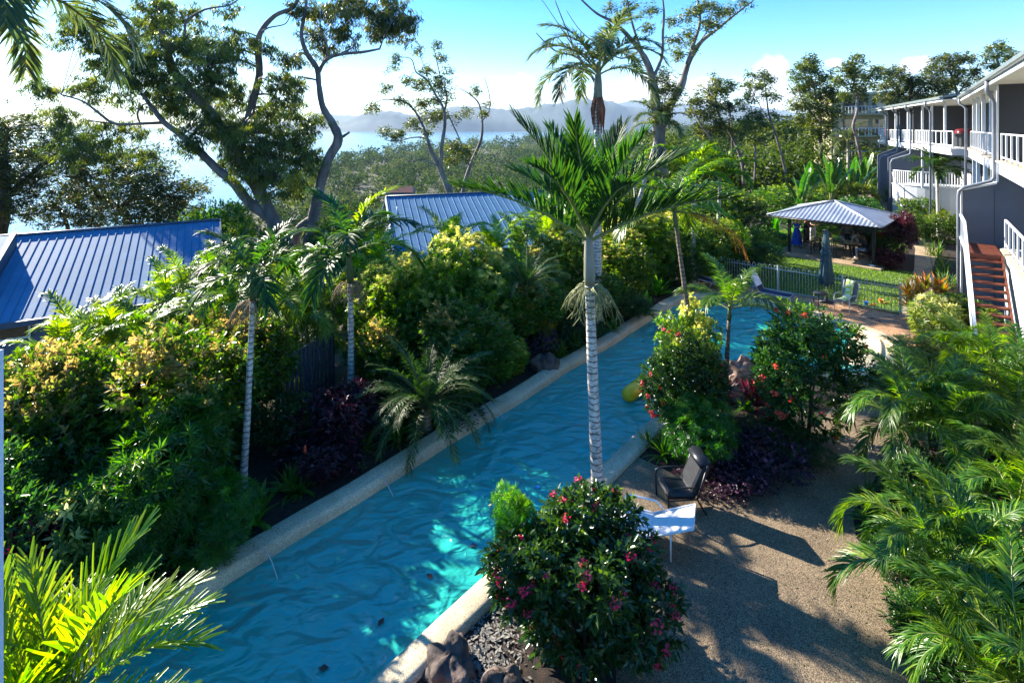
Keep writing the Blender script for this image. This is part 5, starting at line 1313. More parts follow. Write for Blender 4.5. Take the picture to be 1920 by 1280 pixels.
# ------------------------------------------------------------------ people
def skinned(name, mat, verts, edges, radii, parent, root=0, sub=1):
    me = bpy.data.meshes.new(name); me.from_pydata(verts, edges, []); me.materials.append(mt[mat] if isinstance(mat, str) else mat)
    o = mobj(name, me, parent)
    sk = o.modifiers.new('skin', 'SKIN'); sk.use_smooth_shade = True
    if not me.skin_vertices: 
        pass
    lay = me.skin_vertices[0].data if len(me.skin_vertices) else None
    if lay is None: raise RuntimeError('no skin layer')
    for i, r in enumerate(radii):
        rr = (r, r) if not isinstance(r, tuple) else r
        lay[i].radius = rr; lay[i].use_root = (i == root)
    s = o.modifiers.new('smooth', 'SUBSURF'); s.levels = sub; s.render_levels = sub
    return o
def person(label, loc, rz, J, h=1.0, dress=None, shirt=None, trousers=None, hair=('bark_dark', .0), shoes='black', sleeves='short', long_hair=False):
    """J: dict of joints in metres facing -Y"""
    e = empty('person', loc, label, 'person', None, rz); e.scale = (h, h, h)
    V = [J['pelvis'], J['waist'], J['chest'], J['neck'], J['chin'], J['head'], J['crown']]; Rr = [(.13, .10), (.115, .085), (.15, .095), .05, .055, (.078, .09), .055]
    E = [(0, 1), (1, 2), (2, 3), (3, 4), (4, 5), (5, 6)]
    idx = {}
    for sd in ('l', 'r'):
        par = 2
        for nm, r in (('sh', .055), ('el', .04), ('wr', .027), ('palm', (.036, .018))):
            V.append(J[nm + sd]); Rr.append(r); E.append((par, len(V) - 1)); par = len(V) - 1; idx[nm + sd] = par
        w = Vector(J['wr' + sd]); q = Vector(J['palm' + sd]); d = (q - w).normalized(); s = d.cross(Vector((0, 0, 1))); s = s.normalized() if s.length > .1 else Vector((1, 0, 0))
        for k, (off, ln) in enumerate(((-.03, .07), (-.01, .08), (.01, .075), (.03, .06))):
            V.append(tuple(q + s * off + d * .03)); Rr.append(.009); E.append((par, len(V) - 1)); V.append(tuple(q + s * off + d * (.03 + ln) - Vector((0, 0, .01)))); Rr.append(.008); E.append((len(V) - 2, len(V) - 1))
        V.append(tuple(q + s * .05)); Rr.append(.010); E.append((par, len(V) - 1))
        par = 0
        for nm, r in (('hip', .09), ('kn', .058), ('an', .038), ('toe', (.042, .03))):
            V.append(J[nm + sd]); Rr.append(r); E.append((par, len(V) - 1)); par = len(V) - 1
    skinned('body', 'skin', V, E, Rr, e)
    hd = Vector(J['head']); up = (Vector(J['crown']) - Vector(J['chin'])).normalized()
    f = Vector((0, -1, 0)); f = (f - up * f.dot(up)).normalized()
    m = MB(); r0 = hd + f * .085
    for s in (-.032, .032): m.lathe([(.001, -.008), (.012, 0), (.001, .008)], 6, tuple(r0 + Vector((s, 0, .012))))
    m.build('eyes', mt['black'], e); MB().tube([r0 + Vector((0, 0, .01)), r0 + f * .02 - Vector((0, 0, .02))], [.008, .014], 6).build('nose', mt['skin'], e); MB().tube([r0 + Vector((-.022, 0, -.045)), r0 + f * .005 + Vector((0, 0, -.047)), r0 + Vector((.022, 0, -.045))], .006, 5).build('mouth', mt['lips'], e)
    for s in (-1, 1): MB().lathe([(.001, -.02), (.015, 0), (.001, .02)], 6, tuple(hd + Vector((.085 * s, 0, 0))), sx=.5).build('ear', mt['skin'], e)
    hb = MB(); hb.blob(tuple(hd - f * .02 + up * .045), (.098, .108, .10), 3, .04)
    if long_hair: hb.tube([hd - f * .06 + Vector((0, 0, .03)), hd - f * .09 - Vector((0, 0, .1)), Vector(J['neck']) - f * .10 - Vector((0, 0, .12)), Vector(J['neck']) - f * .09 - Vector((0, 0, .25))], [.09, .095, .085, .03], 10)
    hb.build('hair', hair[0] if not isinstance(hair[0], str) else mt[hair[0]], e)
    if shirt:
        V = [J['pelvis'], J['waist'], J['chest'], tuple(Vector(J['neck']) - Vector((0, 0, .03)))]; Rr = [(.15, .12), (.14, .105), (.17, .115), .06]; E = [(0, 1), (1, 2), (2, 3)]
        for sd in ('l', 'r'):
            V.append(J['sh' + sd]); Rr.append(.075); E.append((2, len(V) - 1)); a, b = Vector(J['sh' + sd]), Vector(J['el' + sd])
            V.append(tuple(a.lerp(b, .75 if sleeves == 'short' else 1.0))); Rr.append(.06); E.append((len(V) - 2, len(V) - 1))
            if sleeves == 'long': V.append(tuple(b.lerp(Vector(J['wr' + sd]), .9))); Rr.append(.042); E.append((len(V) - 2, len(V) - 1))
        skinned('shirt', shirt, V, E, Rr, e)
    if trousers:
        V = [tuple(Vector(J['waist']) - Vector((0, 0, .04))), J['pelvis']]; Rr = [(.135, .105), (.155, .125)]; E = [(0, 1)]
        for sd in ('l', 'r'):
            V += [J['hip' + sd], J['kn' + sd], tuple(Vector(J['kn' + sd]).lerp(Vector(J['an' + sd]), .93))]; Rr += [.105, .078, .062]; k = len(V)
            E += [(1, k - 3), (k - 3, k - 2), (k - 2, k - 1)]
        skinned('trousers', trousers, V, E, Rr, e)
    if dress:
        m = MB(); n = 28; vs, fs = [], []
        rings2 = [(J['chest'], .17, .12, .06), (J['waist'], .135, .10, 0), (J['pelvis'], .18, .15, -.02), ((0, 0, .55), .22, .19, 0), ((0, 0, .12), .29, .26, 0)]
        for (c, rx, ry, dz) in rings2:
            for k in range(n):
                a = 2 * math.pi * k / n; fo = 1 + (.10 * math.sin(a * 9) if rx > .2 else 0)
                vs.append((c[0] + rx * fo * math.cos(a), c[1] + ry * fo * math.sin(a), c[2] + dz))
        for i in range(4):
            for k in range(n): fs.append((i * n + k, (i + 1) * n + k, (i + 1) * n + (k + 1) % n, i * n + (k + 1) % n))
        m.add(vs, fs, True); m.tube([Vector(J['chest']) + Vector((.09, 0, .05)), Vector(J['shl']) + Vector((-.05, 0, .04))], .025, 6); m.tube([Vector(J['chest']) + Vector((-.09, 0, .05)), Vector(J['shr']) + Vector((.05, 0, .04))], .025, 6)
        m.build('dress', mt[dress] if isinstance(dress, str) else dress, e)
    for sd in ('l', 'r'):
        a, t = Vector(J['an' + sd]), Vector(J['toe' + sd]); MB().tube([a - Vector((0, -.05, .045)), a.lerp(t, .5) - Vector((0, 0, .03)), t - Vector((0, 0, .0))], [.045, .05, .04], 8, flat=.75).build('shoe', mt[shoes], e)
    return e
def stand(arm_l=(-.30, -.18, 1.15), hand_l=(-.14, -.38, 1.16), arm_r=(.30, -.18, 1.15), hand_r=(.14, -.38, 1.16), lean=0.0, headf=0.0):
    L = lambda z, k=1.0: -lean * max(0, z - .95) * k
    J = {'pelvis': (0, 0, .95), 'waist': (0, L(1.1), 1.1), 'chest': (0, L(1.3), 1.30), 'neck': (0, L(1.46), 1.45), 'chin': (0, L(1.52) - .015, 1.52), 'head': (0, L(1.6) - .02 - headf, 1.60 - headf * .4), 'crown': (0, L(1.68) - .01 - headf * 1.3, 1.665 - headf * .7)}
    for s, k, ar, ha in ((-1, 'l', arm_l, hand_l), (1, 'r', arm_r, hand_r)):
        J['sh' + k] = (.175 * s, L(1.38), 1.38); J['el' + k] = ar; J['wr' + k] = ha
        a, h = Vector(ar), Vector(ha); J['palm' + k] = tuple(h + (h - a).normalized() * .06)
        J['hip' + k] = (.09 * s, 0, .86); J['kn' + k] = (.10 * s, -.02, .48); J['an' + k] = (.10 * s, .02, .09); J['toe' + k] = (.11 * s, -.14, .045)
    return J
def sit(lean=.1, arm=((-.28, -.12, .78), (-.15, -.36, .80)), arm2=((.28, -.12, .78), (.15, -.36, .80))):
    zz = .50
    J = {'pelvis': (0, .08, zz + .04), 'waist': (0, .08 - lean * .4, zz + .18), 'chest': (0, .08 - lean, zz + .38), 'neck': (0, .08 - lean * 1.3, zz + .54), 'chin': (0, .06 - lean * 1.4, zz + .61), 'head': (0, .04 - lean * 1.5, zz + .69), 'crown': (0, .03 - lean * 1.5, zz + .75)}
    for s, k, (ar, ha) in ((-1, 'l', arm), (1, 'r', arm2)):
        J['sh' + k] = (.175 * s, .08 - lean * 1.1, zz + .46); J['el' + k] = ar; J['wr' + k] = ha
        a, h = Vector(ar), Vector(ha); J['palm' + k] = tuple(h + (h - a).normalized() * .06)
        J['hip' + k] = (.09 * s, -.0, zz); J['kn' + k] = (.12 * s, -.40, zz + .02); J['an' + k] = (.12 * s, -.40 + .06 * s, .09); J['toe' + k] = (.13 * s, -.55 + .06 * s, .045)
    return J
mt['cobalt'] = M('cobalt dress fabric', (.01, .07, .62), (.03, .14, .80), 14, .6)
mt['cream_cloth'] = M('cream cotton', (.62, .52, .42), (.7, .6, .5), 12, .8); mt['white_cloth'] = M('white cotton', (.7, .7, .68), (.78, .78, .76), 8, .8)
mt['grey_cloth'] = M('grey green cotton', (.16, .17, .15), (.2, .21, .19), 12, .85); mt['dark_cloth'] = M('navy cotton', (.012, .016, .03), (.02, .026, .045), 12, .85)
mt['pattern_cloth'] = M('blue and white patterned cotton', (.10, .14, .35), (.65, .66, .72), 26, .8, contrast=(.47, .53))
mt['blonde'] = M('blonde hair', (.42, .27, .11), (.55, .38, .18), 30, .6); mt['redhair'] = M('orange red hair', (.55, .11, .015), (.68, .18, .03), 20, .55); mt['brownhair'] = M('brown hair', (.05, .025, .012), (.09, .045, .02), 30, .5)
person('blonde woman in a long cobalt blue dress holding a plate', G(1494, 462, .10), R(-25), stand(), dress='cobalt', hair=('blonde',), long_hair=True)
person('person in dark clothes with bright orange red hair bending forward', G(1509, 460, .10), R(35), stand(lean=.25, headf=.05), shirt='dark_cloth', trousers='dark_cloth', sleeves='long', hair=('redhair',), long_hair=True)
person('woman in cream top and white skirt trousers holding a bowl', G(1524, 455, .10), R(-10), stand(), shirt='cream_cloth', trousers='white_cloth', hair=('brownhair',), long_hair=True)
person('man in grey t-shirt and dark shorts leaning over the gazebo table', WG(.35, 1.25, .10), ga, stand(arm_l=(-.34, -.2, 1.08), hand_l=(-.3, -.42, .95), arm_r=(.36, -.2, 1.06), hand_r=(.28, -.42, .92), lean=.35), shirt='grey_cloth', trousers='dark_cloth', hair=('brownhair',))
person('person with white sleeves seated on the far side of the table', WG(.95, .95, .10), ga, sit(.12), shirt='white_cloth', trousers='dark_cloth', sleeves='long', hair=('brownhair',), shoes='whiteplastic')
person('seated person in dark top and patterned trousers at the right of the table', WG(1.6, -.55, .10), ga - R(100), sit(.15), shirt='dark_cloth', trousers='pattern_cloth', hair=('brownhair',), long_hair=True, shoes='whiteplastic')
o = MB().lathe([(.01, 0), (.11, .012), (.13, .03), (.11, .026), (.01, .015)], 14).build('plate', mt['whiteplastic']); q = G(1494, 462, .10); o.location = (q.x - .17, q.y - .38, 1.30); tag(o, 'white plate held by the woman in the blue dress', 'plate')

# ------------------------------------------------------------------ pool fence
def loop_fence(label, a, b, h=1.18, pitch=.22, post_ends=(True, True)):
    a, b = Vector(a), Vector(b); L = (b - a).length; u = (b - a) / L
    e = empty('pool_fence', a, label, 'fence', 'loop top pool fence')
    MB().tube([(0, 0, .10), tuple(u * L + Vector((0, 0, .10)))], .018, 6).build('bottom_rail', mt['fence_light'], e)
    MB().tube([(0, 0, h - .16), tuple(u * L + Vector((0, 0, h - .16)))], .018, 6).build('top_rail', mt['fence_light'], e)
    w = pitch / 4
    me = MB().tube([-u * w + Vector((0, 0, .05)), -u * w + Vector((0, 0, h - .07)), -u * w * .75 + Vector((0, 0, h - .03)), -u * w * .3 + Vector((0, 0, h - .003)), u * w * .3 + Vector((0, 0, h - .003)), u * w * .75 + Vector((0, 0, h - .03)), u * w + Vector((0, 0, h - .07)), u * w + Vector((0, 0, .05))], .0095, 5).mesh('loop', mt['fence_light'])
    n = int(L / pitch)
    for i in range(n): mobj('loop', me, e, u * (pitch * (i + .5)))
    me = MB().box(-.028, .028, -.028, .028, 0, h + .02).mesh('post', mt['fence_light'])
    for k in range(int(L // 2.4) + 2):
        t = min(k * 2.4, L); mobj('post', me, e, u * t)
    return e
fa, fb = G(1352, 530), G(1688, 589.5)
loop_fence('pale grey loop top pool fence dividing terrace and lawn', fa, fb)
loop_fence('short return of loop top fence beside the cordylines', fb + Vector((.04, .05, 0)), G(1748, 571))
# charcoal picket fence beyond the hedge
def picket(label, a, b, h, n, w=.11):
    a, b = Vector(a), Vector(b); u = (b - a); e = empty('picket_fence', a, label, 'fence'); an = math.atan2(u.y, u.x)
    me = MB().box(-w / 2, w / 2, -.012, .012, 0, h).mesh('picket', mt['fence_dark'])
    for i in range(n): mobj('picket', me, e, u * ((i + .5) / n), (0, 0, an))
    for z in (.25, h - .25): m = MB(); m.tube([(0, 0, z), tuple(u + Vector((0, 0, z)))], .035, 4); mobj('rail', m.mesh('rail', mt['fence_dark']), e, Vector((-math.sin(an), math.cos(an), 0)) * .05)
    m = MB(); m.tube([(0, 0, h + .02), tuple(u + Vector((0, 0, h + .02)))], .045, 4, flat=.6); m.build('cap_rail', mt['fence_dark'], e)
    me = MB().box(-.05, .05, -.05, .05, -.4, h + .02).mesh('post', mt['fence_dark'])
    for t in (0, .5, 1): mobj('post', me, e, u * t + Vector((0, .08, 0)))
    return e
pa, pb = P(518, 735, 14.4), P(618, 718, 16.2)
picket('charcoal picket fence between the hedge and the purple bush', (-5.75, 13.0, -.02), (-4.98, 14.7, -.02), 1.5, 13, .085)

# ------------------------------------------------------------------ loungers, chairs, umbrella
def lounger(label, hinge, rz, frame, sling, back_deg=35, arms=True, group=None):
    """hinge at local origin, head towards +X"""
    e = empty('sun_lounger', (hinge[0], hinge[1], 0), label, 'sun lounger', group, rz)
    hb = .30; L = 1.22; Lb = .78; w = .31; c, s = math.cos(R(back_deg)), math.sin(R(back_deg))
    MB().box(-L, 0, -w + .03, w - .03, hb - .012, hb).build('seat_sling', mt[sling], e)
    m = MB(); m.add([(0, -w + .03, hb), (Lb * c, -w + .03, hb + Lb * s), (Lb * c, w - .03, hb + Lb * s), (0, w - .03, hb)] + [(x - s * .014, y, z - c * .014) for x, y, z in [(0, -w + .03, hb), (Lb * c, -w + .03, hb + Lb * s), (Lb * c, w - .03, hb + Lb * s), (0, w - .03, hb)]], [(0, 1, 2, 3), (7, 6, 5, 4), (0, 4, 5, 1), (1, 5, 6, 2), (2, 6, 7, 3), (3, 7, 4, 0)]); m.build('back_sling', mt[sling], e)
    for y in (-w, w):
        MB().tube([(-L - .02, y, .0), (-L + .02, y, hb - .04), (-L + .08, y, hb), (0, y, hb), (.05, y, hb)], .018, 8).build('side_rail', mt[frame], e)
        MB().tube([(0, y, hb), (Lb * c, y, hb + Lb * s)], .018, 8).build('back_rail', mt[frame], e)
        MB().tube([(-.25, y, hb), (-.05, y, .0)], .016, 8).build('leg', mt[frame], e)
        if arms: MB().tube([(-.55, y * 1.05, hb), (-.5, y * 1.1, hb + .17), (-.4, y * 1.12, hb + .2), (.05, y * 1.12, hb + .2), (.16, y * 1.05, hb + .12)], .018, 8).build('arm', mt[frame], e)
        MB().tube([(Lb * c * .5, y, hb + Lb * s * .5), (.35, y, 0)], .014, 6).build('back_leg', mt[frame], e)
    MB().tube([(-L + .05, -w, hb), (-L + .05, w, hb)], .016, 6).build('cross_bar', mt[frame], e); MB().tube([(Lb * c, -w, hb + Lb * s), (Lb * c, w, hb + Lb * s)], .018, 6).build('head_bar', mt[frame], e)
    return e
lounger('white sling sun lounger with raised back behind the red flowering bush', (2.42, 9.25), R(-22), 'white', 'white_cloth', 26)
dl = lounger('navy sun lounger with raised back by the pool fence', (10.55, 22.55), R(137), 'lightgrey', 'navy', 62, False)
lounger('navy lounger lying flat, half hidden by the leaning palm', (8.9, 24.0), R(137), 'lightgrey', 'navy', 8, False)
# towel over the raised back
m = MB(); c, s = math.cos(R(62)), math.sin(R(62)); hb = .30
def bk(t, off): return (c * t - s * off, hb + s * t + c * off)
for side in (.03, -.03):
    pts = [bk(t, side) for t in (.80, .5, .22)]
    vs = []
    for (x, z) in pts:
        for y in np.linspace(-.30, .30, 5): vs.append((x + .01 * math.sin(y * 9), y, z))
    m.add(vs, [(i * 5 + j, i * 5 + j + 1, (i + 1) * 5 + j + 1, (i + 1) * 5 + j) for i in range(2) for j in range(4)])
a0, a1 = bk(.80, .03), bk(.80, -.03); m.add([(a0[0], -.3, a0[1]), (a0[0], .3, a0[1]), (bk(.83, 0)[0], .3, bk(.83, 0)[1]), (bk(.83, 0)[0], -.3, bk(.83, 0)[1]), (a1[0], -.3, a1[1]), (a1[0], .3, a1[1])], [(0, 1, 2, 3), (3, 2, 5, 4)])
tw = m.build('pool_towel', mt['towel']); tw.location = dl.location; tw.rotation_euler = dl.rotation_euler; tag(tw, 'white towel with pink hem draped over the navy lounger back', 'towel')
x, z = bk(.2, -.032); x2, z2 = bk(.24, -.032); m = MB(); m.box(x - .01, x + .01, -.30, .30, z - .05, z2); m.build('hem', mt['pinktrim'], tw)
so = tw.modifiers.new('thick', 'SOLIDIFY'); so.thickness = .008
# stool table
stl = empty('side_table', G(1538, 574), 'small round dark side table beside the closed umbrella', 'side table')
MB().lathe([(.01, .50), (.26, .50), (.27, .51), (.27, .53), (.01, .535)], 24).build('table_top', mt['black'], stl)
for k in range(4):
    a = math.pi / 4 + k * math.pi / 2; MB().tube([(.22 * math.cos(a), .22 * math.sin(a), .5), (.25 * math.cos(a), .25 * math.sin(a), 0)], .014, 6).build('leg', mt['black'], stl)
# closed umbrella
um = empty('closed_umbrella', G(1549, 566), 'closed teal canvas umbrella standing at the pool fence', 'umbrella')
MB().lathe([(.3, 0), (.3, .05), (.06, .09), (.06, .2)], 20).build('base', mt['black'], um)
MB().tube([(0, 0, .05), (0, 0, 2.95)], .024, 10).build('pole', mt['lightgrey'], um)
m = MB(); n = 32; vs, fs = [], []
for i, (r, z) in enumerate([(.03, 2.98), (.09, 2.86), (.13, 2.5), (.17, 2.0), (.22, 1.5), (.27, 1.05), (.26, .80), (.20, .72)]):
    for k in range(n):
        a = 2 * math.pi * k / n; fo = 1 + .22 * math.sin(8 * a + .4 * i) * min(1, i * .3); vs.append((r * fo * math.cos(a) * .95, r * fo * math.sin(a) * .8, z + .05 * math.sin(4 * a) * (i > 5)))
for i in range(7):
    for k in range(n): fs.append((i * n + k, (i + 1) * n + k, (i + 1) * n + (k + 1) % n, i * n + (k + 1) % n))
m.add(vs, fs, True); m.build('canopy', mt['umbrella'], um)
MB().lathe([(.15, 1.98), (.22, 2.0), (.22, 2.05), (.15, 2.07)], 16, cap=False).build('strap', mt['umbrella'], um)
# chairs
def padded_chair(label, loc, rz, fab, frame, pillow=True, towel=False):
    e = empty('padded_armchair' if pillow else 'sling_chair', loc, label, 'chair', None, rz)
    t = .17 if pillow else .03
    MB().cbox((0, -.02, .40), (.50, .52, t), rx=R(-4)).build('seat_cushion' if pillow else 'seat', mt[fab], e, t * .4)
    MB().cbox((0, .31, .72), (.50, t, .72), rx=R(-20)).build('back_cushion' if pillow else 'backrest', mt[fab], e, t * .4)
    if pillow: MB().tube([(-.23, .40, 1.04), (.23, .40, 1.04)], .12, 12, flat=.8).build('head_roll', mt[fab], e)
    for s in (-1, 1):
        x = .29 * s
        MB().tube([(x, -.26, 0), (x, -.28, .42), (x, -.27, .60), (x, -.20, .635), (x, .05, .64), (x, .27, .60)], .016, 8).build('arm_frame', mt[frame], e)
        MB().tube([(x, .38, 0), (x, .22, .36), (x, .40, 1.08)], .016, 8).build('rear_frame', mt[frame], e)
        MB().tube([(x, -.27, .37), (x, .22, .36)], .014, 6).build('seat_rail', mt[frame], e)
    return e
pc = padded_chair('black padded armchair with head roll on the aggregate deck', (3.15, 10.15, .01), R(-84), 'vinyl', 'black')
pc.scale = (1.08, 1.12, .84)
MB().lathe([(.001, 0), (.05, .002), (.05, .006), (.001, .008)], 16, (-.02, -.14, .478), sx=1.4).build('badge', mt['whiteplastic'], pc)
gc_ = padded_chair('taupe sling armchair by the fence with a lime towel over it', G(1586, 582, .02), R(-62), 'greyfabric', 'fence_light', False)
m = MB(); vs = []
prof_ = [(.36, .30), (.30, .50), (.24, .44), (.02, .43)]
path = [(.47, .62), (.50, .85), (.455, 1.10), (.40, 1.12), (.34, 1.04), (.24, .75), (.15, .47), (-.05, .455), (-.28, .45)]
for (y, z) in path:
    for x in np.linspace(-.19, .12, 4): vs.append((x + .012 * math.sin(z * 20), y, z + .006 * math.sin(x * 40)))
m.add(vs, [(i * 4 + j, i * 4 + j + 1, (i + 1) * 4 + j + 1, (i + 1) * 4 + j) for i in range(len(path) - 1) for j in range(3)], True)
tw = m.build('green_towel', mt['green_towel']); tw.location = gc_.location; tw.rotation_euler = gc_.rotation_euler; so = tw.modifiers.new('thick', 'SOLIDIFY'); so.thickness = .01; tag(tw, 'lime and cream striped towel over the taupe chair', 'towel')
# small things
def flip(loc, rz, label):
    o = MB().lathe([(.045, 0), (.05, .008), (.045, .016)], 14, sy=2.6).build('flip_flop', mt['navy']); MB().tube([(-.04, -.02, .016), (0, -.07, .045), (.04, -.02, .016)], .006, 5).build('strap', mt['navy'], o)
    o.location = loc; o.rotation_euler = (0, 0, rz); tag(o, label, 'flip flop', 'flip flops on the terrace')
flip(G(1633, 597, .02), R(60), 'navy flip flop on the orange paving, nearer the fence'); flip(G(1646, 602, .02), R(40), 'navy flip flop on the orange paving, nearer the pool edge')
def toy(label, q, mats):
    e = empty('toy_bucket', q, label, 'toy')
    MB().lathe([(.06, 0), (.09, .16), (.10, .165), (.085, .165), (.055, .01)], 14, cap=False).build('bucket', mt[mats[0]], e); MB().tube([(-.09, 0, .16), (-.06, 0, .24), (.06, 0, .24), (.09, 0, .16)], .007, 5).build('bucket_handle', mt[mats[1]], e)
    MB().tube([(.14, .02, .02), (.3, .05, .03)], .02, 6).blob((.36, .06, .04), (.07, .05, .02), 2, .05).build('spade', mt[mats[1]], e)
toy('blue toy bucket with red spade on the lawn by the fence', G(1624, 573), ('blueplastic', 'red')); toy('pale orange toy bucket on the lawn, right of the blue one', G(1652, 569), ('orangeplastic', 'orangeplastic'))
fl = MB(); a, b = G(1176, 746, -.02), G(1214, 718, -.02); d = (b - a)
fl.tube([a + d * t + Vector((0, 0, .05 + .03 * math.sin(t * 3))) for t in (-.06, -.03, 0, .05, .2, .5, .8, .95, 1.0, 1.03)], [.03, .12, .165, .19, .2, .2, .2, .18, .12, .03], 18)
tag(fl.build('pool_float', mt['yellow']), 'yellow inflatable float lying on the pool water', 'pool float')
bl = empty('bollard_light', G(917, 722), 'dark garden bollard light with white louvres at the hedge', 'garden light')
MB().lathe([(.05, 0), (.05, .62)], 12).build('post', mt['black'], bl); MB().lathe([(.075, .80), (.06, .84), (.01, .86)], 12).build('cap', mt['black'], bl)
MB().lathe([(.035, .62), (.035, .80)], 10).build('lamp_core', mt['whiteplastic'], bl)
for z in (.66, .71, .76): MB().lathe([(.05, 0), (.075, -.015), (.075, -.005), (.05, .012)], 12, (0, 0, z), cap=False).build('louvre', mt['whiteplastic'], bl)
jm, jn, jl, jb = nodes_of('thin water jet'); jb.inputs['Base Color'].default_value = (.75, .85, .9, 1); jb.inputs['Roughness'].default_value = .08; jb.inputs['Transmission Weight'].default_value = .4
for (px, py, ln, lb) in ((496, 1032, .30, 'thin water jet trickling from the coping, lower left'), (710, 890, .34, 'thin water jet trickling from the coping beside the purple bush'), (919, 757, .3, 'thin water jet trickling from the coping below the bollard light')):
    q = G(px, py, .1); n_ = Vector((NS[0], NS[1], 0))
    o = MB().tube([q - n_ * .05, q + n_ * .12 + Vector((0, 0, .02)), q + n_ * .28 + Vector((0, 0, -.06)), q + n_ * (.28 + ln * .6) + Vector((0, 0, -.225))], [.006, .007, .007, .009], 6).build('water_jet', jm); tag(o, lb, 'water jet', 'water jets along the pool')
lm = mt['bark_dark']
for i, (px, py, lb, mm) in enumerate(((606, 1252, 'dark leaf floating near the bottom edge of the pool', 'bark_dark'), (714, 1166, 'dark leaf floating mid pool left of the lower coping', 'bark_dark'), (806, 1080, 'dark leaf floating mid pool, farther than two others', 'bark_dark'), (888, 1022, 'dark blue leaf floating beside the flowering bush', 'navy'), (1008, 912, 'bright blue scrap floating left of the palm trunk', 'blueplastic'))):
    q = G(px, py, -.105); m = MB(); m.add([(-.07, 0, 0), (0, .045, .012), (.08, .01, .004), (.01, -.05, .01)], [(0, 3, 2), (0, 2, 1)]); o = m.build('floating_leaf', mt[mm]); o.location = q; o.rotation_euler = (0, 0, i * 1.1); so = o.modifiers.new('thick', 'SOLIDIFY'); so.thickness = .003; tag(o, lb, 'leaf')
def boulder(label, loc, s, seed, mat='darkstone', rz=0):
    m = MB(); m.blob((0, 0, 0), s, seed, .16, 44, 30)
    from mathutils import noise as mn
    q = []
    for v in m.v:
        w = Vector(v); k = mn.fractal(w * 4.5 + Vector((seed, 0, 0)), 1.0, 2.0, 5) * .10 + abs(mn.noise(w * 2.5 + Vector((0, seed, 0)))) * -.10
        q.append(tuple(w * (1 + k / max(.3, w.length))))
    m.v = q; o = m.build('boulder', mt[mat]); o.location = loc; o.rotation_euler = (0, 0, rz); tag(o, label, 'boulder')
boulder('dark boulder against the lower right coping', G(838, 1262) + Vector((0.04, 0, .02)), (.38, .32, .26), 3)
boulder('brown boulder at the bottom edge below the dark one', G(835, 1330) + Vector((.05, -.05, .02)), (.36, .28, .26), 7, 'stone', .6)
boulder('dark boulder half under the red flowering bush', G(945, 1300) + Vector((0, 0, .0)), (.34, .32, .26), 9, 'darkstone', 1.2)
boulder('large pinkish boulder at the pool edge between flowering bushes', G(1388, 722) + Vector((0, 0, .15)), (.95, .6, .5), 5, 'stone', .5)
boulder('small pinkish boulder beside the large one', G(1350, 745) + Vector((0, 0, .1)), (.4, .4, .33), 6, 'stone', 1.5)
boulder('dark boulder behind the far coping by the crotons', G(1022, 694) + Vector((0, 0, .1)), (.42, .3, .34), 8)
# loose bark chips near the boulders
N = 900; q0 = np.array(G(915, 1215)); bx_ = rng.normal(0, 1, (N, 2)) * np.array([.28, .55]); c0 = np.stack([q0[0] + bx_[:, 0], q0[1] + bx_[:, 1], np.full(N, .02)], 1); sS = c0[:, 0] * NS[0] + c0[:, 1] * NS[1]; c0 = c0[sS > -5.35]; N = len(c0)
V, T = leaves(c0, randu(N) * np.array([1, 1, .25]), randu(N) * .3 + np.array([0, 0, 1.]), rng.uniform(.05, .1, N), rng.uniform(.02, .045, N), .1, 0)
tag(mobj('bark_mulch', np_mesh('bark_mulch', V, T, mt['greyfabric'])), 'loose grey bark chips beside the lower coping', kind='stuff')
# near structures of the viewer's own building
pl = empty('gate_pillar', (-3.75, 4.45, 0), 'grey capped pillar under the bright palm, bottom left corner', 'pillar', rz=R(20))
MB().cbox((0, 0, .95), (.34, .34, 1.9)).build('shaft', mt['lightgrey'], pl); m = MB(); m.add([(-.24, -.24, 1.91), (.24, -.24, 1.91), (.24, .24, 1.91), (-.24, .24, 1.91), (0, 0, 2.07)], [(0, 3, 2, 1), (0, 1, 4), (1, 2, 4), (2, 3, 4), (3, 0, 4)]); m.build('cap', mt['greyroof'], pl)
o = MB().box(-1.70, -1.487, 1.5, 1.56, 4.9, 6.55).build('balcony_post', mt['white']); tag(o, 'slim pale balcony post edge at the far left', 'post')

def balcony_chair(loc, rz, label):
    e = empty('balcony_chair', loc, label, 'chair', 'chairs on the balconies', rz)
    for k, me in dcp.items(): mobj({'frame0': 'side_frame', 'frame1': 'side_frame', 'top': 'top_rail'}.get(k, k), me, e)
for r, s_, rz, lb in ((28.5, 3.6, 2.2, 'dark chair on the near upper balcony behind the white railing'), (34.5, 3.7, 1.2, 'dark chair farther along the near upper balcony')):
    balcony_chair(Vector(B1(s_, r, 5.935)), rz, lb)
for r, s_, rz, lb in ((3.4, 1.4, 2.6, 'dark chair beside the barbecue on the far balcony'), (4.6, 2.0, .6, 'dark chair in the middle of the far balcony')):
    balcony_chair(Vector(bl2.location) + Vector(F2(s_, r, 5.935)), rz, lb)
bt = empty('balcony_table', Vector(bl2.location) + Vector(F2(1.6, 4.1, 5.935)), 'small round table on the far balcony between two chairs', 'table')
MB().lathe([(.01, .70), (.4, .70), (.4, .73), (.01, .73)], 20).build('table_top', mt['fence_light'], bt); MB().lathe([(.22, 0), (.22, .02), (.03, .04), (.03, .70)], 14).build('pedestal', mt['black'], bt)
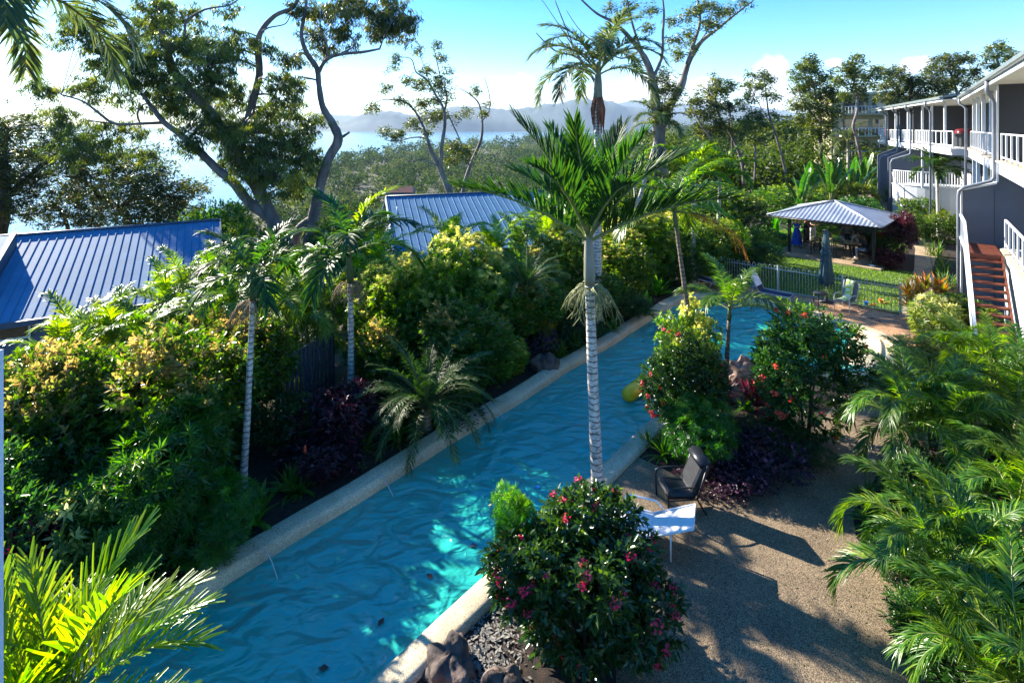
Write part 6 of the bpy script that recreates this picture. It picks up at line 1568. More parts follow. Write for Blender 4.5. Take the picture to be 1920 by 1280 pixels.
# fallen leaves and litter
N = 420; lx = []
while len(lx) < N:
    px, py = random.uniform(1100, 1650), random.uniform(820, 1279); q = G(px, py, .012); s_ = NS[0] * q.x + NS[1] * q.y
    if s_ > -5.4 and (random.random() < .35 or px > 1480 or py < 950): lx.append((q.x, q.y, .014))
    if len(lx) % 7 == 0:
        r_ = random.uniform(3, 20); q = SR(-9.2 + random.uniform(-.12, .12), r_, .112); lx.append((q.x, q.y, q.z))
lx = np.array(lx); N = len(lx)
V, T = leaves(lx, randu(N) * np.array([1, 1, .05]), np.tile([0, 0, 1.], (N, 1)) + randu(N) * .15, rng.uniform(.03, .07, N), rng.uniform(.014, .03, N), .12, 0)
tag(mobj('fallen_leaves', np_mesh('fallen_leaves', V, T, mt['rachis_dark'])), 'small brown fallen leaves scattered on paving and coping', kind='stuff')
# ------------------------------------------------------------------ planting
def bounds(me):
    n = len(me.vertices); a = np.empty(n * 3, np.float32); me.vertices.foreach_get('co', a); a = a.reshape(-1, 3)
    return np.percentile(a, 1, axis=0), np.percentile(a, 99, axis=0)
BD = {k: bounds(v) for k, v in S.items()}
def shr(key, label, px, d, ytop, wpx, name='shrub', cat='shrub', rz=None, group=None, kz=1.0, stem=True, zb=None):
    lo, hi = BD[key]; W = (hi[0] - lo[0] + hi[1] - lo[1]) / 2; H = hi[2]
    x = (px - CX) / F * d; gz_ = hz(x, d) if zb is None else zb; s_here = NS[0] * x + NS[1] * d
    if s_here > -13.2 and zb is None: gz_ = 0.0
    sx = wpx * d / F / W; zt = CZ - (ytop - HY) / F * d
    sz = min((zt - gz_) / H, sx * 1.5) * kz; sz = max(sz, .25)
    e = empty(name, (x, d, gz_), label, cat, group, rz if rz is not None else random.uniform(0, 6.28))
    lift = max(0, zt - gz_ - H * sz)
    o = mobj('foliage', S[key], e, (0, 0, lift), None, (sx, sx, sz))
    if stem:
        m = MB(); hh = lift + H * sz * .7
        for i in range(3 if lift < .5 else 5):
            a = random.uniform(0, 6.28); q = Vector((math.cos(a), math.sin(a), 0)) * sx
            m.tube([q * .06 + Vector((0, 0, -.1)), q * .2 + Vector((0, 0, hh * .5)), q * .45 + Vector((0, 0, hh))], [.03, .024, .012], 6)
        m.build('stem', mt['twig'], e)
    return e
HG = 'clipped hedge shrubs left of the pool'
for (k, lb, px, d, yt, w) in (
    ('lilly1', 'yellow tipped glossy shrub at the far left of the hedge', 55, 9.4, 690, 300),
    ('lilly2', 'glossy shrub with orange new growth, second from the left', 185, 10.2, 652, 240),
    ('lilly2', 'tallest pale green shrub between blue roof palms and podocarp', 325, 10.4, 618, 270),
    ('lilly1', 'large glossy shrub behind the slim left palm trunk', 420, 12.6, 588, 230),
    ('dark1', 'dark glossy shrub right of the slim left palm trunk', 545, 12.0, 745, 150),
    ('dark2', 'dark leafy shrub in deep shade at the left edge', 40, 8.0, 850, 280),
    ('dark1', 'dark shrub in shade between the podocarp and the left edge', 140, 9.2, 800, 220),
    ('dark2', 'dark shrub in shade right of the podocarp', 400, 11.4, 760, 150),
    ('lime1', 'yellow green shrub behind the second slim palm', 715, 15.8, 500, 150),
    ('lilly2', 'glossy shrub left of the feathery cycad palm', 715, 14.4, 600, 130),
    ('lime2', 'yellow green shrub below the left corner of the central blue roof', 765, 15.6, 482, 160),
    ('lime1', 'tall lime shrub above the cycad palm', 835, 16.2, 448, 160),
    ('lime2', 'rounded lime shrub in front of the central blue roof', 905, 17.2, 450, 170),
    ('lilly2', 'dark green shrub right behind the cycad palm', 865, 14.8, 565, 190),
    ('lime1', 'green shrub stepping down to the bollard light', 925, 15.3, 630, 130),
    ('lilly1', 'leafy shrub in the middle of the hedge', 960, 17.6, 530, 190),
    ('lime2', 'lime shrub left of the big palm crownshaft', 1015, 19.2, 478, 150),
    ('lime1', 'tall cream tipped shrub just left of the big palm trunk', 1062, 20.4, 420, 130),
    ('lilly1', 'green shrub hidden behind the fruiting palm trunk', 1100, 20.2, 500, 150),
    ('lime1', 'orange tipped shrub just right of the big palm crownshaft', 1165, 22.2, 425, 130),
    ('lime2', 'lime shrub with pink tips near the banana leaf', 1205, 24.5, 398, 140),
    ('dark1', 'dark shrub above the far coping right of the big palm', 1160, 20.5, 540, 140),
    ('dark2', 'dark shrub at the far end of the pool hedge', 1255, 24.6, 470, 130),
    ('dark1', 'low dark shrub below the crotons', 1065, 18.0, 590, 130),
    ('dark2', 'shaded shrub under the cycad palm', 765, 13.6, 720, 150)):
    shr(k, lb, px, d, yt, w * (.86 if px > 600 else .95), name='hedge_shrub', group=HG)
shr('podo', 'bright fingered leaf shrub in the near hedge', 300, 9.0, 772, 240)
shr('podo', 'darker fingered leaf shrub low beside the near coping', 400, 8.9, 905, 150)
shr('podo', 'fingered leaf shrub standing above the coping in shade', 250, 8.2, 930, 150)
shr('varieg', 'pale edged shrub under the fingered leaf shrub', 140, 7.9, 925, 190)
shr('varieg', 'small pale edged plant at the lower left edge', 30, 7.0, 1070, 120)
shr('varieg', 'pale edged plant just right of the deep purple one', 110, 7.3, 1060, 110)
shr('purp', 'deep purple leafed plant at the lower left', 75, 7.4, 1000, 120)
shr('purp', 'large purple red bush beside the pool coping', 632, 11.9, 735, 135)
shr('purp', 'lower purple bush spilling towards the coping', 600, 11.1, 830, 130)
shr('bpurp', 'dark purple ground plant under the cycad palm', 840, 13.3, 760, 130)
shr('bpurp', 'dark purple foliage among the crotons', 1000, 17.0, 620, 110)
for i, (px, d, yt, w, lb) in enumerate(((1018, 17.2, 590, 46, 'yellow croton highest in the dark bed'), (1030, 16.9, 640, 50, 'yellow croton beside the dark boulder'), (965, 16.0, 640, 46, 'yellow croton left of the dark purple foliage'), (962, 15.6, 680, 44, 'low yellow croton above the coping'), (985, 16.9, 560, 34, 'small yellow croton under the lime shrub'))):
    shr('crot', lb, px, d, yt, w, name='croton', cat='croton', stem=False)
for (k, px, py, sc, lb) in (('aga2', 478, 985, 1.15, 'broad strappy clump at the foot of the slim left palm'), ('aga2', 545, 925, .95, 'strappy clump below the purple bush'), ('aga', 430, 1010, 1.0, 'fine strappy clump on the shaded coping edge'), ('bird', 575, 905, .7, 'ginger clump with a red flower near the coping'), ('bird', 745, 822, .8, 'bright ginger leaves below the cycad palm'), ('bird', 815, 790, .7, 'bright ginger leaves right below the cycad palm'), ('aga2', 870, 770, 1.0, 'dark strappy clump below the bollard light'),
                        ('aga', 1080, 655, 1.2, 'strappy clump left of the big palm trunk'), ('aga2', 1050, 675, 1.0, 'broad strappy clump by the far dark boulder'), ('aga', 1150, 622, 1.1, 'strappy clump right of the big palm trunk'), ('bird', 1205, 590, 1.5, 'large lime leaved ginger at the far hedge'), ('bird', 1235, 555, 1.7, 'tall broad leaved ginger at the end of the far coping')):
    q = G(px, py); e = empty('leafy_clump', q, lb, 'garden plant'); mobj('foliage', S[k], e, (0, 0, 0), (0, 0, px * .1), (sc, sc, sc))
m = MB(); q = G(745, 815) + Vector((.1, 0, .35)); m.lathe([(.01, -.08), (.03, -.02), (.02, .06), (.005, .1)], 8, tuple(q)); tag(m.build('ginger_flower', mt['red']), 'red ginger flower above the bright leaves', 'flower')
m = MB(); q = G(572, 895) + Vector((0, 0, .55)); m.lathe([(.01, -.1), (.035, -.02), (.025, .08), (.005, .13)], 8, tuple(q)); tag(m.build('ginger_flower', mt['flower_coral']), 'coral red ginger flower beside the purple bush', 'flower')

# ---- palms
palm('tall_palm', 'tall ringed trunk palm with stiff dark fronds in the picture centre', G(1123, 955), P(1106, 535, 10.04), .108, .09, [(S['stiff_up'], 5), (S['stiff_mid'], 5), (S['stiff_low'], 3)], 1.15, .112, yaw0=2.2, fruit=(50, .50, 'fruit'), seed=3, scale=.95)
palm('tall_palm', 'very tall feathery palm rising behind the central palm', (3.1, 19.4, 0), P(1121, 190, 19.4), .16, .12, [(S['feather_up'], 4), (S['feather_mid'], 7), (S['feather_low'], 4)], 1.3, .17, yaw0=.4, fibre=True, seed=4, scale=1.12)
palm('slim_palm', 'slim pale trunk palm in front of the large blue roof', G(455, 914), P(474, 562, 10.6), .065, .05, [(S['arching_up'], 3), (S['arching_mid'], 4), (S['arching_low'], 3)], .62, .075, yaw0=1.0, fruit=(30, .42, 'fruitbrown'), seed=5, scale=.84)
p4 = palm('slim_palm', 'slim pale trunk palm left of the central blue roof', (-4.2, 13.85, 0), P(656, 528, 13.85), .085, .065, [(S['arching_up'], 2), (S['arching_mid'], 4), (S['arching_low'], 4)], .95, .10, yaw0=.3, fruit=(34, .45, 'fruitbrown'), seed=6, scale=1.3)
tp_ = P(662, 455, 13.85) - Vector((-4.2, 13.85, 0)); o = mobj('frond', S['lime_up'], p4, tp_, (0, 0, R(-10)), (.95, .95, .95)); o['label'] = 'young bright lime frond'
palm('leaning_palm', 'slim dark leaning palm with a dry orange frond', (4.75, 13.1, 0), P(1268, 425, 13.6), .075, .05, [(S['mid_up'], 3), (S['mid_mid'], 5), (S['mid_low'], 3)], .5, .07, bark='palmbark_dark', yaw0=.8, seed=8, dead=1, scale=.85)
palm('young_palm', 'young dark trunked palm between the two flowering bushes', (5.15, 13.0, 0), P(1367, 600, 13.3), .065, .045, [(S['mid_up'], 3), (S['mid_mid'], 4), (S['mid_low'], 2)], .35, .06, bark='palmbark_dark', yaw0=2.0, seed=9, scale=.72)
palm('garden_palm', 'small dark palm in front of the curved terrace', (28.0, 35.0, 0), P(1757, 330, 35), .11, .09, [(S['arching_up'], 4), (S['arching_mid'], 6), (S['arching_low'], 4)], .5, .12, yaw0=.5, seed=10, scale=1.35)
palm('garden_palm', 'green palm rising right of the central palm', (8.3, 24.4, 0), P(1300, 350, 24.4), .11, .08, [(S['fox_up'], 4), (S['fox_mid'], 6), (S['fox_low'], 4)], .5, .1, yaw0=.5, seed=12, scale=1.45)
palm('garden_palm', 'bright bushy palm among the far bananas', (10.6, 27.5, 0), P(1350, 345, 27.5), .11, .08, [(S['fox_up'], 4), (S['fox_mid'], 6), (S['fox_low'], 4)], .5, .1, yaw0=1.5, seed=13, scale=1.5)
palm('garden_palm', 'pale trunked palm behind the banana leaf right of centre', (6.4, 26.0, 0), P(1190, 345, 26), .10, .08, [(S['mid_up'], 3), (S['mid_mid'], 5), (S['mid_low'], 3)], .6, .1, yaw0=.9, seed=14)
palm('garden_palm', 'dark feathery palm half hidden left of the leaning palm', (6.5, 31, 0), P(1232, 255, 31), .13, .1, [(S['feather_up'], 3), (S['feather_mid'], 5), (S['feather_low'], 3)], .8, .13, yaw0=.2, seed=15, scale=.8)
palm('edge_palm', 'dark palm hanging its fronds into the top left corner', (-7.3, 6.9, -.2), (-7.2, 6.9, 8.5), .13, .10, [(S['feather_up'], 3), (S['feather_mid'], 6), (S['feather_low'], 8)], .6, .13, yaw0=-.15, seed=16, scale=.95)

# clumping palms: several stems with fronds
def cane_clump(label, base, nst, hgt_, spread, keys, nfr, scale=1.0, seed=0, bark='canestem', group=None, name='cane_palm_clump', r=.035, low=0):
    rr = random.Random(seed); base = Vector(base); e = empty(name, base, label, 'palm clump', group)
    for i in range(nst):
        a = i * 2.4 + rr.uniform(-.3, .3); rad_ = spread * math.sqrt((i + .3) / nst); h = hgt_ * rr.uniform(.72, 1.08)
        b = Vector((math.cos(a), math.sin(a), 0)) * rad_ * .35; t = Vector((math.cos(a), math.sin(a), 0)) * rad_ + Vector((0, 0, h))
        trunk_mb([b - Vector((0, 0, .1)), b.lerp(t, .5) - Vector((math.cos(a), math.sin(a), 0)) * rad_ * .12, t], [r * 1.15, r, r * .8], 8, ring=.12).build('stem', mt[bark], e)
        for j in range(nfr):
            k = keys[min(len(keys) - 1, int(j * len(keys) / nfr))]; yaw = a + j * 2.4 + rr.uniform(-.3, .3); sc = scale * rr.uniform(.82, 1.1)
            mobj('frond', S[k], e, t, (R(rr.uniform(-8, 8)), R(rr.uniform(-8, 8)), yaw), (sc, sc, sc))
    for j in range(low):
        k = keys[-1]; yaw = j * 2.4; sc = scale * rr.uniform(.6, .8); mobj('frond', S[k], e, (0, 0, hgt_ * .25), (0, R(-12), yaw), (sc, sc, sc))
    return e
CN, LM = ('cane_up', 'cane_mid', 'cane_low'), ('lime_up', 'lime_mid', 'lime_low')
cane_clump('golden cane palm arching over the path, right of the deck', (8.15, 10.3, 0), 5, 1.45, .6, CN, 7, .88, 1)
cane_clump('golden cane palm at the right edge above the lower one', (9.6, 10.6, 0), 4, 1.7, .6, CN, 6, .9, 2)
cane_clump('low golden cane palm filling the lower right corner', (6.25, 7.3, 0), 5, 1.05, .6, CN, 7, .78, 3, low=6)
cane_clump('golden cane palm at the bottom right edge', (5.65, 5.9, 0), 4, .95, .5, CN, 7, .74, 4, low=5)
cane_clump('bright golden cane palm right of the low one', (7.7, 7.7, 0), 4, 1.35, .5, CN, 6, .8, 5)
cane_clump('fine leaved cane palm beside the terrace', (12.2, 14.2, 0), 3, .35, .4, CN, 6, .5, 6)
cane_clump('cane palm below the timber staircase', (12.9, 14.9, 0), 4, .8, .5, LM, 6, .75, 7)
nearp = cane_clump('bright yellow green palm in the lower left foreground', (-4.55, 5.15, 0), 3, 1.35, .35, ('near_up', 'near_mid', 'near_low'), 7, .92, 8)
cane_clump('small yellow green palm at the lower left edge', (-5.5, 5.4, 0), 2, .7, .25, ('near_up', 'near_mid', 'near_low'), 5, .8, 9)
HP = 'lime palms in front of the blue roofs'
for i, (px, yc, d, sc, ns, ks, lb) in enumerate(((125, 640, 13.2, .72, 2, LM, 'lime palm at the foot of the large blue roof, farthest left'), (225, 610, 13.8, .66, 2, LM, 'lime palm left of the middle of the large blue roof'), (295, 620, 13.2, .66, 2, CN, 'green palm behind the orange tipped shrub'), (330, 535, 15.2, .72, 2, LM, 'lime palm overlapping the middle of the large blue roof'), (405, 525, 15.4, .72, 2, CN, 'green palm overlapping the right part of the large blue roof'),
                                       (420, 570, 13.6, .7, 2, CN, 'green palm behind the slim left palm trunk'), (530, 560, 15, .75, 2, LM, 'lime palm between the slim palms'), (585, 590, 15.5, .7, 2, CN, 'green palm above the picket fence'), (610, 520, 17, .8, 2, LM, 'lime palm right of the gum tree trunk'), (545, 650, 15.6, .6, 2, LM, 'low lime palm behind the picket fence'), (700, 470, 18, .75, 2, LM, 'lime palm left of the white barge board'),
                                       (845, 440, 20.5, .75, 2, LM, 'lime palm before the lower left of the central roof'), (925, 430, 21, .75, 2, LM, 'lime palm before the middle of the central roof'), (980, 430, 22, .75, 2, CN, 'green palm before the right part of the central roof'), (1040, 415, 24, .8, 2, LM, 'lime palm left of the central palm crown'), (1010, 395, 27, .85, 2, CN, 'green palm at the right end of the central roof'), (1130, 400, 25, .8, 2, LM, 'lime palm behind the central palm crownshaft'))):
    x = (px - CX) / F * d; zg = hz(x, d); zt = CZ - (yc - HY) / F * d
    cane_clump(lb, (x, d, zg), ns + 1, max(.4, zt - zg - .35), .55, ks, 6, sc * 1.25, 20 + i, group=HP, name='clump_palm')
# cycad-like feather palm
cy = palm('pygmy_palm', 'large dark feathery cycad palm in the shade of the hedge', (-2.05, 12.7, 0), (-2.05, 12.7, .55), .12, .13, [(S['cycad_up'], 12), (S['cycad_mid'], 18), (S['cycad_low'], 14)], 0.0, bark='palmbark_dark', yaw0=0, seed=17, cat='cycad palm', tiltj=10, scale=1.08)
palm('pygmy_palm', 'blue green feathery palm behind the lime shrubs', (-.1, 17.2, 0), P(985, 545, 17.2), .1, .1, [(S['cycad_up'], 8), (S['cycad_mid'], 12)], 0.0, bark='palmbark_dark', yaw0=0, seed=18, cat='cycad palm', tiltj=10, scale=1.0)

# ---- flowering bushes
e = empty('ixora_bush', (.98, 7.45, 0), 'round ixora bush with scarlet flowers in the foreground', 'flowering bush', rz=.3); mobj('foliage', S['ixo'], e, (0, 0, -.02), None, (1.06, 1.04, .90))
m = MB()
for i in range(7): a = i * .9; m.tube([(.05 * math.cos(a), .05 * math.sin(a), -.1), (.3 * math.cos(a), .3 * math.sin(a), .6), (.7 * math.cos(a), .7 * math.sin(a), 1.3)], [.03, .022, .01], 6)
m.build('stem', mt['twig'], e)
shr('podo', 'bright fingered leaf plant growing out of the scarlet ixora', 965, 8.15, 918, 90, stem=True)
shr('ixo2', 'upright coral flowering bush left of the young palm', 1286, 12.2, 618, 130, name='coral_bush', cat='flowering bush')
shr('lime2', 'bright yellow green bush above the coral flowering bush', 1300, 13.2, 575, 110)
shr('ixo2', 'large coral flowering bush between pool end and path', 1512, 12.3, 578, 180, name='coral_bush', cat='flowering bush')
shr('podo', 'fingered leaf bush at the foot of the left coral bush', 1300, 11.5, 745, 120)
shr('dark1', 'dark shrub filling between the coral bushes', 1420, 12.3, 800, 90)
shr('dark2', 'dark shrub behind the black armchair', 1345, 11.8, 800, 80)
shr('dark2', 'dark low shrub beside the path bend', 1490, 11.6, 810, 110)
shr('bpurp', 'deep purple ground cover mound beside the black armchair', 1335, 10.75, 875, 130, name='ground_cover', cat='ground cover plant', stem=False)
shr('bpurp', 'deep purple ground cover mound at the deck corner', 1400, 10.75, 868, 130, name='ground_cover', cat='ground cover plant', stem=False)
shr('bpurp', 'deep purple ground cover mound below the large coral bush', 1440, 11.2, 825, 150, name='ground_cover', cat='ground cover plant', stem=False)
shr('bpurp', 'deep purple ground cover between rocks and deck', 1380, 11.6, 810, 140, name='ground_cover', cat='ground cover plant', stem=False)
for (k, px, py, sc, lb) in (('aga2', 1245, 858, .85, 'arching strappy clump beside the deck corner'), ('aga', 1215, 835, .7, 'small strappy clump against the coping end'), ('cordyred', 1415, 800, 1.1, 'red cordyline between the coral bushes'), ('cordyred', 1375, 770, 1.0, 'dark red cordyline near the pink boulder'), ('aga2', 1400, 770, 1.1, 'dark strappy clump in front of the pink boulder'),
                        ('aga', 1640, 985, 1.25, 'light green strappy clump at the path edge'), ('aga', 1690, 1000, 1.2, 'light green strappy clump beside the cane palm stems'), ('aga', 1625, 945, .9, 'small strappy clump nearest the path bend'), ('cordyred', 1890, 1010, 1.2, 'red cordyline in the shade at the right edge'), ('grassy', 1740, 660, 1.6, 'bright grassy clump right of the pool end'),
                        ('cordy', 1712, 603, 1.25, 'orange edged cordyline by the fence return'), ('cordy', 1752, 592, 1.35, 'orange edged cordyline nearest the stairs'), ('cordy', 1735, 640, .9, 'small orange edged cordyline in front of the others'), ('spiky', 1862, 800, 1.05, 'tall spiky plant in front of the timber stairs'), ('spiky', 1800, 760, .9, 'spiky plant left of the tall one'), ('spiky', 1915, 760, .95, 'spiky plant at the right edge'),
                        ('grassy', 1765, 510, 2.2, 'grassy clump along the garden path near the wall'), ('grassy', 1752, 480, 2.2, 'grassy clump along the garden path, middle one'), ('grassy', 1775, 540, 2.0, 'grassy clump along the garden path, nearest'), ('grassy', 1740, 452, 2.4, 'grassy clump along the garden path, farthest'), ('bird', 1495, 890 - 440, 2.0, 'broad leaved clump left of the gazebo'), ('bird', 1450, 442, 2.2, 'broad green leafy clump at the lawn edge left of the gazebo')):
    q = G(px, py); e = empty('leafy_clump', q, lb, 'garden plant'); mobj('foliage', S[k], e, (0, 0, 0), (0, 0, px * .1), (sc, sc, sc))
# right-hand shrubs
for (k, lb, px, d, yt, w) in (
    ('varieg', 'cream flecked shrub between the cordylines and the stairs', 1760, 17.5, 555, 110), ('varieg', 'cream flecked shrub right of the pool end', 1725, 16.2, 640, 90), ('jun1', 'leafy shrub at the foot of the white stair rail', 1800, 18.0, 560, 110),
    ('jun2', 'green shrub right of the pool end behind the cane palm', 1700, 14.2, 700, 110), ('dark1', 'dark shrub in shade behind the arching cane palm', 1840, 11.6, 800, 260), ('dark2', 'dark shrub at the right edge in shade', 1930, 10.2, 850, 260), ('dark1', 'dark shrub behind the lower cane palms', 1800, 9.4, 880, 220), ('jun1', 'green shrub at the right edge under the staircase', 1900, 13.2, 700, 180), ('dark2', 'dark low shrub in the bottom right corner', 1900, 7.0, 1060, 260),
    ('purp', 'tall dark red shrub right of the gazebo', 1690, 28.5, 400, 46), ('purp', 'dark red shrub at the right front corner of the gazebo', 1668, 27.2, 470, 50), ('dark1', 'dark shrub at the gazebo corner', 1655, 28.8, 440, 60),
    ('jun1', 'green shrub under the terrace palm', 1725, 37, 372, 70), ('jun2', 'green shrub along the curved terrace wall', 1775, 33, 400, 80), ('jun1', 'bright shrub by the far garden stairs', 1695, 42, 345, 60), ('jun2', 'shrub below the far block beside the path', 1665, 48, 330, 60), ('jun1', 'green shrub between path and gazebo', 1705, 33, 400, 50),
    ('dark1', 'dark shrub behind the gazebo, left side', 1430, 34, 428, 80), ('dark2', 'dark shrub behind the gazebo, middle', 1530, 36, 385, 110), ('dark1', 'dark shrub behind the gazebo, right side', 1610, 36, 372, 110), ('jun1', 'leafy shrub above the gazebo roof', 1570, 42, 340, 120), ('jun2', 'leafy shrub left above the gazebo roof', 1480, 40, 350, 110),
    ('jun1', 'mid green shrub at the far end of the pool coping', 1300, 25.2, 420, 110), ('jun2', 'mid green shrub left of the leaning palm crown', 1355, 26.2, 415, 110), ('jun1', 'mid green shrub by the lawn corner', 1410, 28, 425, 80), ('dark1', 'dark shrub low under the right cane palms', 1690, 8.6, 1020, 140), ('dark2', 'dark shrub between the two lower cane palms', 1760, 7.2, 1120, 200),
    ('dark2', 'dark shrub left of the lawn under the leaning palm', 1400, 27, 430, 110), ('dark1', 'dark shrub beyond the pool end', 1330, 27, 440, 110), ('jun2', 'mid green shrub beyond the pool end', 1290, 28, 400, 120), ('jun1', 'mid green shrub behind the dead frond', 1400, 33, 370, 120), ('jun2', 'mid green shrub behind the fox palms', 1340, 34, 350, 120), ('jun1', 'mid green shrub far behind the central palm', 1230, 33, 370, 130), ('lime2', 'lime shrub by the banana leaves right of centre', 1265, 27, 400, 90), ('jun1', 'green shrub beside the central roof ridge end', 1090, 31, 380, 150), ('jun2', 'green shrub behind the central palm crown', 1160, 33, 350, 140),
    ('jun1', 'bright green tree top behind the gum trunks', 400, 24, 385, 130), ('jun2', 'green shrub between the gum trunk and central roof', 660, 24, 400, 140), ('jun1', 'green shrub behind the slim palms', 590, 23, 470, 150), ('jun2', 'green shrub left below the gum trunk', 470, 22, 430, 140), ('jun1', 'green shrub under the central roof eave', 760, 20, 500, 110), ('jun2', 'green shrub right of the large blue roof', 440, 19, 470, 120)):
    shr(k, lb, px, d, yt, w)
# bananas and traveller palms
def banana(label, base, h, n, sc, seed):
    rr = random.Random(seed); e = empty('banana_plant', base, label, 'banana plant')
    trunk_mb([(0, 0, -.1), (0, 0, h * .5), (.05, 0, h)], [.14 * sc, .12 * sc, .08 * sc], 8).build('trunk', mt['canestem'], e)
    for j in range(n):
        k = 'pad%d' % min(2, int(j * 3 / n)); s = sc * rr.uniform(.85, 1.1); mobj('leaf', S[k], e, (0, 0, h * .9), (R(rr.uniform(-8, 8)), 0, j * 2.4 + rr.uniform(-.2, .2)), (s, s, s))
banana('banana plant with tall upright leaves behind the gazebo', G(1520, 400) , .6, 9, 1.25, 1); banana('banana plant left of the traveller palm', (20.5, 38, 0), .8, 8, 1.1, 2); banana('large banana plant directly above the gazebo roof', (24.5, 41, 0), 1.2, 10, 1.35, 3); banana('banana plant right above the gazebo roof', (27.5, 43, 0), 1.0, 9, 1.2, 4)
banana('small banana plant with a bright upright leaf right of centre', (7.3, 26.2, 0), .6, 6, .75, 5); banana('banana plant beside the far block stairs', (31, 47, 0), 1.2, 9, 1.2, 6)
palm('garden_palm', 'dark palm standing before the cream apartments', (31.5, 50, 0), (31.5, 50, 5.2), .14, .11, [(S['feather_up'], 3), (S['feather_mid'], 6), (S['feather_low'], 4)], .8, .14, seed=30)

# ---- gum trees
euc_tree('gum_tree', 'huge twisting gum tree leaning left over the blue roof', 30, [
    [(560, 520, 34), (530, 450, 32), (505, 400, 29), (476, 340, 27, .2), (445, 295, 25, .3), (415, 240, 24, .3), (385, 200, 22, .2), (350, 165, 20, 0), (322, 125, 18), (312, 90, 16), (298, 52, 11)],
    [(512, 412, 22), (468, 380, 20, -.3), (440, 345, 19, -.6), (405, 315, 17, -.8), (370, 280, 16, -1), (335, 250, 14, -1), (308, 230, 13, -1), (288, 205, 11, -1), (265, 175, 8, -1)],
    [(305, 230, 9), (262, 232, 8, -1.2), (215, 232, 8, -1.4), (185, 212, 7, -1.5), (155, 190, 6, -1.6), (115, 178, 5, -1.6)],
    [(210, 232, 6), (180, 228, 5, -1.5), (160, 225, 3, -1.5)], [(262, 230, 6), (258, 212, 6, -.8), (272, 195, 5, -.5), (290, 205, 4, -.5)],
    [(445, 295, 20), (462, 235, 18, .8), (474, 190, 17, 1.0), (486, 140, 16, 1.0), (484, 95, 15, 1.0), (488, 62, 13, 1.0), (515, 30, 12, 1.0), (550, 14, 11, 1.0), (562, -15, 9, 1)],
    [(490, 60, 6), (505, 52, 5, 1.0), (535, 45, 4, 1.0), (545, 25, 3, 1)], [(322, 100, 8), (345, 68, 7, -.3), (350, 40, 7, -.5), (385, 18, 6, -.5), (430, 10, 5, -.5), (455, -8, 4, -.5)]],
    [(60, 160, 22), (95, 172, 20), (150, 60, 42), (130, 30, 20), (190, 40, 22), (200, 110, 40), (235, 85, 40), (240, 150, 44), (170, 170, 36), (130, 250, 40), (110, 215, 30), (150, 290, 34), (190, 255, 30), (285, 50, 40), (300, 15, 40), (350, 30, 30), (275, 120, 40), (330, 90, 44), (370, 80, 44), (400, 120, 46), (430, 95, 34), (380, 160, 50), (320, 180, 44), (300, 150, 36), (430, 180, 44), (420, 240, 44), (380, 230, 38), (460, 260, 50), (350, 270, 30), (330, 205, 32), (500, 220, 46), (540, 200, 34), (520, 160, 34), (500, 280, 52), (550, 270, 50), (580, 230, 30), (575, 300, 42), (520, 330, 50), (470, 320, 42), (440, 60, 18), (470, 75, 18), (505, 90, 20), (430, 20, 20), (240, 250, 26), (220, 290, 20), (280, 290, 22), (560, 350, 36), (420, 310, 24)],
    seed=2, dens=1.0, spray=34, ll=.30, lw=.05, hang=1.1, clump=.30, jd=1.0, base=None)
euc_tree('gum_tree', 'pale twisting gum trunk right of the huge leaning tree', 31, [
    [(572, 520, 30), (580, 450, 26), (590, 400, 24), (600, 350, 22), (615, 300, 21), (634, 262, 20), (622, 230, 18), (605, 200, 15), (598, 160, 13), (594, 128, 13), (575, 100, 12), (565, 65, 11), (572, 25, 9), (575, -10, 7)],
    [(592, 405, 16), (560, 430, 18), (550, 470, 14)], [(598, 135, 10), (612, 112, 10, -.3), (640, 102, 9, -.5), (680, 98, 8, -.5), (712, 92, 6, -.5)], [(615, 112, 7), (612, 80, 6, -.3), (600, 50, 5, -.5), (605, 10, 4, -.5)], [(640, 100, 6), (665, 85, 4, -.3), (650, 60, 3, -.3)], [(712, 92, 5), (720, 70, 4, -.5), (735, 40, 3, -.5)], [(628, 262, 10), (640, 258, 8, -.2), (655, 248, 7, -.3)]],
    [(560, 108, 22), (540, 112, 14), (590, 70, 26), (612, 90, 24), (600, 30, 36), (560, 20, 24), (640, 20, 34), (650, 75, 24), (690, 20, 30), (720, 45, 34), (745, 35, 34), (755, 60, 28), (770, 42, 16), (705, 60, 24), (660, 5, 30), (560, 160, 18), (640, 60, 20), (730, 10, 26), (545, 150, 22)],
    seed=5, dens=1.0, spray=34, ll=.30, lw=.05, hang=1.1, clump=.30)
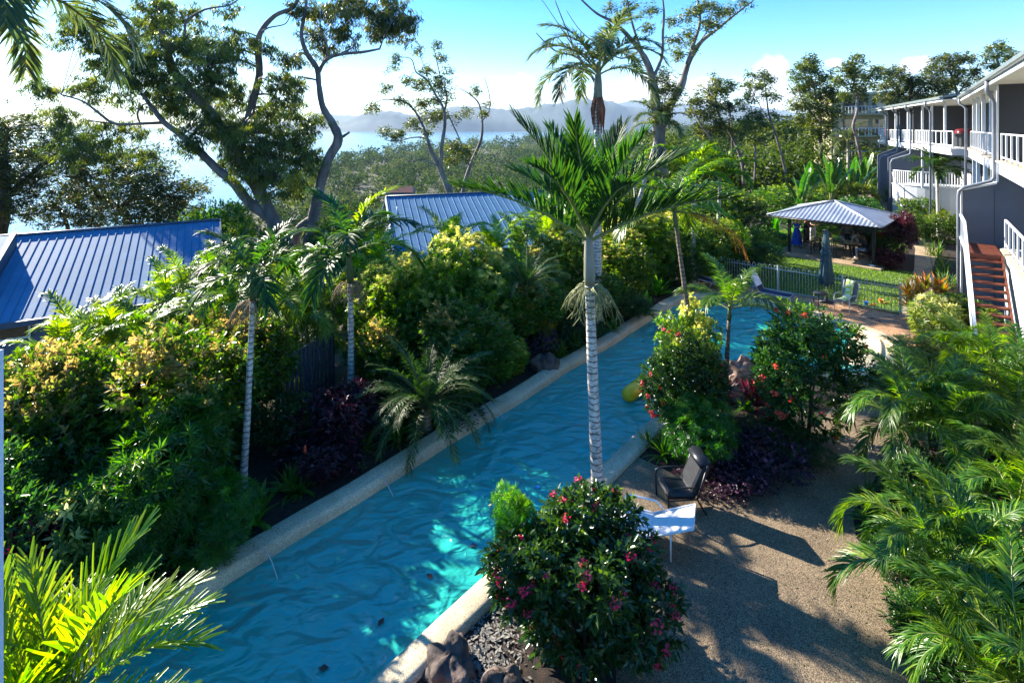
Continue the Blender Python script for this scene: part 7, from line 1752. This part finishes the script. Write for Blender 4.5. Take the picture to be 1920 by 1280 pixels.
euc_tree('gum_tree', 'dark spreading tree with dense leaves above the large blue roof', 33, [
    [(-20, 560, 40), (-10, 460, 36), (2, 400, 32), (6, 340, 26), (0, 290, 22), (10, 250, 16)], [(8, 372, 16), (40, 345, 14, .5), (75, 312, 12, .8), (105, 288, 10, 1), (130, 270, 7, 1)],
    [(250, 560, 20, 2), (240, 450, 18, 2), (236, 400, 15, 2), (200, 380, 12, 1.5), (160, 340, 10, 1), (120, 330, 6, 1)], [(238, 410, 12), (205, 370, 10, 2), (225, 345, 9, 2), (238, 330, 7, 2)], [(130, 440, 10, 2), (118, 400, 9, 2), (90, 375, 7, 2)]],
    [(15, 240, 44), (60, 235, 34), (20, 300, 44), (60, 290, 36), (90, 320, 44), (130, 300, 44), (170, 330, 44), (120, 360, 46), (60, 350, 40), (200, 300, 36), (230, 320, 40), (190, 370, 46), (240, 360, 44), (280, 350, 44), (300, 320, 34), (290, 385, 44), (330, 370, 44), (355, 355, 30), (340, 395, 34), (70, 400, 34), (30, 395, 30), (130, 405, 44), (190, 405, 44), (250, 410, 40), (300, 415, 30), (-20, 300, 60), (-30, 380, 50), (160, 270, 30), (100, 270, 30), (270, 290, 30), (372, 352, 18), (20, 340, 36)],
    leaf='gumdark', seed=7, dens=.95, spray=28, ll=.24, lw=.065, hang=.35, bark='bark_dark')
euc_tree('gum_tree', 'sparse pale gum rising behind the central blue roof', 42, [
    [(848, 375, 16), (835, 340, 14), (822, 310, 12), (808, 285, 10), (800, 255, 8), (790, 230, 7), (775, 205, 6), (755, 190, 5), (720, 187, 3), (700, 195, 2)],
    [(826, 312, 11), (828, 275, 10, -.5), (834, 235, 9, -.5), (832, 205, 8, -.5), (818, 180, 7, -.5), (800, 150, 6, -.5), (780, 135, 4, -.5), (770, 110, 3, -.5), (738, 108, 2, -.5)],
    [(833, 210, 6), (838, 180, 5, .5), (826, 145, 4, .5), (818, 110, 3, .5), (812, 85, 2, .5)], [(815, 295, 6), (800, 262, 5, 1), (775, 258, 4, 1), (745, 265, 3, 1), (720, 262, 2, 1)], [(806, 155, 3), (790, 110, 2), (786, 90, 2)],
    [(866, 375, 12, 1), (872, 340, 10, 1), (886, 300, 9, 1), (902, 262, 8, 1), (904, 225, 6, 1), (898, 195, 5, 1), (882, 178, 4, 1), (860, 165, 2, 1)], [(903, 228, 5), (917, 208, 4, 1), (918, 180, 3, 1), (908, 145, 2, 1)], [(880, 310, 5), (862, 262, 4, 1), (845, 225, 4, 1), (838, 205, 2, 1)], [(822, 312, 4), (790, 300, 3, -1), (760, 304, 2, -1)]],
    [(784, 92, 10), (741, 111, 12), (736, 128, 9), (821, 84, 10), (828, 108, 11), (801, 134, 14), (828, 158, 20), (790, 158, 17), (765, 152, 13), (722, 165, 12), (694, 204, 12), (705, 200, 8), (751, 188, 13), (791, 196, 16), (808, 222, 18), (774, 235, 14), (724, 250, 13), (751, 253, 12), (740, 262, 10), (838, 180, 12), (892, 172, 11), (875, 210, 11), (909, 215, 9), (848, 275, 17), (872, 285, 17), (828, 215, 14), (820, 190, 14), (800, 250, 11), (842, 130, 9), (858, 220, 8), (850, 300, 14), (915, 195, 6)],
    seed=9, dens=2.4, spray=20, ll=.22, lw=.075, hang=.3, clump=.36, jd=.6)
euc_tree('gum_tree', 'tall forked gum tree behind the very tall palm', 31, [
    [(1240, 330, 30), (1237, 270, 26), (1236, 240, 24), (1230, 200, 20), (1226, 160, 18), (1214, 120, 16), (1200, 95, 13), (1175, 65, 11), (1150, 42, 9), (1118, 25, 7), (1085, -5, 5)],
    [(1236, 235, 20), (1258, 195, 18, .5), (1278, 160, 16, .8), (1285, 135, 14, .8), (1295, 110, 12, .8), (1316, 78, 10, .8), (1345, 55, 8, .8), (1378, 28, 6, .8), (1412, 2, 4, .8)],
    [(1288, 120, 10), (1300, 85, 9, .3), (1312, 45, 8, .3), (1310, 10, 6, .3), (1304, -15, 5, .3)], [(1222, 150, 10), (1240, 110, 9, -.4), (1243, 60, 8, -.4), (1245, 20, 6, -.4), (1240, -15, 5, -.4)], [(1208, 108, 9), (1190, 60, 7, -.3), (1180, 20, 6, -.3), (1172, -15, 4, -.3)],
    [(1300, 92, 5), (1325, 60, 4, 1.2), (1335, 20, 3, 1.2), (1330, -10, 2, 1.2)], [(1200, 95, 6), (1165, 110, 5, .8), (1130, 90, 4, .8), (1090, 60, 3, .8), (1062, 20, 2, .8)], [(1120, 160, 8, 1), (1085, 110, 6, 1), (1040, 95, 5, 1), (1005, 62, 3, 1)], [(1085, 110, 5, 1), (1060, 50, 4, 1), (1040, 0, 3, 1)], [(1122, 170, 6, 1), (1095, 120, 5, 1), (1030, 20, 2, 1), (1015, 0, 2, 1)]],
    [(1144, 12, 12), (1167, 34, 15), (1221, 20, 15), (1211, 50, 13), (1265, 77, 16), (1271, 105, 16), (1245, 134, 12), (1251, 155, 17), (1231, 150, 12), (1191, 114, 8), (1228, 190, 16), (1245, 212, 16), (1266, 170, 17), (1287, 30, 16), (1330, 44, 20), (1364, 17, 16), (1395, 5, 12), (1330, 10, 18), (1290, 67, 16), (1300, 90, 9), (1347, 27, 14), (1240, 175, 14), (1262, 190, 12), (1225, 225, 12), (1255, 230, 12), (1305, 20, 14), (1180, 10, 12), (1260, 40, 12), (1075, 100, 5), (1240, 240, 10), (1218, 250, 9), (1232, 205, 12)],
    seed=12, dens=2.2, spray=20, ll=.19, lw=.055, hang=.4, clump=.30, jd=.6)
RT = [('slender gum tree left of the thin one, pale leaves', 52, [[(1395, 345, 12), (1390, 300, 11), (1370, 250, 10), (1352, 225, 8), (1342, 190, 6), (1345, 165, 4)], [(1372, 300, 7, 1), (1372, 240, 6, 1), (1366, 190, 4, 1)], [(1335, 262, 7, -1), (1315, 235, 6, -1), (1300, 205, 4, -1)]], [(1345, 155, 17), (1330, 175, 17), (1362, 170, 15), (1372, 160, 9), (1310, 190, 16), (1345, 200, 20), (1370, 200, 14), (1320, 215, 18), (1292, 210, 10), (1350, 235, 20), (1330, 245, 17), (1370, 245, 12), (1298, 190, 10), (1310, 240, 12)]),
      ('thin tall gum tree with a wispy crown before the clouds', 50, [[(1478, 360, 9), (1470, 310, 9), (1455, 255, 8), (1442, 215, 7), (1437, 180, 5), (1432, 140, 3)], [(1448, 235, 4), (1420, 190, 3), (1405, 155, 2)], [(1415, 340, 8, 1), (1416, 280, 7, 1), (1412, 225, 5, 1), (1408, 200, 3, 1)]], [(1412, 140, 10), (1434, 140, 10), (1445, 150, 10), (1400, 160, 9), (1425, 160, 12), (1405, 178, 10), (1440, 178, 12), (1455, 182, 8), (1398, 195, 14), (1415, 215, 17), (1403, 240, 17), (1430, 235, 12), (1450, 215, 9), (1420, 260, 15), (1395, 225, 10)]),
      ('dense dark gum tree left of the cream apartments', 54, [[(1540, 320, 13), (1538, 250, 12), (1537, 210, 11), (1528, 170, 8), (1520, 140, 5)], [(1538, 215, 7), (1560, 180, 5, .8), (1565, 150, 3, .8)], [(1537, 230, 6), (1508, 195, 5, -.8), (1495, 165, 3, -.8)]], [(1515, 112, 14), (1505, 128, 16), (1528, 128, 16), (1495, 145, 12), (1545, 145, 14), (1520, 155, 20), (1555, 165, 18), (1500, 170, 16), (1535, 180, 20), (1565, 185, 17), (1510, 195, 20), (1545, 205, 20), (1490, 198, 12), (1520, 225, 20), (1555, 230, 18), (1500, 225, 15), (1535, 250, 18), (1572, 210, 12)]),
      ('gum tree with a kinked trunk in front of the cream apartments', 48, [[(1622, 335, 12), (1615, 300, 11), (1605, 255, 10), (1600, 235, 10), (1608, 205, 9), (1606, 175, 7), (1598, 145, 5), (1592, 125, 3)], [(1607, 190, 5), (1625, 160, 4), (1635, 140, 3)], [(1605, 180, 4), (1580, 155, 3)]], [(1592, 120, 13), (1610, 116, 13), (1580, 135, 12), (1600, 140, 15), (1625, 142, 13), (1640, 132, 10), (1570, 148, 10), (1590, 160, 14), (1615, 162, 13), (1635, 158, 9), (1600, 180, 12), (1622, 180, 9), (1585, 178, 9), (1645, 145, 8)]),
      ('wide dark tree rising behind the far block roof, left part', 62, [[(1700, 260, 14), (1700, 215, 12), (1705, 180, 10), (1715, 155, 7)], [(1702, 190, 7), (1680, 160, 6), (1665, 140, 4)], [(1706, 185, 8), (1735, 160, 6), (1760, 140, 4)]], [(1660, 132, 14), (1675, 145, 17), (1660, 165, 14), (1695, 145, 14), (1705, 160, 17), (1685, 170, 17), (1725, 150, 14), (1730, 170, 17), (1745, 135, 14), (1755, 155, 17), (1710, 185, 15), (1675, 190, 13), (1765, 175, 15), (1750, 120, 11), (1735, 192, 12), (1655, 185, 9), (1690, 130, 8)]),
      ('wide dark tree rising behind the far block roof, right part', 60, [[(1800, 230, 12), (1798, 190, 10), (1790, 160, 8), (1780, 130, 5)], [(1797, 175, 7), (1820, 145, 5), (1835, 120, 3)]], [(1775, 108, 11), (1790, 120, 14), (1770, 130, 13), (1805, 108, 12), (1820, 112, 10), (1800, 140, 15), (1822, 135, 13), (1785, 150, 15), (1810, 158, 13), (1775, 165, 12), (1838, 120, 6), (1765, 110, 8), (1835, 150, 10)]),
      ('light leafed tree above the near block roof', 58, [[(1880, 180, 10), (1876, 140, 8), (1870, 110, 5)], [(1878, 140, 5), (1890, 110, 3)]], [(1860, 92, 10), (1875, 86, 10), (1890, 92, 9), (1850, 105, 8), (1870, 108, 12), (1893, 108, 10), (1880, 125, 11), (1860, 125, 8), (1905, 100, 7)])]
for i, (lb, d, limbs, blobs) in enumerate(RT):
    euc_tree('gum_tree', lb, d, limbs, blobs, seed=40 + i, dens=2.2, spray=22, ll=.30, lw=.10, hang=.4, clump=.45, leaf='gum', thick=.8, group='gum trees beyond the gardens', jd=.6)

# low growth along the shaded strip beside the left coping
rr = random.Random(77)
KN = {'aga': 'fine strappy', 'aga2': 'broad strappy', 'grassy': 'grassy', 'bird': 'wide leaved'}
WH = ['nearest the bright foreground palm', 'just past the bright foreground palm', 'under the fingered leaf shrub', 'beside the lowest water jet', 'just beyond the lowest water jet', 'below the shaded shrubs', 'left of the slim left palm trunk', 'at the foot of the slim left palm trunk', 'right of the slim left palm trunk', 'before the coral ginger flower', 'below the lower purple bush', 'beside the middle water jet', 'under the big purple bush', 'left of the cycad palm', 'under the cycad palm fronds', 'right of the cycad palm', 'beside the farthest water jet', 'below the bollard light', 'right of the bollard light', 'below the crotons', 'left of the far boulder', 'behind the far boulder', 'beyond the far boulder', 'left of the big palm trunk', 'behind the big palm trunk', 'right of the big palm trunk']
for i in range(26):
    r_ = 5.2 + i * .62 + rr.uniform(-.2, .2)
    if 11.9 < r_ < 12.6: continue
    q = SR(-9.75 - rr.uniform(0, .55), r_); k = rr.choice(['aga', 'aga2', 'grassy', 'bird', 'aga'])
    e = empty('leafy_clump', q, 'low %s clump beside left coping, %s' % (KN[k], WH[i]), 'garden plant', 'low clumps beside the left coping'); sc = rr.uniform(.55, .95); mobj('foliage', S[k], e, (0, 0, 0), (0, 0, rr.uniform(0, 6)), (sc, sc, sc * .8))
o = mobj('frond', S['near_low'], nearp, Vector((.2, .2, 1.5)), (R(10), R(-22), R(8)), (.72, .72, .72))
o = mobj('frond', S['near_mid'], nearp, Vector((.2, .2, 1.45)), (0, R(6), R(28)), (.7, .7, .7))
